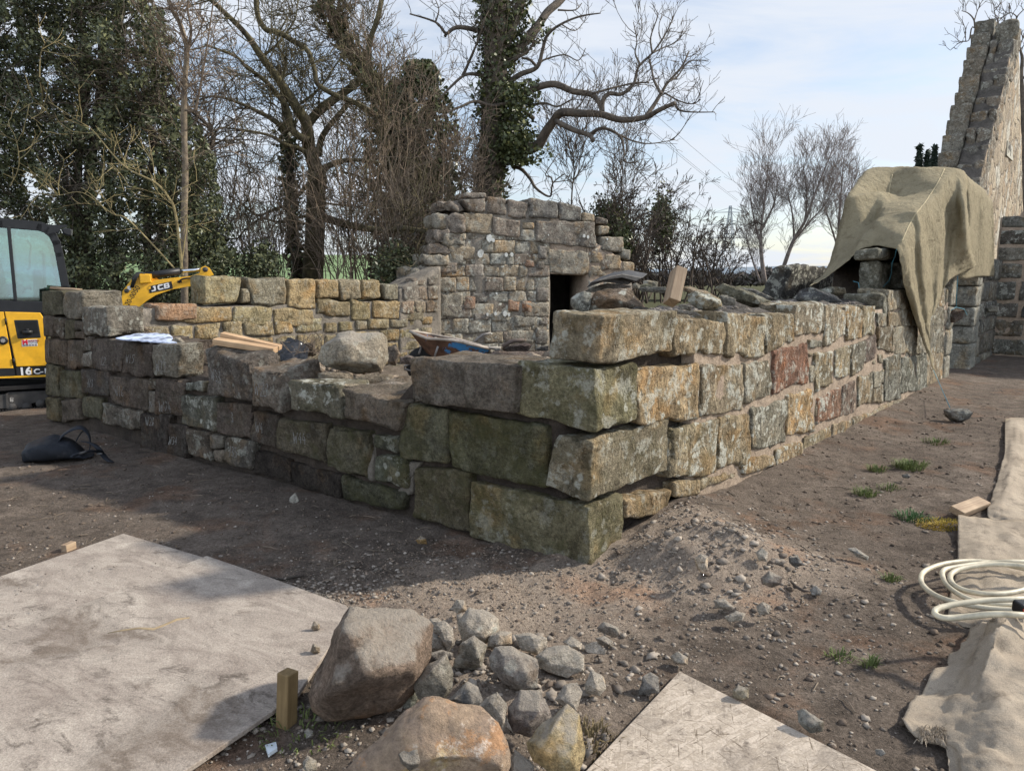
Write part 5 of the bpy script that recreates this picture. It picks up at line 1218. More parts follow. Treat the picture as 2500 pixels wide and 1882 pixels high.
# near sheet: each row runs from the back hem, over the wall head, down to the front hem
rowsA = [
 # near edge: tied-out corner, up over the pillar, down the flap to its tip
 [Fo(612,776,-.72), Fo(700,735,-.66), Fo(800,660,-.52), Fo(880,580,-.42), Fo(960,556,-.30), Fo(1085,576,.02), Fo(1105,640,.07), Fo(1122,760,.08), Fo(1160,880,.08), Fo(1200,1000,.10), Fo(1285,1232,.14)],
 [Fo(660,740,-.80), Fo(735,680,-.72), Fo(850,570,-.55), Fo(900,500,-.46), Fo(975,480,-.32), Fo(1120,500,.03), Fo(1140,600,.10), Fo(1160,740,.13), Fo(1190,880,.13), Fo(1222,1010,.13), Fo(1283,1200,.14)],
 [Fo(690,720,-.86), Fo(765,600,-.78), Fo(880,490,-.6), Fo(940,450,-.5), Fo(985,425,-.34), Fo(1175,428,.01), Fo(1180,540,.06), Fo(1190,720,.07), Fo(1215,900,.08), Fo(1240,1010,.10), Fo(1276,1150,.13)],
 [Fo(705,705,-.88), Fo(775,520,-.82), Fo(880,440,-.64), Fo(960,425,-.52), Fo(1010,395,-.36), Fo(1190,378,.02), Fo(1215,540,.11), Fo(1230,720,.13), Fo(1242,850,.12), Fo(1250,960,.12), Fo(1262,1060,.12)],
 [Fo(712,690,-.90), Fo(785,450,-.86), Fo(850,300,-.74), Fo(985,268,-.58), Fo(1040,330,-.42), Fo(1215,355,.0), Fo(1250,520,.06), Fo(1265,680,.07), Fo(1275,800,.08), Fo(1285,880,.09), Fo(1262,965,.11)],
 [Fo(715,690,-.92), Fo(790,400,-.9), Fo(822,286,-.8), Fo(1050,275,-.58), Fo(1120,290,-.40), Fo(1305,276,.0), Fo(1320,460,.09), Fo(1320,600,.11), Fo(1310,720,.11), Fo(1300,820,.11), Fo(1290,905,.11)],
 [Fo(720,680,-.96), Fo(810,380,-.96), Fo(872,215,-.86), Fo(1060,205,-.6), Fo(1160,215,-.38), Fo(1335,215,.0), Fo(1360,400,.05), Fo(1355,560,.06), Fo(1345,680,.06), Fo(1335,760,.07), Fo(1325,830,.09)],
 [Fo(725,670,-1.0), Fo(830,370,-1.0), Fo(920,150,-.9), Fo(1080,134,-.62), Fo(1200,138,-.34), Fo(1400,142,.02), Fo(1410,300,.12), Fo(1400,480,.14), Fo(1388,600,.13), Fo(1378,680,.12), Fo(1368,740,.12)],
 [Fo(760,640,-1.0), Fo(860,360,-1.02), Fo(945,146,-.92), Fo(1100,133,-.64), Fo(1230,136,-.34), Fo(1440,150,.06), Fo(1448,320,.22), Fo(1462,480,.27), Fo(1472,580,.27), Fo(1490,640,.25), Fo(1503,670,.22)],
 [Fo(800,600,-1.0), Fo(890,360,-1.02), Fo(965,148,-.92), Fo(1120,136,-.64), Fo(1260,138,-.34), Fo(1452,160,.0), Fo(1462,330,.04), Fo(1480,480,.05), Fo(1490,580,.05), Fo(1503,640,.05), Fo(1512,662,.05)]]
tarp = cloth('canvas_cover', rowsA, CANVAS, None, 3, .005, .024, 3, (6, 6, 2.2), loc=Fo(1190, 380, 0))
tag(tarp, 'olive canvas sheet with a hanging pointed flap draped over the high right wall', 'tarpaulin')
rowsB = [[Fo(1440,150,-.5), Fo(1452,160,-.05), Fo(1458,330,.0), Fo(1452,480,.02), Fo(1440,620,.02), Fo(1424,730,.02)],
 [Fo(1470,180,-.5), Fo(1480,205,-.02), Fo(1485,340,.06), Fo(1480,480,.08), Fo(1470,620,.08), Fo(1458,735,.07)],
 [Fo(1510,215,-.5), Fo(1525,235,-.02), Fo(1525,350,.02), Fo(1520,490,.03), Fo(1512,620,.04), Fo(1505,726,.03)],
 [Fo(1545,240,-.5), Fo(1562,262,-.02), Fo(1562,370,.07), Fo(1560,500,.08), Fo(1558,620,.07), Fo(1556,722,.06)],
 [Fo(1575,280,-.5), Fo(1590,305,-.02), Fo(1595,400,.03), Fo(1596,520,.03), Fo(1596,630,.03), Fo(1596,722,.03)],
 [Fo(1590,300,-.5), Fo(1606,322,.0), Fo(1610,420,.05), Fo(1612,530,.05), Fo(1612,640,.05), Fo(1612,722,.05)]]
t2 = cloth('canvas_cover', rowsB, CANVAS, None, 3, .005, .014, 9, (6, 6, 2), loc=Fo(1525, 235, 0))
tag(t2, 'second canvas panel hanging over the doorway at far right, straight hem', 'tarpaulin')
seam = MB(); SEAM = cloth_mat('canvas_seam', (.36, .30, .19), (.42, .36, .23), 200, (.3, .25, .16))
bv = BVHTree.FromPolygons([Vector(v.co) + tarp.location for v in tarp.data.vertices], [tuple(p.vertices) for p in tarp.data.polygons])
o_ = Vector((0, 0, EYE))
for pth in ([(1345,140),(1300,230),(1240,320),(1190,382),(1150,450),(1108,545)], [(1062,170),(1050,225),(1040,285)]):
    pts = []
    for a, b in zip(pth, pth[1:]):
        for q in range(10):
            t = q / 10; d = ray(*zp('Fz', a[0] + (b[0]-a[0])*t, a[1] + (b[1]-a[1])*t)).normalized(); h = bv.ray_cast(o_, d)
            if h[0]: pts.append(h[0] - d * .003)
    if len(pts) > 3: seam.tube(pts, .008, 5)
if seam.v: seam.build('stitched_seam', SEAM, tarp, True)
ROPE = simple('blue_twine', (.07, .22, .28), .7)
def rope(pts, r, label, par=None):
    mb = MB(); mb.tube(pts, r, 5); o = mb.build('twine', ROPE, par, True, loc=tuple(pts[0])); return tag(o, label, 'twine')
rope([Fo(1085,575,.03), Fo(1078,610,-.04), Fo(1060,650,-.06), Fo(1058,700,-.08), Fo(1045,745,-.12), Fo(1010,780,-.16), Fo(970,802,-.2), Fo(920,795,-.24), Fo(885,795,-.28), Fo(878,755,-.3), Fo(850,748,-.35)], .004, 'blue twine knotted round the pillar stub under the canvas')
e1 = gp(*zp('Fz', 1375, 1432), .16)
rope([Fo(1285,1228,.14), Fo(1330,1330,.3) * .5 + (Fo(1285,1228,.14) + e1) * .25, e1], .004, 'blue twine from the canvas flap tip down to the tied stone')
rope([Fo(1416,720,.08), Fo(1408,890,.09)], .006, 'blue twine holding the stone that hangs under the canvas')
ph = Fo(1400, 940, .08)
rock('hanging_stone', 'dark stone hung on blue twine as a weight below the canvas', 'stone', [(1350,930),(1385,903),(1420,895),(1455,905),(1440,950),(1400,972),(1360,970)], z='Fz', Y=ph.y, seed=300, tint=(.12,.095,.08), lich=.1, thick=.9)
rope([Fo(1380,905,.2), Fo(1408,888,.2), Fo(1450,898,.2), Fo(1468,930,.16)], .005, 'loop of blue twine tied round the hanging stone')
rock('loose_stone', 'pale squared stone jutting from the far door wall', 'stone', [(1570,890),(1600,880),(1640,882),(1642,912),(1600,918),(1570,920)], z='Fz', Y=onS(*zp('Fz', 1605, 900), .1).y, seed=301, tint=(.27,.25,.2), lich=.2)

# ------------------------------------------------------------------ hessian on the ground at the right
HESS = cloth_mat('hessian', (.25, .205, .155), (.385, .325, .25), 260, (.13, .105, .08), .008)
def hp(x, y, z_=.03): return gp(*zp('H', x, y), z_)
rows = [[hp(2118,-160,.03), hp(2170,-165,.05), hp(2240,-165,.03), hp(2330,-165,.03), hp(2480,-160,.03)],
 [hp(2115,10,.03), hp(2160,5,.05), hp(2240,0,.03), hp(2350,0,.04), hp(2540,0,.03)],
 [hp(2085,120,.03), hp(2150,110,.06), hp(2230,120,.03), hp(2360,120,.04), hp(2600,120,.03)],
 [hp(2050,230,.03), hp(2110,220,.06), hp(2210,235,.03), hp(2380,235,.05), hp(2650,230,.03)],
 [hp(2030,310,.03), hp(2105,305,.05), hp(2200,320,.03), hp(2400,330,.04), hp(2700,330,.03)],
 [hp(2060,345,.02), hp(2130,345,.03), hp(2230,350,.02), hp(2420,360,.02), hp(2740,360,.02)]]
tag(cloth('hessian_sheet', rows, HESS, None, 3, .004, .022, 5, (7, 7, 7), loc=hp(2200, 200)), 'brown hessian strip along the right edge beyond the wood offcut', 'hessian')
rows = [[hp(1888,325,.04), hp(1990,326,.05), hp(2110,335,.05), hp(2300,340,.05), hp(2600,345,.05)],
 [hp(1886,430,.03), hp(1990,440,.05), hp(2120,440,.05), hp(2320,450,.06), hp(2640,450,.05)],
 [hp(1884,560,.03), hp(1990,560,.05), hp(2130,570,.05), hp(2340,580,.05), hp(2700,580,.05)],
 [hp(1850,690,.03), hp(1980,690,.04), hp(2140,700,.05), hp(2360,710,.05), hp(2780,710,.05)],
 [hp(1840,800,.03), hp(1960,830,.05), hp(2130,810,.06), hp(2400,830,.05), hp(2850,840,.05)],
 [hp(1850,840,.02), hp(1980,870,.03), hp(2140,860,.03), hp(2420,880,.03), hp(2900,900,.03)]]
tag(cloth('hessian_sheet', rows, HESS, None, 3, .004, .022, 15, (7, 7, 7), loc=hp(2100, 600)), 'hessian sheet lying under the coiled cream hose', 'hessian')
rows = [[hp(1990,850,.05), hp(2060,820,.20), hp(2150,806,.20), hp(2230,830,.12), hp(2400,850,.08), hp(2700,860,.08)],
 [hp(1890,960,.03), hp(1990,900,.10), hp(2090,870,.22), hp(2240,900,.14), hp(2420,920,.12), hp(2800,940,.08)],
 [hp(1780,1080,.02), hp(1920,1030,.06), hp(2040,980,.17), hp(2200,1000,.14), hp(2420,1030,.14), hp(2850,1050,.08)],
 [hp(1680,1200,.02), hp(1860,1150,.04), hp(1990,1110,.12), hp(2150,1120,.13), hp(2400,1150,.14), hp(2900,1180,.08)],
 [hp(1610,1320,.02), hp(1800,1300,.03), hp(1930,1260,.07), hp(2100,1270,.12), hp(2380,1300,.12), hp(2950,1340,.08)],
 [hp(1680,1390,.02), hp(1790,1400,.02), hp(1890,1390,.05), hp(2080,1420,.10), hp(2380,1470,.10), hp(3000,1500,.08)],
 [hp(1830,1440,.02), hp(1860,1470,.02), hp(1900,1500,.05), hp(2060,1580,.10), hp(2380,1650,.10), hp(3050,1700,.08)],
 [hp(1850,1600,.02), hp(1880,1640,.02), hp(1920,1700,.05), hp(2060,1760,.08), hp(2380,1800,.08), hp(3050,1850,.08)]]
tag(cloth('hessian_sheet', rows, HESS, None, 3, .005, .028, 25, (6, 6, 6), loc=hp(2100, 1200)), 'thick folded hessian heap in the bottom right corner', 'hessian')
# frayed corner
mb = MB(); rg = random.Random(8)
for i in range(160):
    a = hp(1740 + rg.uniform(-40, 90), 1385 + rg.uniform(-25, 45), .02); d = Vector((rg.uniform(-1, .6), rg.uniform(-1, .4), 0)) * .03
    mb.tube([a, a + d * .5 + Vector((0, 0, .014)), a + d], .0012, 3, False)
fr = mb.build('frayed_threads', HESS, None, False, loc=tuple(hp(1750, 1390, .02))); tag(fr, kind='stuff')
HOSE = simple('cream_hose', (.55, .49, .36), .45, var=.4, scale=9, bump=0)
mb = MB()
def sp_(pts, n=10):
    pts = [Vector(p) for p in pts]; o = []
    for i in range(len(pts) - 1):
        p0, p1, p2, p3 = pts[max(i-1,0)], pts[i], pts[i+1], pts[min(i+2,len(pts)-1)]
        for q in range(n):
            t = q / n; o.append(.5*((2*p1)+(p2-p0)*t+(2*p0-5*p1+4*p2-p3)*t*t+(3*p1-p0-3*p2+p3)*t**3))
    o.append(pts[-1]); return o
hz = .085
hose_pts = [hp(2330,610,hz), hp(2180,572,hz), hp(2050,548,hz), hp(1930,542,hz), hp(1820,555,.09), hp(1735,585,.09), hp(1706,620,.09), hp(1720,665,.09), hp(1780,710,.10), hp(1880,745,.11), hp(2000,768,.11), hp(2140,780,.11), hp(2300,790,.11), hp(2460,760,.1), hp(2540,690,.09),
            hp(2480,600,.1), hp(2330,560,.11), hp(2180,545,.12), hp(2020,552,.11), hp(1880,570,.11), hp(1815,590,.11), hp(1822,640,.10), hp(1870,690,.10), hp(1960,735,.11), hp(2100,755,.12), hp(2300,740,.12), hp(2480,690,.12), hp(2500,640,.13), hp(2360,590,.13), hp(2200,565,.14), hp(2050,558,.13), hp(1920,575,.12), hp(1855,605,.11), hp(1860,650,.11), hp(1920,685,.11), hp(2020,702,.12), hp(2140,698,.12), hp(2260,670,.12)]
mb.tube(sp_(hose_pts), .0125, 8)
hz = .20
mb.tube(sp_([hp(2330,720,.22), hp(2180,728,.24), hp(2020,735,.23), hp(1880,752,.22), hp(1790,775,.21), hp(1775,800,.20), hp(1820,820,.20), hp(1920,815,.21), hp(2050,803,.24), hp(2180,805,.25), hp(2340,820,.22)]), .0125, 8)
ho = tag(mb.build('hose', HOSE, None, True, loc=tuple(hp(2000, 650))), 'coiled cream water hose lying on the hessian at the right edge', 'hose')
a = hp(2180, 770, .22); mb = MB(); mb.box((-.005, -.03, -.025), (.12, .03, .025), Matrix.Translation(a)); mb.build('hose_coupling', simple('black_plastic', (.015, .015, .016), .4), ho, bevel=.008)
mb = MB(); mb.box((.0, -.0312, -.012), (.10, -.0305, .010), Matrix.Translation(a)); mb.build('red_label', simple('red_label', (.45, .06, .03), .5), ho)

# ------------------------------------------------------------------ black bag
BAG = cloth_mat('black_nylon', (.016, .018, .022), (.03, .034, .042), 300, (.05, .05, .055)); BAG.node_tree.nodes['Principled BSDF'].inputs['Roughness'].default_value = .55
bag = empty('bag', gp(*zp('K', 430, 1590)), 'limp black holdall with loose straps lying on the earth at left', 'bag')
bm_ = MB(); nu, nv = 40, 22; vs = []
def kp(x, y, z_=0): return gp(*zp('K', x, y), z_)
cL, cR = kp(165, 1590), kp(735, 1530)
Lb = (cR - cL).length; ub = (cR - cL).normalized(); vb = Vector((-ub.y, ub.x, 0))
for i in range(nu + 1):
    u = i / nu; hgt = .19 * (math.sin(math.pi * min(1, u * 1.12 + .06)) ** .45) * (1 - .35 * sm(u, .62, 1)); wdt = .26 * (math.sin(math.pi * (u * .94 + .03)) ** .5)
    for j in range(nv):
        t = 2 * math.pi * j / nv; cx_ = math.cos(t); sx_ = math.sin(t)
        p = cL + ub * (Lb * u) + vb * (.16 + wdt * cx_ * .9 * abs(cx_) ** -.2 if abs(cx_) > 1e-3 else .16) + Vector((0, 0, max(-.005, hgt * .5 + hgt * .5 * sx_ * abs(sx_) ** -.25 if abs(sx_) > 1e-3 else hgt * .5)))
        q = p * 5; p = p + (Vector((0, -1, 0)) * .035 + Vector((0, 0, .025))) * noise.noise(Vector((q.x * 1.2, q.y, q.z * 2.4))) + Vector((0, 0, .010)) * noise.noise(p * 16)
        vs.append(p)
fs = [(i*nv+j, i*nv+(j+1)%nv, (i+1)*nv+(j+1)%nv, (i+1)*nv+j) for i in range(nu) for j in range(nv)] + [tuple(range(nv)), tuple(nu*nv+j for j in range(nv-1, -1, -1))]
bm_.add(vs, fs); bm_.build('bag_body', BAG, bag, True)
mid = cL + ub * (Lb * .74) + vb * .12
c_ = MB(); 
for k_, (dx, pts) in enumerate([(0, [(-.13,.16),(-.10,.26),(-.03,.33),(.05,.35),(.10,.28),(.11,.18),(.10,.10)]), (1, [(-.02,.10),(.02,.22),(.07,.30),(.10,.26)])]):
    cur = sp_([mid + ub * a + vb * (.02 + .05 * dx) + Vector((0, 0, b * .8 - .03)) for a, b in pts], 6); vv = []; ww = .085 if k_ == 0 else .035
    for p in cur: vv += [p - vb * ww, p + vb * ww]
    c_.add(vv, [(2*i, 2*i+1, 2*i+3, 2*i+2) for i in range(len(cur)-1)])
o_ = c_.build('carry_flap', BAG, bag, True); o_.modifiers.new('thick', 'SOLIDIFY').thickness = .008
c_ = MB(); cur = sp_([kp(650,1410,.16), kp(720,1430,.14), kp(770,1470,.10), kp(790,1500,.05), kp(820,1540,.02), kp(860,1570,.015)], 6); vv = []
for p in cur: vv += [p + Vector((-.022, -.0, .01)), p + Vector((.022, .02, .0))]
c_.add(vv, [(2*i, 2*i+1, 2*i+3, 2*i+2) for i in range(len(cur)-1)])
cur = sp_([kp(560,1520,.16), kp(640,1490,.13), kp(720,1475,.10), kp(790,1495,.05)], 6); c_.tube(cur, .011, 6)
o_ = c_.build('strap', BAG, bag, True); o_.modifiers.new('thick', 'SOLIDIFY').thickness = .006
mb = MB(); mb.box((-.02, -.012, -.008), (.02, .012, .008), Matrix.Translation(kp(782, 1494, .06))); mb.build('buckle', simple('strap_buckle', (.12, .12, .12), .4), bag, bevel=.003)

# ------------------------------------------------------------------ papers on the left wall
PAPER = None
m_, nt_, b_ = new_mat('printed_paper'); g_ = G(nt_); v_ = g_.obj(); n_ = g_.noise(v_, 7, 4)
nt_.links.new(g_.mix(g_.rng(n_, .50, .58, 0, .85), (.50, .56, .70), (.13, .15, .20)), b_.inputs['Base Color']); b_.inputs['Roughness'].default_value = .5; PAPER = m_
Yp = onW(*zp('K', 1100, 600)).y
def kpY(x, y, d): return dp(*zp('K', x, y), Yp + d)
rows = [[kpY(905,600,-.0), kpY(1000,612,-.02), kpY(1100,618,-.06), kpY(1200,626,-.12), kpY(1290,634,-.14), kpY(1385,640,-.12)],
        [kpY(950,590,.12), kpY(1030,592,.1), kpY(1120,600,.06), kpY(1220,606,.02), kpY(1320,612,.0), kpY(1370,622,.0)],
        [kpY(1020,575,.25), kpY(1080,572,.22), kpY(1160,572,.2), kpY(1240,578,.15), kpY(1320,590,.12), kpY(1350,605,.1)],
        [kpY(1040,568,.32), kpY(1120,562,.3), kpY(1190,562,.28), kpY(1260,562,.25), kpY(1310,570,.2), kpY(1345,590,.18)]]
pp = cloth('paper_plans', rows, PAPER, None, 3, .012, .010, 2, (9, 9, 9), loc=kpY(1150, 590, .1)); tag(pp, 'crumpled white and blue paper plans lying on the left wall', 'paper')
rock('loose_stone', 'pale lump of stone weighing down the paper plans', 'stone', [(1340,605),(1375,588),(1410,590),(1465,640),(1400,648),(1350,632)], z='K', Y=Yp - .05, seed=310, tint=(.32,.28,.22), lich=.2, thick=.7)
mb = MB(); mb.tube([dp(*zp('K', x, y), 8.0) for x, y in ((395,200),(480,208),(560,212),(640,220))], .016, 6)
tag(mb.build('plank', PINE2, None, True, loc=tuple(dp(*zp('K', 500, 208), 8.0))), 'thin dark batten lying on top of the left wall end', 'batten')
# black plastic and roots behind the offcuts
rows = [[dp(*zp('B', x, y), 6.5 + d) for x, y, d in r] for r in ([(440,620,-.2),(480,640,-.25),(540,640,-.25),(600,620,-.2)], [(430,570,0),(480,575,-.08),(530,590,-.1),(600,580,0)], [(450,520,.15),(490,500,.1),(540,515,.1),(600,540,.15)])]
BP = simple('black_polythene', (.018, .018, .02), .3, var=.2, bump=.3, bdist=.01, bscale=14, spec=.5)
tag(cloth('polythene_sheet', rows, BP, None, 3, .004, .05, 7, (9, 9, 9), loc=dp(*zp('B', 520, 580), 6.5)), 'crumpled black polythene behind the timber offcuts', 'plastic sheet')

# ------------------------------------------------------------------ wheelbarrow
Yb = 8.0
wb = empty('wheelbarrow', dp(*zp('Nz', 600, 640), Yb), 'rusty blue wheelbarrow with flaking paint standing inside the ruin', 'wheelbarrow')
def nzp(x, y, d=0.0): return dp(*zp('Nz', x, y), Yb + d)
m_, nt_, b_ = new_mat('flaking_blue_paint'); g_ = G(nt_); v_ = g_.obj()
sx = N(nt_, 'ShaderNodeSeparateXYZ'); nt_.links.new(v_, sx.inputs[0])
n1_ = g_.noise(v_, 7, 7, .7); k_ = g_.rng(g_.math('ADD', n1_, g_.math('MULTIPLY', g_.math('ADD', sx.outputs[0], g_.math('MULTIPLY', sx.outputs[2], 1.6)), .42)), .74, .79, 0, 1, True)
rust = g_.mix(g_.rng(g_.noise(v_, 9, 6, .7), .3, .7), (.05, .028, .02), (.17, .09, .055))
nt_.links.new(g_.mix(k_, rust, (.05, .20, .42)), b_.inputs['Base Color']); b_.inputs['Roughness'].default_value = .7
nt_.links.new(g_.bump(n1_, .5, .01), b_.inputs['Normal']); TUB = m_
rim = [nzp(110,155,-.10), nzp(330,245,-.30), nzp(660,265,-.34), nzp(900,320,-.36), nzp(1140,375,-.30), nzp(1150,372,.05), nzp(1000,330,.25), nzp(700,250,.3), nzp(400,195,.25), nzp(150,150,.1)]
bot = [nzp(330,430,-.06), nzp(420,480,-.20), nzp(600,520,-.22), nzp(800,530,-.22), nzp(1000,520,-.18), nzp(1000,500,.05), nzp(900,480,.15), nzp(700,470,.16), nzp(500,450,.14), nzp(350,425,.05)]
mb = MB(); n = len(rim); mid_ = [(a * .5 + b * .5) for a, b in zip(rim, bot)]
mb.add(rim + mid_ + bot, [(i, (i+1) % n, (i+1) % n + n, i + n) for i in range(n)] + [(i + n, (i+1) % n + n, (i+1) % n + 2*n, i + 2*n) for i in range(n)] + [tuple(range(2*n, 3*n))])
o_ = mb.build('tub', TUB, wb, False); s_ = o_.modifiers.new('sheet', 'SOLIDIFY'); s_.thickness = .006
mb = MB(); mb.tube(rim + rim[:1], .016, 7); mb.build('rim', simple('dusty_rim', (.40, .34, .28), .85, var=.5, scale=9), wb, True)
mb = MB(); 
for k_ in range(14):
    a_ = rim[1 + k_ % 4] * .6 + rim[8 - k_ % 4] * .4; 
    mb.lathe(a_ + Vector((random.Random(k_).uniform(-.1, .1), 0, -.05)), (0, 0, 1), [(0, .04), (.03, .035), (.05, .012)], 7)
mb.build('rubble_load', MORTAR_GREY, wb, True)
STEEL = simple('dull_steel', (.22, .20, .18), .6, .3)
mb = MB(); mb.tube([nzp(915,305,.3), nzp(980,250,.32), nzp(1050,195,.34), nzp(1150,175,.36)], .017, 7); mb.build('handle', STEEL, wb, True)
mb = MB(); mb.tube([nzp(915,330,-.3), nzp(1000,360,-.3), nzp(1280,370,-.3)], .017, 7); mb.build('handle', STEEL, wb, True)
for a_, b_ in (((470,345,-.36), (420,500,-.36)), ((270,320,-.05), (225,440,-.15))):
    mb = MB(); mb.tube([nzp(*a_), nzp(*b_)], .013, 6); mb.build('leg', STEEL, wb, True)
wc = nzp(290, 590, -.02); TYRE = simple('black_rubber', (.016, .016, .016), .8)
mb = MB(); mb.lathe(wc - Vector((0, .05, 0)), (0.1, 1, 0), [(0, .10), (.0, .17), (.02, .2), (.05, .215), (.08, .2), (.10, .17), (.10, .10)], 24); wh = mb.build('wheel', TYRE, wb, True)
mb = MB(); mb.lathe(wc - Vector((0, .055, 0)), (0.1, 1, 0), [(0, .03), (.0, .10), (.11, .10), (.11, .03)], 18); mb.build('hub', STEEL, wh, True)
mb = MB(); mb.tube([nzp(120,560,-.15), nzp(40,600,-.15), nzp(40,640,-.15), nzp(130,660,-.15), nzp(290,590,-.15)], .013, 6); mb.build('wheel_frame', STEEL, wb, True)

# ------------------------------------------------------------------ small grass and moss tufts
GRASS = simple('grass_blades', (.13, .16, .05), .7, var=.45, scale=6)
def tuft(x, y, n, rad, hgt, label, mat=GRASS, name='grass_tuft', cat='grass tuft', seed=0, group='grass tufts on the bare earth at right'):
    rg = random.Random(seed); c = gp(x, y); mb = MB()
    for i in range(n):
        r = rad * rg.random() ** .6; t = rg.uniform(0, 6.28); b = Vector((c.x + r * math.cos(t), c.y + r * math.sin(t) * .8, 0)); b.z = gh(b.x, b.y) - .004
        d = Vector((math.cos(t) + rg.uniform(-.7, .7), math.sin(t) + rg.uniform(-.7, .7), 0)) * hgt * rg.uniform(.2, .9); h = hgt * rg.uniform(.5, 1.1); s = Vector((-d.y, d.x, 0)).normalized() * .003
        m_ = b + d * .4 + Vector((0, 0, h * .8)); e = b + d + Vector((0, 0, h * .9))
        mb.add([b - s, b + s, m_ + s * .8, m_ - s * .8, e], [(0, 1, 2, 3), (3, 2, 4)])
    return tag(mb.build(name, mat, None, loc=(c.x, c.y, gh(c.x, c.y))), label, cat, group)
tuft(2220, 1142, 330, .13, .065, 'largest bright green grass tuft on the earth right of the wall', seed=1)
tuft(2140, 1149, 110, .07, .06, 'small grass tuft just left of the largest one', seed=2)
tuft(2112, 1206, 130, .08, .06, 'spiky grass tuft nearest the wall, below the largest tuft', seed=3)
tuft(2170, 1188, 70, .08, .04, 'thin flat grass tuft between the spiky tuft and the largest one', seed=4)
tuft(2225, 1260, 160, .11, .05, 'dark leafy weed tuft beside the yellow moss', seed=5, mat=simple('weed_leaves', (.06, .12, .04), .6))
tuft(2045, 1605, 60, .06, .03, 'sparse grass in front of the rubble mound, right of the strand board tip', seed=6)
tuft(2285, 1075, 120, .12, .05, 'faint grass patch farthest back, left of the tied stone', seed=7)
tuft(2175, 1420, 60, .04, .045, 'tiny grass sprout left of the hose coil', seed=8)
tuft(2125, 1628, 40, .03, .05, 'tiny grass sprout farthest right of the sparse grass', seed=9)
tuft(2300, 1276, 700, .16, .02, 'yellow moss patch by the corner of the hessian', seed=10, mat=simple('yellow_moss', (.38, .27, .05), .9, var=.4, scale=20), name='moss_patch', cat='moss', group=None)
tuft(740, 1790, 130, .16, .035, 'sparse weeds on the dark soil below the brown boulder', seed=11, group=None)
tuft(1440, 1830, 160, .1, .04, 'dry grass between the yellow stone and the strand board', seed=12, mat=simple('dry_grass', (.16, .12, .06), .9, var=.5), group=None)
# ------------------------------------------------------------------ yellow mini excavator behind the left wall
ED = Vector((.83, .56, 0)).normalized(); EN = Vector((ED.y, -ED.x, 0))      # side plane direction and outward normal (towards us)
EO = dp(*zp('X', 0, 700), 8.3)
def xp(x, y, o=0.0): return on_plane(*zp('X', x, y), EO + EN * o, EN)
exc = empty('mini_excavator', xp(60, 1550), 'yellow mini excavator with black glazed cab parked behind the left wall', 'excavator')
YEL = simple('digger_yellow', (.78, .41, .014), .42, var=.22, scale=5, spec=.5); BLK = simple('black_paint', (.018, .019, .021), .45, var=.2); GUN = simple('track_steel', (.075, .07, .065), .7, var=.4, scale=7, bump=.4); RUBR = simple('track_rubber', (.022, .02, .019), .9, bump=.5)
DARK = simple('recess_black', (.008, .008, .008), .6); WHT = simple('white_decal', (.72, .72, .72), .5, var=.05); REDD = simple('red_decal', (.55, .02, .04), .5, var=.05); CHROME = simple('chrome_rod', (.6, .62, .64), .18, 1.0, var=.03)
def plate(mb, pts, o0, th): mb.prism([xp(x, y, o0) for x, y in pts], -EN * th)
def emat(org, U, Vv):
    n = U.cross(Vv); return Matrix((U, Vv, n)).transposed().to_4x4()
def text(body, org, U, Vv, size, mat, parent, name='lettering', shear=0, bold=0.0, sx=1.0):
    c = bpy.data.curves.new(name, 'FONT'); c.body = body; c.size = size; c.extrude = .0008; c.shear = shear; c.offset = bold; c.materials.append(mat)
    t_ = bpy.data.objects.new(name, c); COL.objects.link(t_); me = bpy.data.meshes.new_from_object(t_.evaluated_get(bpy.context.evaluated_depsgraph_get())); bpy.data.objects.remove(t_)
    o = bpy.data.objects.new(name, me); COL.objects.link(o); o.parent = parent
    o.matrix_basis = Matrix.Translation(org - base_of(parent)) @ emat(org, U, Vv) @ Matrix.Diagonal((sx, 1, 1, 1)); return o
ZU = Vector((0, 0, 1))
# body panels
mb = MB(); plate(mb, [(-420,785),(-60,788),(27,790),(108,1262),(-420,1262)], 0, .03); rp = mb.build('rear_panel', YEL, exc, bevel=.008)
mb = MB(); plate(mb, [(33,790),(298,797),(330,850),(345,1190),(120,1197)], .003, .03); sp2 = mb.build('side_panel', YEL, exc, bevel=.008)
mb = MB(); plate(mb, [(118,1203),(350,1196),(352,1252),(126,1274)], .0, .03); st_ = mb.build('decal_strip', BLK, exc)
mb = MB(); plate(mb, [(-420,1215),(105,1207),(112,1262),(-420,1282)], .012, .02); mb.build('decal_strip', BLK, exc)
mb = MB(); plate(mb, [(-420,1284),(355,1256),(355,1270),(-420,1296)], .01, .3); mb.build('skirt', YEL, exc)
mb = MB(); plate(mb, [(-420,790),(355,800),(355,1290),(-420,1290)], -.04, .95); mb.build('engine_body', BLK, exc)
mb = MB(); plate(mb, [(100,850),(282,848),(305,985),(128,992)], .006, .02); rc = mb.build('filler_recess', BLK, exc, bevel=.01)
mb = MB(); plate(mb, [(120,866),(268,864),(285,950),(150,955)], .008, .004); mb.build('recess_hollow', DARK, rc)
mb = MB(); c = xp(202, 942, .01); mb.lathe(c, Vector((0, 0, 1)), [(-.02, .052), (.018, .058), (.024, .04)], 18); mb.lathe(c + ZU * .024, (0, 0, 1), [(0, .02), (.015, .02)], 8); mb.build('filler_cap', BLK, rc, True)
mb = MB(); c = xp(22, 1002, -.01); mb.lathe(c, EN, [(0, .05), (.02, .05), (.022, .03)], 20); lk = mb.build('lock', BLK, exc, True)
mb = MB(); mb.lathe(c + EN * .02, EN, [(0, .028), (.008, .026)], 6); mb.build('lock_barrel', CHROME, lk)
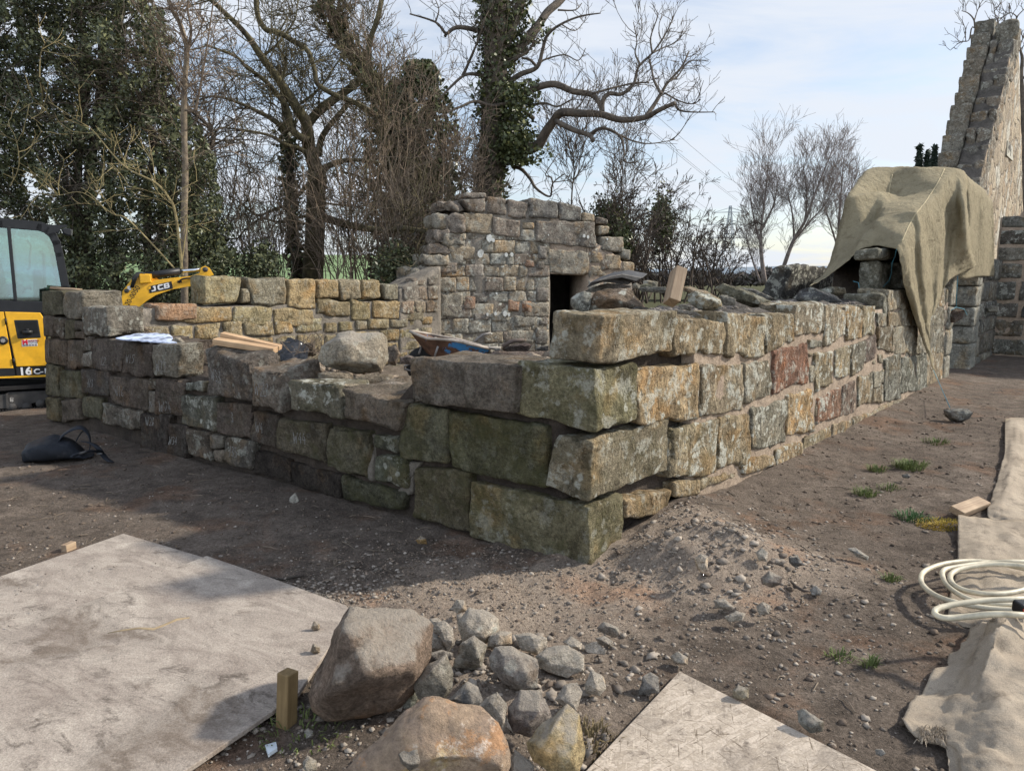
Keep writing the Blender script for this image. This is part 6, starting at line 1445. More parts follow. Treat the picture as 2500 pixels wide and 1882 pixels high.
for x, y in ((43, 860), (103, 1155)):
    mb = MB(); a = xp(x, y, .006); mb.tube([a - ZU * .035, a + ZU * .035], .009, 7); mb.build('hinge', BLK, exc, True)
mb = MB(); plate(mb, [(160,999),(274,993),(278,1042),(162,1048)], .006, .003); hs = mb.build('hire_sticker', WHT, exc)
a = xp(163, 1030, .0075); px_ = (xp(274, 1020) - xp(163, 1020)).length
text('M', a + ED * .004, ED, ZU, .07, REDD, hs, bold=.004)
text('MARTIN', a + ED * .064 + ZU * .024, ED, ZU, .029, simple('maroon_decal', (.25, .02, .03), .5), hs, bold=.001)
text('PLANT HIRE', a + ED * .064 + ZU * .004, ED, ZU, .0175, DARK, hs)
text('08700 50 90 90', a + ED * .004 - ZU * .022, ED, ZU, .0225, DARK, hs, bold=.0005)
a = xp(140, 1258, .003); text('16', a, ED, ZU, .125, WHT, st_, bold=.004, sx=1.05)
mb = MB(); plate(mb, [(230,1208),(236,1208),(238,1252),(232,1252)], .004, .003); mb.build('decal_bar', YEL, st_)
text('C-1', xp(250, 1250, .003), ED, ZU, .085, WHT, st_, bold=.003, sx=1.1)
# cab: side frame with two window openings
GLS, ntg, bs = new_mat('tinted_cab_glass'); ntg.nodes.clear()
og = ntg.nodes.new('ShaderNodeOutputMaterial'); tr = N(ntg, 'ShaderNodeBsdfTransparent'); tr.inputs[0].default_value = (.62, .76, .76, 1); gl = N(ntg, 'ShaderNodeBsdfGlossy'); gl.inputs['Roughness'].default_value = .03; gl.inputs['Color'].default_value = (.75, .9, .92, 1)
fr_ = N(ntg, 'ShaderNodeFresnel'); fr_.inputs[0].default_value = 1.6; mx = N(ntg, 'ShaderNodeMixShader'); ad = N(ntg, 'ShaderNodeMath', operation='ADD', i_1=.15, use_clamp=True)
ntg.links.new(fr_.outputs[0], ad.inputs[0]); ntg.links.new(ad.outputs[0], mx.inputs[0]); ntg.links.new(tr.outputs[0], mx.inputs[1]); ntg.links.new(gl.outputs[0], mx.inputs[2]); ntg.links.new(mx.outputs[0], og.inputs[0])
def strip(mb, path, wd, o0, th):
    """flat bar following an image path on the cab side"""
    P = [xp(x, y, o0) for x, y in path]
    for i in range(len(P) - 1):
        t = (P[i + 1] - P[i]).normalized(); s = EN.cross(t) * wd / 2; e = t * wd * .35
        mb.prism([P[i] - s - e, P[i + 1] - s + e, P[i + 1] + s + e, P[i] + s - e], -EN * (th + .0007 * i))
cab = MB(); strip(cab, [(-420,140),(0,140),(290,165),(345,185),(390,225),(418,280),(440,370),(485,615),(500,760)], .085, .0, .06)
strip(cab, [(-420,735),(480,765)], .14, -.003, .06); strip(cab, [(64,170),(114,700)], .036, .004, .05); strip(cab, [(-400,150),(-400,780)], .08, .002, .06)
fr0 = cab.build('cab_frame', BLK, exc, bevel=.006)
cab = MB(); far = -.98
strip(cab, [(-420,140),(0,140),(290,165),(345,185),(390,225),(418,280),(440,370),(485,615),(500,760)], .07, far, .05); strip(cab, [(-420,735),(480,765)], .12, far - .003, .05); strip(cab, [(64,170),(114,700)], .036, far - .004, .04)
cab.build('far_cab_frame', BLK, exc)
P1 = [xp(x, y, -.0) for x, y in ((-420,118),(0,118),(295,143),(365,170),(412,215))]; mb = MB()
for i in range(4): mb.prism([P1[i], P1[i + 1], P1[i + 1] - EN * 1.0, P1[i] - EN * 1.0], ZU * (.03 + .0005 * i))
mb.build('cab_roof', BLK, exc)
mb = MB(); plate(mb, [(70,165),(290,185),(340,205),(375,245),(400,300),(470,715),(112,705)], -.03, .006); mb.build('window', GLS, exc)
mb = MB(); plate(mb, [(-400,160),(56,165),(106,700),(-400,700)], -.033, .006); mb.build('window', GLS, exc)
mb = MB(); q = [xp(x, y, -.06) for x, y in ((412,260),(478,700))]; mb.prism([q[0], q[1], q[1] - EN * .9, q[0] - EN * .9], ED * .006); mb.build('windscreen', GLS, exc)
mb = MB(); plate(mb, [(70,165),(290,185),(340,205),(375,245),(400,300),(470,715),(112,705)], -1.0, .006); plate(mb, [(-400,160),(56,165),(106,700),(-400,700)], -1.003, .006); mb.build('far_window', GLS, exc)
SEAT = simple('seat_vinyl', (.03, .03, .032), .6)
mb = MB(); a = xp(-40, 640, -.55); mb.box((-.22, -.22, -.05), (.22, .22, .08), Matrix.Translation(a)); b_ = xp(-110, 480, -.55); mb.box((-.08, -.22, -.30), (.06, .22, .25), Matrix.Translation(b_) @ Matrix.Rotation(-.12, 4, 'Y')); mb.box((-.05, -.12, .27), (.05, .12, .42), Matrix.Translation(b_)); mb.build('seat', SEAT, exc, bevel=.03)
mb = MB(); mb.tube([xp(30, 690, -.3), xp(70, 655, -.3), xp(105, 665, -.3)], .018, 7); mb.tube([xp(165, 660, -.3), xp(185, 620, -.3), xp(225, 612, -.3), xp(232, 630, -.3)], .016, 7); mb.build('control_lever', SEAT, exc, True)
mb = MB(); mb.tube([xp(300, 340, -.75), xp(325, 360, -.75), xp(335, 690, -.75)], .015, 7); mb.tube([xp(195, 260, -.9), xp(230, 300, -.9), xp(215, 470, -.9), xp(200, 480, -.9)], .014, 7); mb.build('grab_rail', GUN, exc, True)
mb = MB(); plate(mb, [(240,480),(310,480),(330,720),(250,720)], -.8, .12); mb.build('console', SEAT, exc, bevel=.02)
# working lamp on its bracket at the roof corner
mb = MB(); plate(mb, [(345,150),(495,148),(497,165),(455,170),(430,215),(400,190)], -.25, .012); mb.build('lamp_bracket', BLK, exc)
mb = MB(); plate(mb, [(455,182),(480,172),(530,180),(527,228),(500,228),(468,212)], -.22, .10); lp = mb.build('work_lamp', BLK, exc, bevel=.012)
mb = MB(); q = [xp(x, y, -.23) for x, y in ((529,184),(527,226))]; mb.prism([q[0] + ED * .004, q[1] + ED * .004, q[1] + ED * .004 - EN * .08, q[0] + ED * .004 - EN * .08], ED * .004); mb.build('lens', simple('lamp_lens', (.35, .35, .33), .3), lp)
# undercarriage
mb = MB(); plate(mb, [(-420,1310),(360,1285),(360,1500),(-420,1545)], -.25, .5); mb.build('undercarriage', DARK, exc)
mb = MB(); P2 = [(-420,1372),(0,1350),(340,1328),(372,1345),(385,1420),(372,1500),(340,1528),(0,1556),(-420,1590),(-420,1560),(0,1526),(330,1500),(345,1480),(352,1420),(345,1372),(330,1352),(0,1374),(-420,1398)]
for i in range(8):
    a, b_, c, d_ = P2[i], P2[i + 1], P2[len(P2) - 2 - i], P2[len(P2) - 1 - i]; mb.prism([xp(*a, .03), xp(*b_, .03), xp(*c, .03), xp(*d_, .03)], -EN * (.24 + .001 * i))
for k in range(24):
    x = -200 + k * 24; y = 1526 - (x) * .085; mb.prism([xp(x, y - 8, .034), xp(x + 13, y - 9, .034), xp(x + 13, y + 10, .034), xp(x, y + 11, .034)], -EN * .24)
mb.build('track', RUBR, exc)
mb = MB(); plate(mb, [(-420,1412),(40,1400),(60,1385),(355,1372),(355,1440),(230,1470),(180,1500),(70,1505),(-420,1530)], .0, .16); tf = mb.build('track_frame', GUN, exc, bevel=.006)
for x, y in ((90,1498),(200,1490),(300,1470),(-60,1505)):
    mb = MB(); mb.lathe(xp(x, y, .01), -EN, [(0, .05), (.12, .05)], 14); mb.build('roller', GUN, exc, True)
mb = MB(); plate(mb, [(42,1396),(60,1392),(66,1500),(48,1504)], .012, .02); mb.build('guide_plate', GUN, exc)
mb = MB()
for x, y, w_, h_ in ((78,1440,10,30),(90,1445,10,22),(84,1425,16,5),(96,1438,6,26)): plate(mb, [(x-w_/2,y-h_/2),(x+w_/2,y-h_/2),(x+w_/2,y+h_/2),(x-w_/2,y+h_/2)], .004, .003)
mb.build('worn_marking', simple('worn_white', (.4, .38, .35), .9, var=.6, scale=40), tf)
# boom, its ram and logo
BD = Vector((.9, .43, 0)).normalized(); BN = Vector((BD.y, -BD.x, 0)); BO = dp(*zp('A', 760, 500), 9.55)
def bp(x, y, o=0.0): return on_plane(*zp('A', x, y), BO + BN * o, BN)
out_ = [(640,760),(700,600),(712,500),(770,425),(800,398),(880,402),(885,440),(1000,425),(1105,415),(1160,398),(1168,365),(1190,355),(1216,366),(1242,408),(1182,428),(1128,470),(1000,492),(905,525),(850,560),(800,600),(740,760)]
mb = MB()
strips = [([0,1,19,20]), ([1,2,18,19]), ([2,3,17,18]), ([3,4,16,17]), ([4,5,6,16]), ([6,7,15,16]) , ([7,8,14,15]), ([8,9,13,14]), ([9,10,11,12,13])]
for k, s_ in enumerate(strips): mb.prism([bp(*out_[i], .09) for i in s_], -BN * (.18 + .0006 * k))
boom = mb.build('boom', YEL, exc, bevel=.004)
mb = MB(); mb.prism([bp(*p, .13) for p in ((808,402),(872,404),(880,452),(812,458))], -BN * .035); mb.build('valve_cover', YEL, boom, bevel=.01)
mb = MB(); mb.prism([bp(*p, .093) for p in ((862,474),(996,444),(1004,487),(868,514))], -BN * .003); lg = mb.build('logo_plate', BLK, boom)
U = (bp(996, 480) - bp(868, 509)); U.normalize(); V_ = BN.cross(U).normalized()
LET = {'J': [[(.35,1),(.78,1),(.78,.72),(.35,.72)], [(.48,.72),(.78,.72),(.78,.2),(.48,.2)], [(.48,.3),(.78,.2),(.66,.02),(.5,0),(.42,.24)], [(.5,0),(.42,.24),(.2,.24),(0,.24),(0,.05),(.12,0)]],
       'C': [[(.95,1),(.95,.74),(.3,.74),(.15,.98),(.22,1)], [(.15,.98),(.3,.74),(.3,.26),(.15,.02),(0,.2),(0,.8)], [(.95,.26),(.95,0),(.22,0),(.15,.02),(.3,.26)]],
       'B': [[(0,1),(.28,1),(.28,0),(0,0)], [(.28,1),(.8,1),(.92,.88),(.66,.78),(.28,.78)], [(.92,.88),(.92,.62),(.84,.53),(.66,.6),(.66,.78)], [(.84,.53),(.66,.6),(.28,.6),(.28,.4),(.66,.4),(.84,.5)], [(.84,.5),(.96,.38),(.96,.14),(.66,.22),(.66,.4)], [(.96,.14),(.84,0),(.28,0),(.28,.22),(.66,.22)]]}
wl_ = (bp(990, 470) - bp(882, 495)).length / 3.25; lo_ = bp(881, 505, .0938)
for i_, ch_ in enumerate('JCB'):
    mb = MB()
    for k_, pl2 in enumerate(LET[ch_]):
        mb.prism([lo_ + U * (i_ * 1.1 + x_ + .12 * y_) * wl_ + V_ * y_ * wl_ * .92 for x_, y_ in pl2], -BN * -(.0015 + .00005 * k_))
    mb.build('logo_letter', WHT, lg)
mb = MB(); mb.prism([bp(*p, .095) for p in ((863,477),(874,474),(876,488),(865,491))], -BN * .002); mb.build('logo_square', YEL, lg)
mb = MB(); mb.prism([bp(*p, .093) for p in ((738,474),(757,470),(762,492),(744,500))], -BN * .003); mb.build('warning_sticker', WHT, boom)
U2 = (bp(785, 515) - bp(740, 588)).normalized(); text('20-0050', bp(748, 590, .0935), U2, BN.cross(U2).normalized(), .088, BLK, boom, name='fleet_number')
mb = MB(); mb.tube([bp(800, 418, 0), bp(860, 411, 0)], .03, 10); mb.tube([bp(850, 412, 0), bp(1045, 386, 0)], .048, 14); rm = mb.build('ram_cylinder', BLK, boom, True)
mb = MB(); mb.tube([bp(1040, 387, 0), bp(1178, 376, 0)], .024, 12); mb.build('ram_rod', CHROME, rm, True)
mb = MB(); mb.lathe(bp(1192, 376, .105), -BN, [(0, .035), (.21, .035)], 14); mb.lathe(bp(735, 500, .10), -BN, [(0, .03), (.02, .03)], 12); mb.lathe(bp(775, 430, .10), -BN, [(0, .022), (.02, .022)], 12); mb.build('pivot_pin', GUN, boom, True)
mb = MB()
for k in range(3): mb.tube(sp_([bp(760 + k * 6, 480, .11), bp(775 + k * 8, 430, .14), bp(800 + k * 8, 395, .10), bp(840, 400 + 4 * k, .08)], 6), .011, 6)
HB_ = simple('hose_black', (.012, .012, .012), .5); mb.build('hydraulic_hose', HB_, boom, True); mb = MB()
mb.tube(sp_([bp(1035, 450, .11), bp(1060, 432, .12), bp(1110, 425, .11), bp(1150, 418, .10)], 6), .012, 6); mb.tube([bp(1030, 448, .10), bp(1055, 444, .10)], .018, 6); mb.build('hydraulic_hose', HB_, boom, True)
# ------------------------------------------------------------------ trees and scrub
def bark(name, c, c2): return simple(name, c, .95, var=.4, scale=7, bump=.7, c2=c2, bdist=.02, bscale=24)
BARK_DK = bark('dark_bark', (.13, .105, .08), (.06, .05, .04)); BARK_MOSS = bark('mossy_bark', (.115, .098, .05), (.05, .042, .027)); BARK_TAN = bark('tan_twigs', (.20, .15, .105), (.10, .078, .058)); BARK_BIRCH = bark('birch_twigs', (.26, .215, .19), (.14, .115, .10)); BARK_YEL = bark('lichened_twigs', (.27, .22, .11), (.15, .12, .06))
def leaf_mat(name, c1, c2, c3, rough=.4):
    m, nt, b = new_mat(name); g = G(nt); r = g.attr('rnd', 'Fac')
    c = g.mix(g.rng(r, 0, .8), c1, c2); c = g.mix(g.rng(r, .9, 1), c, c3); nt.links.new(c, b.inputs['Base Color']); b.inputs['Roughness'].default_value = rough; b.inputs['Specular IOR Level'].default_value = .35; return m
HOLLY = leaf_mat('holly_leaf', (.034, .044, .021), (.11, .12, .057), (.25, .24, .10), .5); IVY = leaf_mat('ivy_leaf', (.036, .046, .02), (.10, .115, .045), (.22, .22, .08), .4); CONI = leaf_mat('conifer_needles', (.012, .02, .014), (.03, .045, .03), (.05, .06, .04), .7)
def leaves(name, C, size, mat, parent=None, seed=0, loc=None, aspect=.55, Nrm=None):
    rg = np.random.RandomState(seed); n = len(C); C = np.asarray(C, dtype=float)
    d = rg.randn(n, 3); d[:, 2] -= .35; d /= np.linalg.norm(d, axis=1)[:, None]
    k = rg.randn(n, 3) + (np.array([0, -.35, .75]) if Nrm is None else Nrm); s = np.cross(d, k); s /= np.linalg.norm(s, axis=1)[:, None] + 1e-9; up = np.cross(s, d)
    L = size * rg.uniform(.6, 1.35, n)[:, None]
    v = np.stack([C - d * L * .5, C + s * L * aspect * .5 + up * L * .08, C + d * L * .5, C - s * L * aspect * .5 + up * L * .08], 1).reshape(-1, 3)
    base = np.array(base_of(parent)) if parent is not None else np.array(loc if loc is not None else C.mean(0))
    me = np_mesh(name, v - base, np.arange(n * 4).reshape(n, 4), {'rnd': np.repeat(rg.rand(n), 4)})
    return link_mesh(name, me, mat, parent, tuple(base) if parent is None else (0, 0, 0), smooth=False)
def perp(d, rg):
    a = Vector((rg.gauss(0, 1), rg.gauss(0, 1), rg.gauss(0, 1))); a -= d * a.dot(d); return a.normalized() if a.length > 1e-6 else d.orthogonal().normalized()
def grow(mb, p, d, L, r, lev, rg, up=.15, bend=.35, kids=4, spread=.9, taper=.35, rmin=.003, segs=None, shrink=.55):
    """recursive tapering branch with side shoots"""
    m = segs or (5 if L > .5 else 3); pts = [p.copy()]; rad = [r]; q = p.copy(); dd = d.normalized()
    for i in range(m):
        dd = (dd + perp(dd, rg) * bend * rg.uniform(.2, 1) + Vector((0, 0, up)) * .5).normalized(); q = q + dd * L / m; pts.append(q.copy()); rad.append(max(rmin, r * (1 - (1 - taper) * (i + 1) / m)))
    mb.tube(pts, rad, 5 if r > .03 else (4 if r > .012 else 3), False)
    if lev <= 0: return
    for k in range(kids):
        t = rg.uniform(.25, 1.0); i = min(m - 1, int(t * m)); a = pts[i].lerp(pts[i + 1], t * m - i); dl = (pts[i + 1] - pts[i]).normalized()
        nd = (dl + perp(dl, rg) * spread * rg.uniform(.6, 1.3) + Vector((0, 0, up))).normalized()
        grow(mb, a, nd, L * shrink * rg.uniform(.6, 1.3), max(rmin, rad[i] * .6), lev - 1, rg, up, bend, kids, spread, taper, rmin, None, shrink)
def smooth_path(P, n=5): return sp_(P, n)
def limb(mb, zk, path, Y, dY, r0, r1, rg, wob=.1, n=7):
    """traced limb: gets its own depth as it leaves the trunk"""
    P = []; m = len(path)
    for i, (x, y) in enumerate(path):
        t = i / max(1, m - 1); P.append(dp(*zp(zk, x, y), Y + dY * t + wob * noise.noise(Vector((x * .01, y * .01, r0 * 50)))))
    P = smooth_path(P, 5); k = len(P); mb.tube(P, [(r0 + (r1 - r0) * (i / (k - 1)) ** .8) * (1 + .12 * noise.noise(P[i] * 3)) for i in range(k)], n)
    return P
def shoots(mb, P, rg, dens, L, r=.008, lev=1, kids=3, up=.5, start=.15, spread=1.0, rmin=.0035, bend=.35):
    n = len(P); tot = sum((P[i + 1] - P[i]).length for i in range(n - 1)); 
    for k in range(int(tot * dens)):
        t = start + (1 - start) * rg.random(); i = min(n - 2, int(t * (n - 1))); a = P[i].lerp(P[i + 1], t * (n - 1) - i); dl = (P[i + 1] - P[i]).normalized()
        d = (perp(dl, rg) * spread + dl * .5 + Vector((0, 0, up))).normalized(); grow(mb, a, d, L * rg.uniform(.4, 1.3), r * rg.uniform(.7, 1.3), lev, rg, up * .35, bend, kids, .8, .4, rmin)
def ivy_on(P, rad, per_m, rg, spread=.12):
    C = []; n = len(P)
    for i in range(n - 1):
        L = (P[i + 1] - P[i]).length; t = (P[i + 1] - P[i]).normalized(); f = .75 + .5 * noise.noise(P[i] * 1.3)
        for k in range(int(L * per_m)):
            o = perp(t, rg); C.append(P[i].lerp(P[i + 1], rg.random()) + o * (rad * f + abs(rg.gauss(0, spread))))
    return C
rg = random.Random(11)
# --- big ivy-clad tree
YC = 17.0; tc = empty('ivy_clad_tree', Vector((dp(*zp('T3', 480, 1150), YC).x, YC, -.2)), 'tall bare tree with thick ivy-clad trunk and long right-hand limbs against the sky', 'tree')
tr_ = MB(); trunk = limb(tr_, 'T3', [(440,1700),(450,1400),(460,1150),(478,900),(490,620),(500,330),(495,0),(490,-260)], YC, 0, .36, .24, rg, .05, 12)
T2_ = limb(tr_, 'T3', [(520,330),(590,160),(640,40),(670,-120)], YC, .3, .17, .1, rg, .05, 9); tr_.build('trunk', BARK_DK, tc, True)
LC = [([(560,890),(640,870),(740,850),(790,770),(840,700),(880,655),(1000,660),(1110,665),(1230,697),(1370,682),(1450,640),(1540,600)], .20, .045, -2.5), ([(1540,600),(1565,640),(1640,652),(1770,652)], .04, .012, -.2),
 ([(1370,680),(1420,610),(1460,545),(1500,480),(1580,390),(1622,300)], .075, .018, .5), ([(1460,545),(1420,470),(1405,400),(1390,345)], .045, .02, .6), ([(1500,480),(1560,440),(1620,360),(1735,352)], .03, .01, .3), ([(1480,540),(1560,585),(1640,605),(1690,580)], .03, .01, -.3),
 ([(850,705),(950,755),(1040,785),(1065,818)], .085, .05, -.8), ([(1045,785),(1120,745),(1220,790),(1245,880),(1250,940),(1330,942)], .06, .015, -.6), ([(1220,785),(1300,820),(1400,835),(1540,812)], .035, .01, .5), ([(1250,930),(1225,945),(1215,975)], .018, .008, 0),
 ([(640,570),(730,515),(840,490),(950,532),(1050,548),(1095,590),(1118,650)], .12, .06, -1.2), ([(1118,655),(1120,590),(1160,545),(1230,548),(1300,490),(1330,390),(1410,310),(1480,210),(1530,110)], .085, .014, .8), ([(1060,545),(1180,512),(1300,485),(1390,480)], .04, .018, .5), ([(1340,380),(1310,310),(1320,240),(1300,130)], .03, .01, .3), ([(1410,310),(1470,280),(1540,250),(1590,200)], .03, .01, .4), ([(1410,310),(1400,220),(1440,100),(1435,70)], .03, .01, .2),
 ([(545,370),(650,262),(740,160),(800,72),(880,0),(960,-110)], .17, .09, 1.0), ([(540,500),(640,435),(740,392),(770,300),(800,205),(880,142),(990,97),(1110,78)], .10, .014, -.8), ([(740,392),(700,350),(650,338)], .05, .03, .2), ([(740,372),(800,342),(900,320),(980,352),(1022,282)], .035, .01, -.4), ([(880,142),(960,180),(1020,120)], .02, .008, .3), ([(860,60),(960,60),(1000,20)], .03, .01, .2),
 ([(430,185),(300,160),(250,170),(210,195),(150,130),(0,82)], .09, .018, -.5), ([(215,190),(205,215)], .05, .04, 0), ([(150,130),(170,60),(150,0)], .03, .012, .2), ([(310,165),(290,110),(300,20)], .02, .008, .2),
 ([(480,465),(400,435),(320,438),(240,505),(170,580)], .07, .03, -.6), ([(310,440),(350,350),(395,240),(440,100)], .06, .014, -.7), ([(720,690),(680,660),(600,600),(480,615),(380,590),(300,620),(215,655)], .07, .03, -1.3), ([(600,970),(650,985),(700,1040),(735,1095),(815,1142),(832,1065),(900,1010)], .07, .015, -1.0), ([(832,1065),(820,1030),(790,1010),(860,900)], .03, .01, .2), ([(830,1060),(930,1045),(1000,1010)], .02, .007, .2), ([(500,390),(620,340),(700,285),(730,200)], .06, .02, -.3), ([(690,620),(780,600),(860,620),(940,580),(980,580)], .05, .012, -.5), ([(900,660),(960,640),(1010,580),(1040,500)], .04, .012, .6)]
lm = MB(); LP = []
for path, r0, r1, dY in LC: LP.append(limb(lm, 'T3', path, YC + (0 if path[0][0] < 760 else -1.2), dY, r0 * .72, r1 * .85, rg, .12, 8 if r0 > .08 else 6))
lm.build('limbs', BARK_DK, tc, True)
tw = MB()
for (path, r0, r1, dY), P in zip(LC, LP): shoots(tw, P, rg, 9 if r0 < .09 else 6, .36, .008, 1, 2, .35, .2, bend=.4, rmin=.0042)
for P in LP[:14]: shoots(tw, P, rg, 3, .8, .010, 2, 3, .4, .3, rmin=.0045)
shoots(tw, trunk, rg, 22, .9, .009, 2, 3, .35, .2, rmin=.0045)
tw.build('twigs', BARK_DK, tc)
C = ivy_on(trunk[:34], .30, 900, rg, .13) + ivy_on(T2_, .22, 420, rg, .08) + ivy_on(LP[0][:13], .20, 520, rg, .12) + ivy_on(LP[16][:12], .2, 300, rg, .07) + ivy_on(LP[10][:7], .15, 300, rg, .1)
for i in range(2600):   # shaggy clumps on the right of the trunk
    t = rg.random(); c = dp(*zp('T3', 600 + rg.gauss(0, 55), 480 + t * 480), YC - .3 + rg.gauss(0, .3)); C.append(c)
leaves('ivy', C, .095, IVY, tc, 3, aspect=.8)
# --- mossy spreading tree
YA = 15.5; ta = empty('bare_tree', Vector((dp(*zp('T2', 625, 1620), YA).x, YA, -.2)), 'mossy spreading bare tree with tangled twigs behind the low back wall', 'tree')
LA = [([(625,1760),(628,1600),(638,1400),(645,1200),(650,1000)], .24, .19, 0), ([(650,1000),(605,850),(590,720),(530,620),(440,480),(330,330),(240,200),(100,60),(-40,-60)], .17, .03, -1.0), ([(598,720),(650,660),(720,600),(800,545),(900,470),(950,400),(955,250),(1000,120),(1035,-40)], .12, .05, .8), ([(640,1250),(720,1275),(850,1312),(1050,1342),(1160,1325),(1300,1355)], .11, .035, -1.6), ([(660,990),(730,960),(800,935),(900,930),(1010,945)], .08, .03, -.8), ([(1060,1330),(1075,1200),(1095,1060),(1060,900),(1035,700),(1000,560),(940,440)], .06, .015, -.6), ([(1100,1300),(1160,1240),(1250,1230),(1330,1230)], .04, .015, -.5), ([(660,900),(680,800),(750,700),(830,610),(820,580)], .09, .04, .6),
 ([(600,820),(510,760),(480,640),(430,560),(350,470),(240,390),(180,330),(0,260)], .09, .02, -.8), ([(480,770),(400,700),(330,660),(200,600),(60,560),(-60,590)], .07, .015, -1.0), ([(610,900),(540,860),(470,840),(380,790),(250,760),(80,740)], .06, .014, -1.2), ([(650,1010),(500,1180),(420,1210),(310,1250),(220,1190),(150,1140)], .05, .012, -1.0), ([(300,-40),(305,80),(350,170),(430,190),(520,245),(600,300),(640,420),(655,490),(770,560),(880,600),(1000,670)], .06, .05, -.3), ([(560,600),(640,540),(700,470),(760,380),(820,300)], .04, .012, .5), ([(440,480),(470,360),(420,240),(480,100)], .05, .014, .4), ([(330,330),(420,260),(520,120),(540,0)], .04, .012, .4), ([(790,1000),(880,1020),(960,1080),(1010,1170)], .03, .01, .3), ([(660,1250),(560,1260),(430,1290),(330,1270),(240,1330),(180,1400)], .05, .012, -.8), ([(700,1060),(690,1010),(740,950)], .04, .03, .2), ([(690,1180),(780,1190),(900,1200),(980,1170)], .03, .01, -.5)]
lm = MB(); LPa = [limb(lm, 'T2', p, YA + (dY * .3 if i > 1 else 0), dY, a * .95, b, rg, .15, 9 if a > .1 else 6) for i, (p, a, b, dY) in enumerate(LA[1:], 1)]
m0 = MB(); P0 = limb(m0, 'T2', LA[0][0], YA, 0, .25, .19, rg, .03, 12); m0.build('trunk', BARK_MOSS, ta, True); lm.build('limbs', BARK_MOSS, ta, True)
tw = MB()
for (p, a, b, dY), P in zip(LA[1:], LPa): shoots(tw, P, rg, 7, 1.0, .013, 2, 4, .12, .1, 1.0, .0055, .5)
tw.build('twigs', BARK_MOSS, ta)
# its ivy-wrapped neighbour trunk and the leaning ivy-clad stem behind
ti = empty('ivy_clad_tree', Vector((dp(*zp('T2', 555, 1620), 16.4).x, 16.4, -.2)), 'slim ivy-wrapped trunk close beside the mossy spreading tree', 'tree')
m0 = MB(); Pi = limb(m0, 'T2', [(575,1760),(550,1600),(520,1420),(500,1200),(495,1000),(480,800),(455,560),(430,380)], 16.4, .3, .17, .05, rg, .05, 9); m0.build('trunk', BARK_DK, ti, True)
leaves('ivy', ivy_on(Pi[:28], .16, 330, rg, .08), .11, IVY, ti, 4, aspect=.8); tw = MB(); shoots(tw, Pi, rg, 14, .8, .009, 2, 3, .1, .3, rmin=.005); tw.build('twigs', BARK_MOSS, ti)
tl = empty('ivy_clad_tree', Vector((dp(*zp('T2', 1190, 1500), 19.0).x, 19.0, -.2)), 'leaning ivy-clad stem rising left out of the ivy mound', 'tree')
m0 = MB(); Pl = limb(m0, 'T2', [(1230,1700),(1190,1300),(1120,900),(1010,560),(880,340),(790,210),(740,80),(690,-60)], 19.0, -.6, .28, .1, rg, .06, 9); m0.build('trunk', BARK_DK, tl, True)
leaves('ivy', ivy_on(Pl[10:], .24, 420, rg, .1), .13, IVY, tl, 5, aspect=.8); tw = MB(); shoots(tw, Pl, rg, 14, 1.1, .011, 2, 4, .25, .3, rmin=.006); tw.build('twigs', BARK_TAN, tl)
# --- ivy mound between them
tb = empty('ivy_clad_tree', Vector((dp(*zp('T2', 1220, 1600), 18.2).x, 18.2, -.2)), 'broad dark ivy mound swallowing a dead tree left of the tall ivy-clad trunk', 'tree')
C = []
for i in range(30000):
    y = 350 + 1400 * rg.random(); half = 260 * min(1, ((y - 320) / 420)) ** .6; cx_ = 1225 + 25 * math.sin(y * .006)
    u = rg.gauss(0, .55)
    if abs(u) > 1.1: continue
    x = cx_ + u * half; z = noise.noise(Vector((x * .011, y * .011, 4)))
    if z < -.22 and rg.random() < .75: continue
    C.append(dp(*zp('T2', x, y), 18.2 + (rg.random() - .65) * 2.2 * (1 - .5 * abs(u))))
leaves('ivy', C, .11, IVY, tb, 6, aspect=.8)
m0 = MB(); Pb = limb(m0, 'T2', [(1230,1760),(1225,1300),(1215,900),(1190,600),(1170,420)], 18.2, 0, .3, .08, rg, .05, 9); m0.build('trunk', BARK_DK, tb, True)
# --- brown scrubby saplings in front of the ivy
for i, (x, y0, y1, lab) in enumerate([(1020,1700,350,'brown sapling left of the ivy mound'), (1130,1700,500,'brown sapling in front of the ivy mound'), (1250,1700,450,'tall brown sapling at the middle of the ivy mound'), (1360,1700,600,'brown sapling at the right edge of the ivy mound'), (1470,1700,700,'brown sapling between the ivy mound and the tall trunk'), (1580,1700,800,'brown twiggy sapling in front of the tall ivy-clad trunk'), (870,1700,700,'thin sapling right of the mossy spreading tree')]):
    Ys = 15.0 + (i % 3) * .5; o = empty('sapling', Vector((dp(*zp('T2', x, 1650), Ys).x, Ys, -.2)), lab, 'sapling', 'brown saplings behind the ruined gable'); mb = MB(); st = MB()
    for k in range(3):
        xx = x + rg.uniform(-50, 50); P = limb(st, 'T2', [(x + rg.uniform(-15, 15), y0), (xx, y0 * .6 + y1 * .4), (xx + rg.uniform(-60, 60), y1 + rg.uniform(0, 250))], Ys, rg.uniform(-.8, .8), .026, .007, rg, .2, 5)
        shoots(mb, P, rg, 6, .9, .008, 2, 3, .35, .12, .8, .0048, .4)
    st.build('stem', BARK_TAN, o, True); mb.build('twigs', BARK_TAN, o)
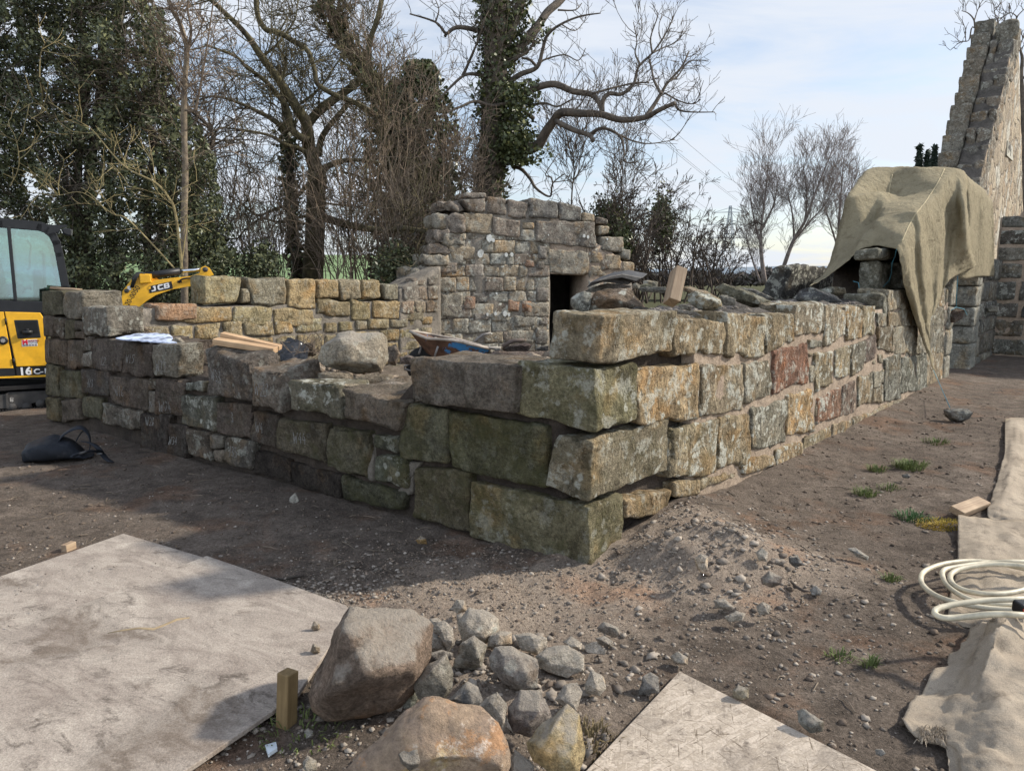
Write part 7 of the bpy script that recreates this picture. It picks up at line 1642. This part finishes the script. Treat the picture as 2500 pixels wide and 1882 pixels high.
# --- evergreen holly wall on the left
HB = [(-700,-200),(880,-200),(900,0),(985,150),(1015,420),(985,560),(1130,700),(1240,880),(1275,1050),(1290,1180),(1240,1330),(1380,1480),(1420,1640),(1430,1760),(-700,1760)]
HV = [Vector((a, b, 0)) for a, b in HB]
CAT = [[], [], []]
tries = 0
while sum(map(len, CAT)) < 125000 and tries < 400000:
    tries += 1; x = rg.uniform(-700, 1430); y = rg.uniform(-200, 1760)
    xx = x + 45 * noise.noise(Vector((x * .02, y * .02, 1))); 
    if not inpoly(xx, y, HV): continue
    if x > 600 or True:
        dn = noise.noise(Vector((x * .0085, y * .0085, 7))) + .5 * noise.noise(Vector((x * .028, y * .028, 3))) + .3 * noise.noise(Vector((x * .07, y * .07, 5)))
        if dn < -.40 and rg.random() < .93: continue
    depth = rg.random() ** 1.5; bulge = .9 * noise.noise(Vector((x * .006, y * .006, 2)))
    Yh = 12.4 + bulge + depth * 2.8; k = 0 if x < 330 else (1 if x < 800 else 2)
    CAT[k].append(dp(*zp('T1', x, y), Yh))
for k, (cx_, lab) in enumerate([(-150, 'dense dark evergreen at the far left, behind the excavator cab'), (560, 'dense dark evergreen rising over the excavator boom'), (1000, 'right-hand glossy evergreen with a ragged edge against the sky')]):
    o = empty('evergreen_tree', Vector((dp(*zp('T1', cx_, 1600), 13.6).x, 13.6, -.1)), lab, 'evergreen tree', 'evergreens behind the excavator')
    leaves('foliage', CAT[k], .076, HOLLY, o, 20 + k, aspect=.5); m0 = MB(); st = MB()
    for j in range(5):
        xx = cx_ + rg.uniform(-170, 170); P = limb(m0, 'T1', [(xx, 1800), (xx + rg.uniform(-60, 60), 1100), (xx + rg.uniform(-120, 120), 300 + 500 * (k == 2)), (xx + rg.uniform(-160, 100), -200 + 800 * (k == 2))], 13.6, rg.uniform(-.6, .6), .09, .03, rg, .3, 6)
        shoots(st, P, rg, 5, 1.3, .016, 2, 4, .1, .1, 1.0, .005)
    m0.build('trunk', BARK_DK, o, True); st.build('branches', BARK_DK, o)
# slender tree standing in front of the evergreens
ts = empty('slender_tree', Vector((dp(*zp('T1', 1075, 1650), 11.6).x, 11.6, -.1)), 'slender bare tree with pale mottled trunk at the edge of the evergreens', 'tree')
m0 = MB(); Ps = limb(m0, 'T1', [(1072,1900),(1070,1550),(1068,1300),(1075,1000),(1068,700),(1072,480),(1085,300),(1050,150),(1000,60),(960,-60)], 11.6, .2, .062, .03, rg, .03, 9); m0.build('trunk', bark('mottled_bark', (.20, .16, .11), (.07, .055, .045)), ts, True)
st = MB(); L2 = [([(1085,320),(1110,180),(1090,60),(1100,-40)], .03, .012), ([(1075,640),(1130,640),(1160,520),(1185,380),(1210,220),(1240,0)], .022, .01), ([(1072,520),(1010,440),(950,330),(900,200)], .014, .006), ([(1085,300),(1150,200),(1200,60)], .016, .006)]
for p, a, b in L2: P = limb(st, 'T1', p, 11.6, rg.uniform(-.5, .5), a, b, rg, .1, 6); shoots(st, P, rg, 9, .7, .008, 2, 3, .15, .1, rmin=.0035)
shoots(st, Ps, rg, 8, .8, .008, 2, 3, .1, .3, rmin=.0035); st.build('branches', BARK_TAN, ts)
# pale bare branches reaching across the evergreens
tp = empty('bare_shrub', Vector((dp(*zp('T1', 1040, 1500), 11.0).x, 11.0, -.1)), 'pale yellow-barked shrub sending long bare branches across the evergreens', 'shrub')
st = MB()
for p, a in [([(1050,1560),(1085,1300),(1080,1250),(1050,1350),(990,1365)], .012), ([(1060,1600),(1020,1250),(980,1150),(900,1060),(740,980),(640,880),(540,760),(450,700),(280,590)], .022), ([(900,1060),(890,960),(870,850),(862,780)], .010), ([(740,980),(700,880),(660,760)], .010), ([(1050,1600),(760,1290),(650,1240),(480,1120),(330,1135),(160,1115)], .014), ([(620,1230),(540,1140),(470,1090)], .008), ([(980,1150),(1050,1100),(1150,1050)], .008), ([(60,1080),(110,960),(90,800),(40,720)], .008), ([(180,690),(260,640),(190,600),(110,650)], .008), ([(230,450),(240,300),(300,200)], .009), ([(600,1080),(610,950),(680,1000),(720,1110)], .010)]:
    P = limb(st, 'T1', p, 11.0, rg.uniform(-.3, .2), a, .004, rg, .15, 6); shoots(st, P, rg, 6, .5, .006, 1, 3, .15, .1, rmin=.0032)
st.build('branches', BARK_YEL, tp)
# --- low holly bushes and bare hedge plants in front of the field
for i, (x, y, w_, h_, lab) in enumerate([(320,1560,120,170,'low holly bush by the digger arm, left of the mossy trunk'), (1120,1560,140,160,'low holly bush against the broken left end of the gable'), (60,1500,130,260,'low holly bush spilling out below the evergreens')]):
    C = []
    for k in range(2600):
        u, v = rg.gauss(0, .5), rg.gauss(0, .5)
        if u * u + v * v > 1.1: continue
        C.append(dp(*zp('T2', x + u * w_, y + v * h_), 13.6 + rg.gauss(0, .35)))
    o = empty('holly_bush', Vector((dp(*zp('T2', x, y), 13.6).x, 13.6, -.1)), lab, 'bush', 'holly bushes behind the back wall'); leaves('foliage', C, .075, HOLLY, o, 30 + i, aspect=.6)
    st = MB(); 
    for k in range(8): grow(st, dp(*zp('T2', x + rg.uniform(-30, 30), 1720), 13.6), Vector((rg.uniform(-.3, .3), 0, 1)), 1.6, .015, 2, rg, .3, rmin=.0045)
    st.build('stem', BARK_DK, o)
for i, (x, lab) in enumerate([(200,'leafless hedge plant farthest left along the field edge'), (420,'leafless hedge plant just left of the mossy trunk'), (760,'leafless hedge plant just right of the mossy trunk'), (900,'leafless hedge plant midway between the mossy trunk and the gable'), (1010,'leafless hedge plant nearest the gable')]):
    o = empty('hedge_plant', Vector((dp(*zp('T2', x, 1650), 14.2).x, 14.2, -.2)), lab, 'hedge', 'leafless hedge plants along the field edge'); st = MB()
    for k in range(9): grow(st, dp(*zp('T2', x + rg.uniform(-70, 70), 1800), 14.2 + rg.uniform(-.3, .3)), Vector((rg.uniform(-.25, .25), rg.uniform(-.2, .2), 1)), rg.uniform(1.6, 2.9), .014, 2, rg, .12, .35, 5, .9, .35, .0045)
    st.build('stem', BARK_TAN, o)
# --- hawthorns right of the gable
for i, (x, y0, w_, h_, Yh, lab, iv) in enumerate([(1490,1760,330,560,20.0,'bushy bare hawthorn with an ivy core right of the gable',(1465,1290,60,130)), (1720,1760,260,420,21.5,'thorny bare hawthorn in front of the pylon',None), (1170,1760,200,640,19.5,'dark ivy-filled bush behind the right shoulder of the gable',(1150,1290,90,110)), (1280,1760,150,520,18.5,'twiggy shrub between the gable and the hawthorn',(1240,1400,50,110))]):
    o = empty('hawthorn', Vector((dp(*zp('T3', x, y0), Yh).x, Yh, -.2)), lab, 'hawthorn', 'hawthorns right of the gable'); st = MB()
    for k in range(18):
        x0 = x + rg.gauss(0, .22) * w_; p = dp(*zp('T3', x0, y0), Yh + rg.gauss(0, .5)); top = dp(*zp('T3', x + rg.uniform(-.75, .75) * w_, y0 - h_ * rg.uniform(.65, 1.12)), Yh + rg.gauss(0, .8)); d = top - p
        grow(st, p, d.normalized(), d.length, .03, 3, rg, .06, .3, 5, .95, .25, .0065, 6, .36)
    st.build('branches', bark('hawthorn_twigs_%d' % i, (.10, .078, .06), (.05, .04, .033)), o)
    if iv:
        C = [dp(*zp('T3', iv[0] + rg.gauss(0, .5) * iv[2], iv[1] + rg.gauss(0, .55) * iv[3]), Yh + rg.gauss(0, .4)) for k in range(3000)]; leaves('ivy', C, .085, IVY, o, 40 + i, aspect=.8)
for i, (p, lab) in enumerate([([(935,1700),(940,1180),(955,980),(930,800)], 'thin bare sapling rising behind the middle of the gable'), ([(1235,1700),(1240,1300),(1232,1120),(1238,950)], 'thin upright sapling behind the right shoulder of the gable')]):
    o = empty('sapling', Vector((dp(*zp('T3', p[0][0], 1650), 19).x, 19, -.2)), lab, 'sapling'); st = MB(); P = limb(st, 'T3', p, 19, 0, .035, .008, rg, .1, 6); shoots(st, P, rg, 9, 1.3, .010, 2, 3, .5, .4, .7, .006); st.build('stem', BARK_DK, o)
# --- birches
for i, (ps, lab) in enumerate([([[(372,760),(352,600),(350,470),(372,300),(395,60)], [(352,560),(310,400),(290,260)], [(352,470),(420,330),(440,200)], [(350,760),(300,620),(270,500)]], 'left-hand bare birch with a fine twiggy crown'), ([[(440,780),(480,650),(530,520),(590,420),(640,280),(700,130),(735,40)], [(530,520),(520,380),(490,250)], [(590,420),(600,280),(580,130)], [(520,540),(620,420),(700,330),(760,210)]], 'middle bare birch leaning right'), ([[(720,780),(765,560),(775,400),(785,260),(795,120)], [(765,560),(720,420),(690,320)], [(770,470),(830,330),(845,200)]], 'right-hand bare birch half hidden by the canvas cover')]):
    Yb_ = 27 + i; o = empty('birch', Vector((dp(*zp('Fz', ps[0][0][0], 760), Yb_).x, Yb_, -.4)), lab, 'birch', 'bare birches beyond the right wall'); st = MB(); tk = MB()
    for k, p in enumerate(ps):
        P = limb(tk, 'Fz', p, Yb_, rg.uniform(-1.2, 1.2), .10 if k == 0 else .05, .012, rg, .2, 6); shoots(st, P, rg, 13, 1.0, .0075, 2, 4, .4, .2, .6, .0048, .18)
    tk.build('trunk', BARK_BIRCH, o, True); st.build('twigs', BARK_BIRCH, o)
# --- conifers by the gable, bare tree behind it
for i, (x, y, lab) in enumerate([(1300,840,'tallest of the dark conifers, left one beside the gable'), (1345,872,'shortest dark conifer, between its two neighbours'), (1388,840,'dark conifer touching the crow steps')]):
    Yk = 40 + i; C = []; top = dp(*zp('T4', x, y), Yk); hgt = top.z + .4
    for k in range(2600):
        t = rg.random() ** .7; r = .1 + 1.0 * t * min(1, t * 3) * (.75 + .35 * noise.noise(Vector((t * 9, i, rg.random())))); a_ = rg.uniform(0, 6.28); C.append((top.x + r * math.cos(a_) * rg.random() ** .3, Yk + r * math.sin(a_), top.z - t * 6))
    o = empty('conifer', Vector((top.x, Yk, -.4)), lab, 'conifer', 'dark conifers by the stepped gable'); leaves('foliage', C, .32, CONI, o, 50 + i, aspect=.35); m0 = MB(); m0.tube([(top.x, Yk, -.4), (top.x, Yk, hgt - .6)], [.16, .02], 6); m0.build('trunk', BARK_DK, o)
tg = empty('bare_tree', Vector((dp(2478, 700, 24).x, 24, -.4)), 'bare tree standing behind the stepped gable at the right edge', 'tree'); st = MB(); tk = MB()
for p, a in [([(980,1900),(985,900),(975,640),(985,480),(965,380),(1000,300)], .12), ([(985,640),(1040,600),(1100,500)], .05), ([(860,2000),(800,600),(785,290),(790,200),(755,90)], .05), ([(790,220),(840,180),(830,100)], .02), ([(800,600),(600,230),(550,330),(480,345),(400,412)], .03), ([(600,230),(590,160),(545,110),(490,90)], .03), ([(595,170),(620,90),(640,50)], .02), ([(520,310),(525,250),(510,205)], .015), ([(985,480),(930,200),(940,140),(880,105),(820,150)], .03), ([(940,140),(1000,80),(1060,60)], .02), ([(930,200),(900,160),(885,120)], .015)]:
    P = limb(tk, 'Q', p, 24, 0, a, .008, rg, .1, 6); shoots(tk, P[6:] if len(P) > 14 else P, rg, 7, .45, .011, 1, 3, .4, .4, rmin=.007)
tk.build('limbs', BARK_DK, tg, True)
# --- pylon and its lines
PY = 270.0; STL = simple('galvanised_steel', (.30, .33, .37), .6); pyo = empty('pylon', dp(1779, 690, PY), 'distant lattice power pylon behind the hawthorns', 'pylon')
mb = MB(); topz = dp(1779, 503, PY).z; bx = dp(1779, 600, PY).x; bz_ = -1.5
def wdt(z): return 3.2 * (1 - (z - bz_) / (topz - bz_)) ** 1.2 + .35
lv = [bz_ + (topz - bz_) * t for t in (0, .16, .31, .44, .55, .65, .73, .80, .86, .92, 1)]
for a_, b_ in zip(lv, lv[1:]):
    A = [Vector((bx + sx * wdt(a_), PY + sy * wdt(a_), a_)) for sx, sy in ((-1,-1),(1,-1),(1,1),(-1,1))]; B = [Vector((bx + sx * wdt(b_), PY + sy * wdt(b_), b_)) for sx, sy in ((-1,-1),(1,-1),(1,1),(-1,1))]
    for k in range(4): mb.tube([A[k], B[k]], .10, 4); mb.tube([A[k], B[(k + 1) % 4]], .06, 3); mb.tube([A[(k + 1) % 4], B[k]], .06, 3); mb.tube([B[k], B[(k + 1) % 4]], .06, 3)
mb.build('lattice_mast', STL, pyo)
for y, hw in ((518, 40), (548, 52), (580, 44)):
    z = dp(1779, y, PY).z; h_ = hw / F * PY; mb = MB()
    for s_ in (-1, 1):
        for dy in (-.7, .7): mb.tube([(bx, PY + dy, z), (bx + s_ * h_, PY, z - .2)], .08, 4); mb.tube([(bx, PY + dy, z + 1.6), (bx + s_ * h_, PY, z - .2)], .07, 4)
    mb.build('cross_arm', STL, pyo)
WIRE = simple('power_line', (.17, .18, .2), .6)
for i, (a_, b_, lab) in enumerate([((1800, 492), (1200, -10), 'upper pair power line, near strand'), ((1802, 489), (1208, -12), 'upper pair power line, far strand'), ((1815, 462), (1275, -10), 'single topmost power line'), ((1779, 560), (1010, -10), 'lower power line crossing behind the ivy-clad tree'), ((1740, 520), (1060, -10), 'middle power line crossing the bare limbs')]):
    P0_ = dp(*b_, 85); P1_ = dp(*a_, PY); P = [P0_.lerp(P1_, t / 24) + Vector((0, 0, -.6 * math.sin(math.pi * t / 24))) for t in range(25)]
    mb = MB(); mb.tube(P, .045, 4); tag(mb.build('power_line', WIRE, None, loc=tuple(P0_)), lab, 'power line', 'power lines to the pylon')
C = []
for k in range(9000):
    x = rg.uniform(1380, 2060); h_ = 14 + 26 * (noise.noise(Vector((x * .012, 3, 0))) + .6) + 10 * noise.noise(Vector((x * .05, 1, 0))); C.append(dp(x, 696 - h_ * rg.random() ** .8, 62 + rg.uniform(-3, 3)))
tl_ = leaves('far_hedgerow', C, .5, leaf_mat('bare_hedgerow', (.06, .05, .045), (.11, .095, .085), (.10, .11, .07), .9), None, 77, loc=(10, 62, 0), aspect=.4); tag(tl_, kind='stuff')
# --- low dead twigs and weeds in the ruin behind the pale boulder
mb = MB()
for k in range(40): grow(mb, dp(*zp('B', 560 + rg.uniform(-60, 120), 640), 6.6 + rg.uniform(-.2, .2)), Vector((rg.uniform(-1, 1), rg.uniform(-.5, .5), .6)), .3, .004, 1, rg, .0, .5, 3, rmin=.002)
tag(mb.build('dead_weeds', BARK_TAN, None, loc=tuple(dp(*zp('B', 600, 640), 6.6))), kind='stuff')
